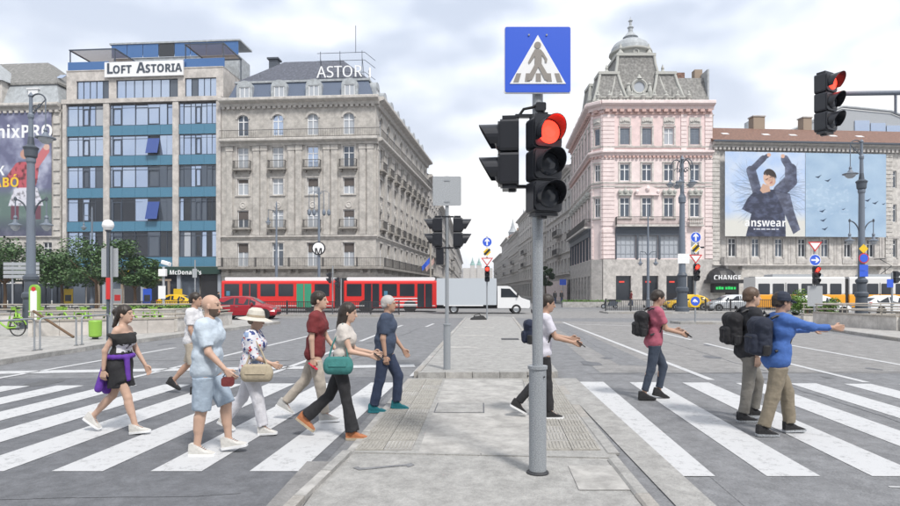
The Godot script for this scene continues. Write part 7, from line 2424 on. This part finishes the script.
func phone(p: Dictionary, label: String, hand: int, m: Material) -> void:
	var wr: Vector3 = p.wrists[hand]
	var dir: Vector3 = (wr - p.elbows[hand]).normalized()
	var t := thing("phone", label, "phone", there(p, wr + dir * 0.12 * p.u + V(0, 0.012, 0)), p.node.rotation.y)
	add("case", S().rbox(Vector3.ZERO, V(0.075, 0.15, 0.01), 0.012), m, t, Transform3D(Basis(Vector3.UP, PI / 2) * Basis(Vector3.RIGHT, -0.9), Vector3.ZERO))
	add("screen", S().rbox(Vector3.ZERO, V(0.068, 0.142, 0.002), 0.01), M.lens_dark, t, Transform3D(Basis(Vector3.UP, -PI / 2) * Basis(Vector3.RIGHT, 0.9), V(-0.005, 0.005, 0)))

func people() -> void:
	var pale := Color(0.50, 0.33, 0.25)
	var tan_skin := Color(0.40, 0.25, 0.18)
	var dark := Color(0.025, 0.017, 0.012)
	var white := cloth("white_cotton", 0.66, 0.66, 0.68)
	var black := cloth("black_cotton", 0.02, 0.02, 0.023)
	var navy := cloth("navy_denim", 0.022, 0.035, 0.075)
	var sneaker := cloth("white_leather", 0.6, 0.59, 0.56)
	var blackshoe := cloth("black_leather", 0.02, 0.02, 0.022)
	var print_black := mat("printed_black_cotton", 1, 1, 1, 0.85)
	print_black.vertex_color_use_as_albedo = true
	var fn1 := FastNoiseLite.new(); fn1.frequency = 1.0; fn1.seed = 77
	# 1 woman in black with a purple jacket over her arm
	var p := person({"label": "woman in an off shoulder black top and black shorts with purple jacket", "at": [-4.18, 7.6], "tall": 1.64, "slim": 0.95, "shoulders": 0.155, "bust": 1.0, "skin": pale, "hair": dark, "style": "bun", "lean": 0.08,
		"legs": [[0.36, 0.1, 0.12], [-0.34, 0.42, -0.6]], "arms": [[-0.45, 0.35, 0.15], [0.3, 0.25, 0.1]],
		"bottom": {"name": "shorts", "mat": black, "long": 0.5, "hem": 0.105, "ease": 0.022, "skirt": true}, "top": {"name": "top", "mat": print_black, "sleeve": 0.35, "hem": 0.0, "neckline": -0.045, "cuff": 0.08, "pattern": func(q: Vector3) -> Color: return Color(0.6, 0.6, 0.62) if q.x > 0.05 and absf(q.y - 1.08) < 0.05 and fn1.get_noise_3d(q.x * 9, q.y * 26, q.z * 9) > -0.15 else Color(0.02, 0.02, 0.023)}, "shoes": {"mat": sneaker}})
	var purple := cloth("purple_fabric", 0.12, 0.035, 0.33)
	var t := thing("purple_jacket", "purple jacket tied at the waist of the woman in black", "jacket", there(p, p.waist), p.node.rotation.y)
	var f := Field.new(V(-0.35, -0.55, -0.3), V(0.3, 0.15, 0.3), 0.014)
	for i in 12:
		var a := TAU * i / 12; var b := TAU * (i + 1) / 12
		f.cap(V(cos(a) * 0.13, -0.02, sin(a) * 0.17), V(cos(b) * 0.13, -0.02, sin(b) * 0.17), 0.028, 0.028, 0.02)
	f.cap(V(-0.12, -0.05, -0.05), V(-0.2, -0.45, -0.04), 0.05, 0.06, 0.04); f.cap(V(-0.12, -0.05, 0.06), V(-0.22, -0.42, 0.1), 0.05, 0.05, 0.04)
	f.cap(V(0.12, -0.04, 0.08), V(0.15, -0.3, 0.1), 0.035, 0.03, 0.03)
	var s := S(); f.into(s)
	add("folded_cloth", s, purple, t)
	# 2 man in a white shirt, half hidden
	person({"label": "man in a white shirt walking behind the couple, dark shoes", "at": [-4.5, 10.5], "tall": 1.76, "skin": tan_skin, "hair": dark, "legs": [[0.12, 0.05, 0.02], [-0.25, 0.5, -0.5]], "arms": [[0.1, 0.3, 0.1], [-0.2, 0.3, 0.1]],
		"bottom": {"name": "shorts", "mat": cloth("beige_cotton", 0.42, 0.37, 0.30), "long": 0.95, "hem": 0.095}, "top": {"name": "shirt", "mat": white, "sleeve": 0.75, "hem": -0.12, "cuff": 0.066}, "shoes": {"mat": blackshoe, "sole": M.rubber}})
	# 3 bearded man in light blue
	p = person({"label": "bald bearded man in a pale blue shirt and pale denim shorts", "at": [-2.68, 6.62], "tall": 1.75, "skin": pale, "hair": dark, "style": "bald", "beard": true, "slim": 1.08, "belly": 0.015, "lean": 0.04,
		"legs": [[-0.06, 0.06, 0.0], [0.42, 0.35, 0.15]], "arms": [[0.3, 0.45, 0.12], [-0.3, 0.3, 0.12]],
		"bottom": {"name": "shorts", "mat": cloth("pale_denim", 0.36, 0.44, 0.53), "long": 1.0, "hem": 0.098, "ease": 0.02}, "top": {"name": "shirt", "mat": cloth("pale_blue_cotton", 0.52, 0.60, 0.68), "sleeve": 0.8, "hem": -0.14, "cuff": 0.07, "ease": 0.022}, "shoes": {"mat": sneaker, "size": 1.05}})
	t = thing("wrist_pouch", "small dark red pouch in the bearded man's hand", "pouch", there(p, p.wrists[0] + V(0.03, -0.13, 0.0)), 0.2)
	add("pouch", S().rbox(Vector3.ZERO, V(0.13, 0.1, 0.05), 0.03, 3), cloth("dark_red", 0.16, 0.03, 0.03), t)
	add("loop", S().tube([V(-0.05, 0.05, 0), V(-0.02, 0.09, 0), V(0.03, 0.05, 0)], 0.006, 5), M.black, t)
	# 5 woman with the sun hat
	var fn := FastNoiseLite.new(); fn.frequency = 1.0; fn.seed = 21; fn.noise_type = FastNoiseLite.TYPE_SIMPLEX_SMOOTH
	var floral := mat("floral_print", 1, 1, 1, 0.85)
	floral.vertex_color_use_as_albedo = true
	p = person({"label": "woman in a white sun hat, floral blouse and white trousers", "at": [-2.5, 7.55], "tall": 1.55, "skin": pale, "hair": Color(0.2, 0.16, 0.12), "style": "short", "shoulders": 0.16, "bust": 1.0, "lean": 0.07, "slim": 1.05, "nod": 0.15,
		"legs": [[0.3, 0.12, 0.05], [-0.36, 0.3, -0.45]], "arms": [[0.25, 0.9, 0.1], [-0.2, 0.5, 0.1]],
		"bottom": {"name": "trousers", "mat": cloth("white_linen", 0.62, 0.62, 0.66), "long": 1.9, "hem": 0.075, "knee": 0.078, "ease": 0.02}, "top": {"name": "blouse", "mat": floral, "sleeve": 1.2, "hem": -0.14, "ease": 0.024, "pattern": func(q: Vector3) -> Color:
			var a := fn.get_noise_3d(q.x * 11, q.y * 11, q.z * 11)
			var b := fn.get_noise_3d(q.x * 9 + 40, q.y * 9, q.z * 9)
			if a > 0.38: return Color(0.45, 0.03, 0.04)
			if a < -0.25: return Color(0.04, 0.06, 0.2)
			if b > 0.3: return Color(0.25, 0.33, 0.5)
			return Color(0.62, 0.62, 0.66)}, "shoes": {"mat": sneaker}})
	var hat := S()
	hat.lathe([[0, 0.115], [0.06, 0.11], [0.095, 0.08], [0.108, 0.03], [0.112, -0.005], [0.19, -0.03], [0.215, -0.04], [0.19, -0.035], [0.11, -0.012]], Vector3.ZERO, 24)
	var ht := add("sun_hat", hat, cloth("cream_straw", 0.6, 0.57, 0.5), p.node, Transform3D(Basis(Vector3.BACK, -0.12), p.head + V(-0.01, 0.05, 0)))
	add("hat_band", S().lathe([[0.114, -0.003], [0.112, 0.025]], Vector3.ZERO, 24), cloth("beige_band", 0.4, 0.33, 0.24), ht)
	handbag("beige shoulder bag held by the woman in the sun hat", there(p, p.P + V(0.14, -0.02, 0.22)), cloth("beige_leather", 0.42, 0.36, 0.26), 0.34, 0.22, there(p, p.shoulders[0]), 0.0)
	# 6 man in maroon
	p = person({"label": "dark haired man in a maroon t-shirt and beige trousers", "at": [-1.86, 8.3], "tall": 1.79, "skin": pale, "hair": dark, "legs": [[0.2, 0.05, 0.06], [-0.4, 0.35, -0.5]], "arms": [[-0.1, 0.15, 0.1], [0.25, 0.4, 0.1]], "slim": 0.96,
		"bottom": {"name": "trousers", "mat": cloth("stone_chino", 0.46, 0.41, 0.35), "long": 1.93, "hem": 0.062, "knee": 0.07}, "top": {"name": "t_shirt", "mat": cloth("maroon_cotton", 0.17, 0.022, 0.025), "sleeve": 0.72, "hem": -0.16, "cuff": 0.068, "ease": 0.02}, "shoes": {"mat": cloth("grey_leather", 0.45, 0.45, 0.44)}})
	phone(p, "red phone in the lowered hand of the man in maroon", 0, cloth("bright_red", 0.6, 0.02, 0.06))
	# 7 woman with the teal bag
	p = person({"label": "long haired woman in a white top and black flared trousers", "at": [-1.33, 7.35], "tall": 1.66, "skin": pale, "hair": dark, "style": "long", "shoulders": 0.155, "bust": 1.0, "slim": 0.93, "lean": 0.1, "nod": 0.2,
		"legs": [[0.2, 0.02, 0.0], [-0.42, 0.42, -0.65]], "arms": [[0.35, 1.0, 0.12], [0.3, 1.1, 0.1]],
		"bottom": {"name": "trousers", "mat": black, "long": 1.96, "hem": 0.088, "knee": 0.066, "rise": 0.02}, "top": {"name": "top", "mat": cloth("ivory_cotton", 0.58, 0.54, 0.5), "sleeve": 0.45, "hem": 0.02, "cuff": 0.06}, "shoes": {"mat": cloth("tan_suede", 0.42, 0.16, 0.07), "sole": cloth("cream_sole", 0.5, 0.42, 0.3), "size": 1.08}})
	phone(p, "dark phone in the raised hands of the long haired woman", 0, M.black)
	handbag("teal shoulder bag of the long haired woman in white", there(p, p.P + V(0.0, 0.03, 0.21)), cloth("teal_leather", 0.04, 0.19, 0.18), 0.29, 0.21, there(p, p.shoulders[0]), 0.0)
	# 8 older man in navy
	person({"label": "grey haired man in a navy polo shirt and teal shoes", "at": [-0.97, 8.95], "tall": 1.73, "skin": tan_skin, "hair": Color(0.42, 0.40, 0.38), "legs": [[-0.16, 0.06, 0.0], [0.45, 0.5, -0.1]], "arms": [[-0.12, 0.25, 0.12], [0.28, 0.35, 0.1]], "slim": 1.08, "belly": 0.03, "lean": 0.06,
		"bottom": {"name": "jeans", "mat": navy, "long": 1.95, "hem": 0.072, "knee": 0.076}, "top": {"name": "polo_shirt", "mat": cloth("slate_blue_cotton", 0.045, 0.065, 0.11), "sleeve": 0.8, "hem": -0.13, "cuff": 0.068, "ease": 0.022}, "shoes": {"mat": cloth("teal_mesh", 0.01, 0.14, 0.17), "sole": cloth("teal_sole", 0.02, 0.2, 0.24)}})
	# 9 behind the pole
	p = person({"label": "person in a white t-shirt with dark backpack behind the signal pole", "at": [1.3, 8.4], "ground": 0.03, "tall": 1.72, "skin": tan_skin, "hair": dark, "legs": [[0.12, 0.04, 0.02], [-0.2, 0.5, -0.5]], "arms": [[0.45, 0.85, 0.08], [0.5, 0.9, 0.08]], "slim": 0.95, "nod": 0.2,
		"bottom": {"name": "trousers", "mat": black, "long": 1.93, "hem": 0.06, "knee": 0.068}, "top": {"name": "t_shirt", "mat": cloth("lilac_white", 0.60, 0.59, 0.66), "sleeve": 0.7, "hem": -0.12, "cuff": 0.064}, "shoes": {"mat": blackshoe, "sole": M.sign_white}})
	backpack(p, "dark blue backpack worn behind the signal pole", cloth("ink_nylon", 0.015, 0.022, 0.05), 0.82)
	phone(p, "phone held by the person behind the signal pole", 0, M.black)
	# 10 man in pink
	p = person({"label": "man in a pink t-shirt and dark jeans on the right crossing", "at": [3.38, 9.95], "tall": 1.82, "skin": tan_skin, "hair": dark, "legs": [[-0.18, 0.1, 0.0], [0.42, 0.6, -0.2]], "arms": [[0.35, 0.95, 0.1], [0.4, 1.0, 0.1]], "slim": 0.95, "nod": 0.25,
		"bottom": {"name": "jeans", "mat": cloth("grey_denim", 0.04, 0.055, 0.085), "long": 1.86, "hem": 0.056, "knee": 0.066}, "top": {"name": "t_shirt", "mat": cloth("pink_cotton", 0.40, 0.10, 0.15), "sleeve": 0.7, "hem": -0.12, "cuff": 0.064}, "shoes": {"mat": blackshoe, "sole": M.rubber}})
	backpack(p, "black backpack on the man in pink", cloth("black_nylon", 0.014, 0.014, 0.017), 1.02)
	phone(p, "phone in the raised hands of the man in pink", 0, M.black)
	# 11 companion, mostly hidden
	p = person({"label": "tall dark haired man in a black top beside the man in blue", "at": [4.12, 8.3], "tall": 1.84, "skin": pale, "hair": Color(0.09, 0.055, 0.035), "legs": [[-0.1, 0.05, 0.0], [0.4, 0.5, 0.0]], "arms": [[-0.1, 0.2, 0.1], [0.2, 0.5, 0.1]],
		"bottom": {"name": "trousers", "mat": cloth("grey_chino", 0.20, 0.19, 0.17), "long": 1.93, "hem": 0.066, "knee": 0.072}, "top": {"name": "hoodie", "mat": cloth("black_fleece", 0.018, 0.019, 0.024), "sleeve": 1.9, "hem": -0.12, "ease": 0.028}, "shoes": {"mat": blackshoe, "sole": M.sign_back}})
	backpack(p, "black backpack of the tall man in black", M.black_nylon, 1.08)
	# 12 man in blue pointing
	p = person({"label": "man in a blue shirt and dark cap stretching his arm out", "at": [4.08, 7.5], "tall": 1.80, "skin": tan_skin, "hair": dark, "legs": [[-0.22, 0.06, -0.02], [0.4, 0.3, 0.05]], "arms": [[1.3, 0.25, 0.05], [1.1, 0.5, 0.05]], "slim": 0.98, "lean": 0.08, "curl": 0.35,
		"bottom": {"name": "trousers", "mat": cloth("khaki_chino", 0.24, 0.205, 0.15), "long": 1.93, "hem": 0.072, "knee": 0.08, "ease": 0.02}, "top": {"name": "shirt", "mat": cloth("blue_cotton", 0.055, 0.14, 0.42), "sleeve": 1.85, "hem": -0.15, "ease": 0.026}, "shoes": {"mat": blackshoe, "sole": M.sign_back}})
	backpack(p, "large dark navy backpack on the man in blue", cloth("navy_nylon", 0.016, 0.022, 0.042), 1.15)
	var cap := S()
	cap.lathe([[0.108, -0.01], [0.108, 0.03], [0.09, 0.075], [0.05, 0.105], [0, 0.115]], Vector3.ZERO, 20)
	var ct := add("cap", cap, cloth("cap_navy", 0.02, 0.028, 0.05), p.node, Transform3D(p.HB * Basis(Vector3.BACK, -0.1), p.head + V(-0.012, 0.03, 0)))
	add("peak", S().loft([[V(0.08, 0.0, -0.08), V(0.08, 0.0, 0.08), V(0.08, 0.012, 0.08), V(0.08, 0.012, -0.08)], [V(0.15, -0.015, -0.06), V(0.15, -0.015, 0.06), V(0.15, -0.005, 0.06), V(0.15, -0.005, -0.06)], [V(0.18, -0.025, -0.025), V(0.18, -0.025, 0.025), V(0.18, -0.015, 0.025), V(0.18, -0.015, -0.025)]]), M.cap_navy, ct)
	# far figures
	var far := [[13.3, 76.0, 1.5, "person in dark clothes by the hoarding, left of two"], [14.2, 76.5, -1.3, "person in dark clothes by the hoarding, right of two"], [-22.6, 58.5, 0.2, "person in black waiting beside the yellow panel"], [-21.5, 59.0, PI, "person in a pale top waiting left of the bus"], [19.9, 66.0, 0.0, "person in red walking past the pink house"]]
	for i in 5:
		var a: Array = far[i]
		person({"label": a[3], "at": [a[0], a[1]], "ground": 0.125 if a[1] > 62 else 0.008, "turn": a[2], "tall": 1.72, "cell": 0.03, "skin": pale, "hair": dark, "legs": [[0.2, 0.05, 0.0], [-0.2, 0.2, -0.3]], "arms": [[-0.1, 0.2, 0.1], [0.2, 0.2, 0.1]],
			"bottom": {"name": "trousers", "mat": navy if i != 3 else black, "long": 1.95, "hem": 0.07, "knee": 0.075}, "top": {"name": "jacket", "mat": [black, black, black, white, M.maroon_cotton][i], "sleeve": 1.8, "hem": -0.12, "ease": 0.025}, "shoes": {"mat": blackshoe}})
# soft bag with a flap and a strap up to a shoulder
func handbag(label: String, at: Vector3, m: Material, wide: float, tall: float, shoulder: Vector3, turn: float) -> void:
	var t := thing("handbag", label, "handbag", at, turn)
	var f := Field.new(V(-wide * 0.7, -tall * 0.8, -0.12), V(wide * 0.7, tall * 0.8, 0.12), 0.01)
	for y in [-0.3, 0.0, 0.28]:
		f.cap(V(-wide * 0.42 + absf(y) * 0.04, y * tall, 0), V(wide * 0.42 - absf(y) * 0.04, y * tall, 0), 0.055 if y < 0.2 else 0.035, 0.055 if y < 0.2 else 0.035, 0.06)
	var s := S(); f.into(s)
	add("bag", s, m, t)
	add("flap", S().loft([[V(-wide * 0.4, tall * 0.34, 0.045), V(wide * 0.4, tall * 0.34, 0.045), V(wide * 0.4, tall * 0.36, 0.03), V(-wide * 0.4, tall * 0.36, 0.03)], [V(-wide * 0.36, -tall * 0.08, 0.072), V(wide * 0.36, -tall * 0.08, 0.072), V(wide * 0.36, -tall * 0.08, 0.055), V(-wide * 0.36, -tall * 0.08, 0.055)]]), m, t)
	var top: Vector3 = t.transform.affine_inverse() * shoulder
	add("strap", S().tube([V(-wide * 0.4, tall * 0.3, 0), V(-wide * 0.25, top.y * 0.6, top.z * 0.55 - 0.02), top + V(0, 0.075, 0.0), V(wide * 0.25 + top.x * 0.4, top.y * 0.6, top.z * 0.55 - 0.0), V(wide * 0.4, tall * 0.3, 0)], 0.011, 6), m, t)
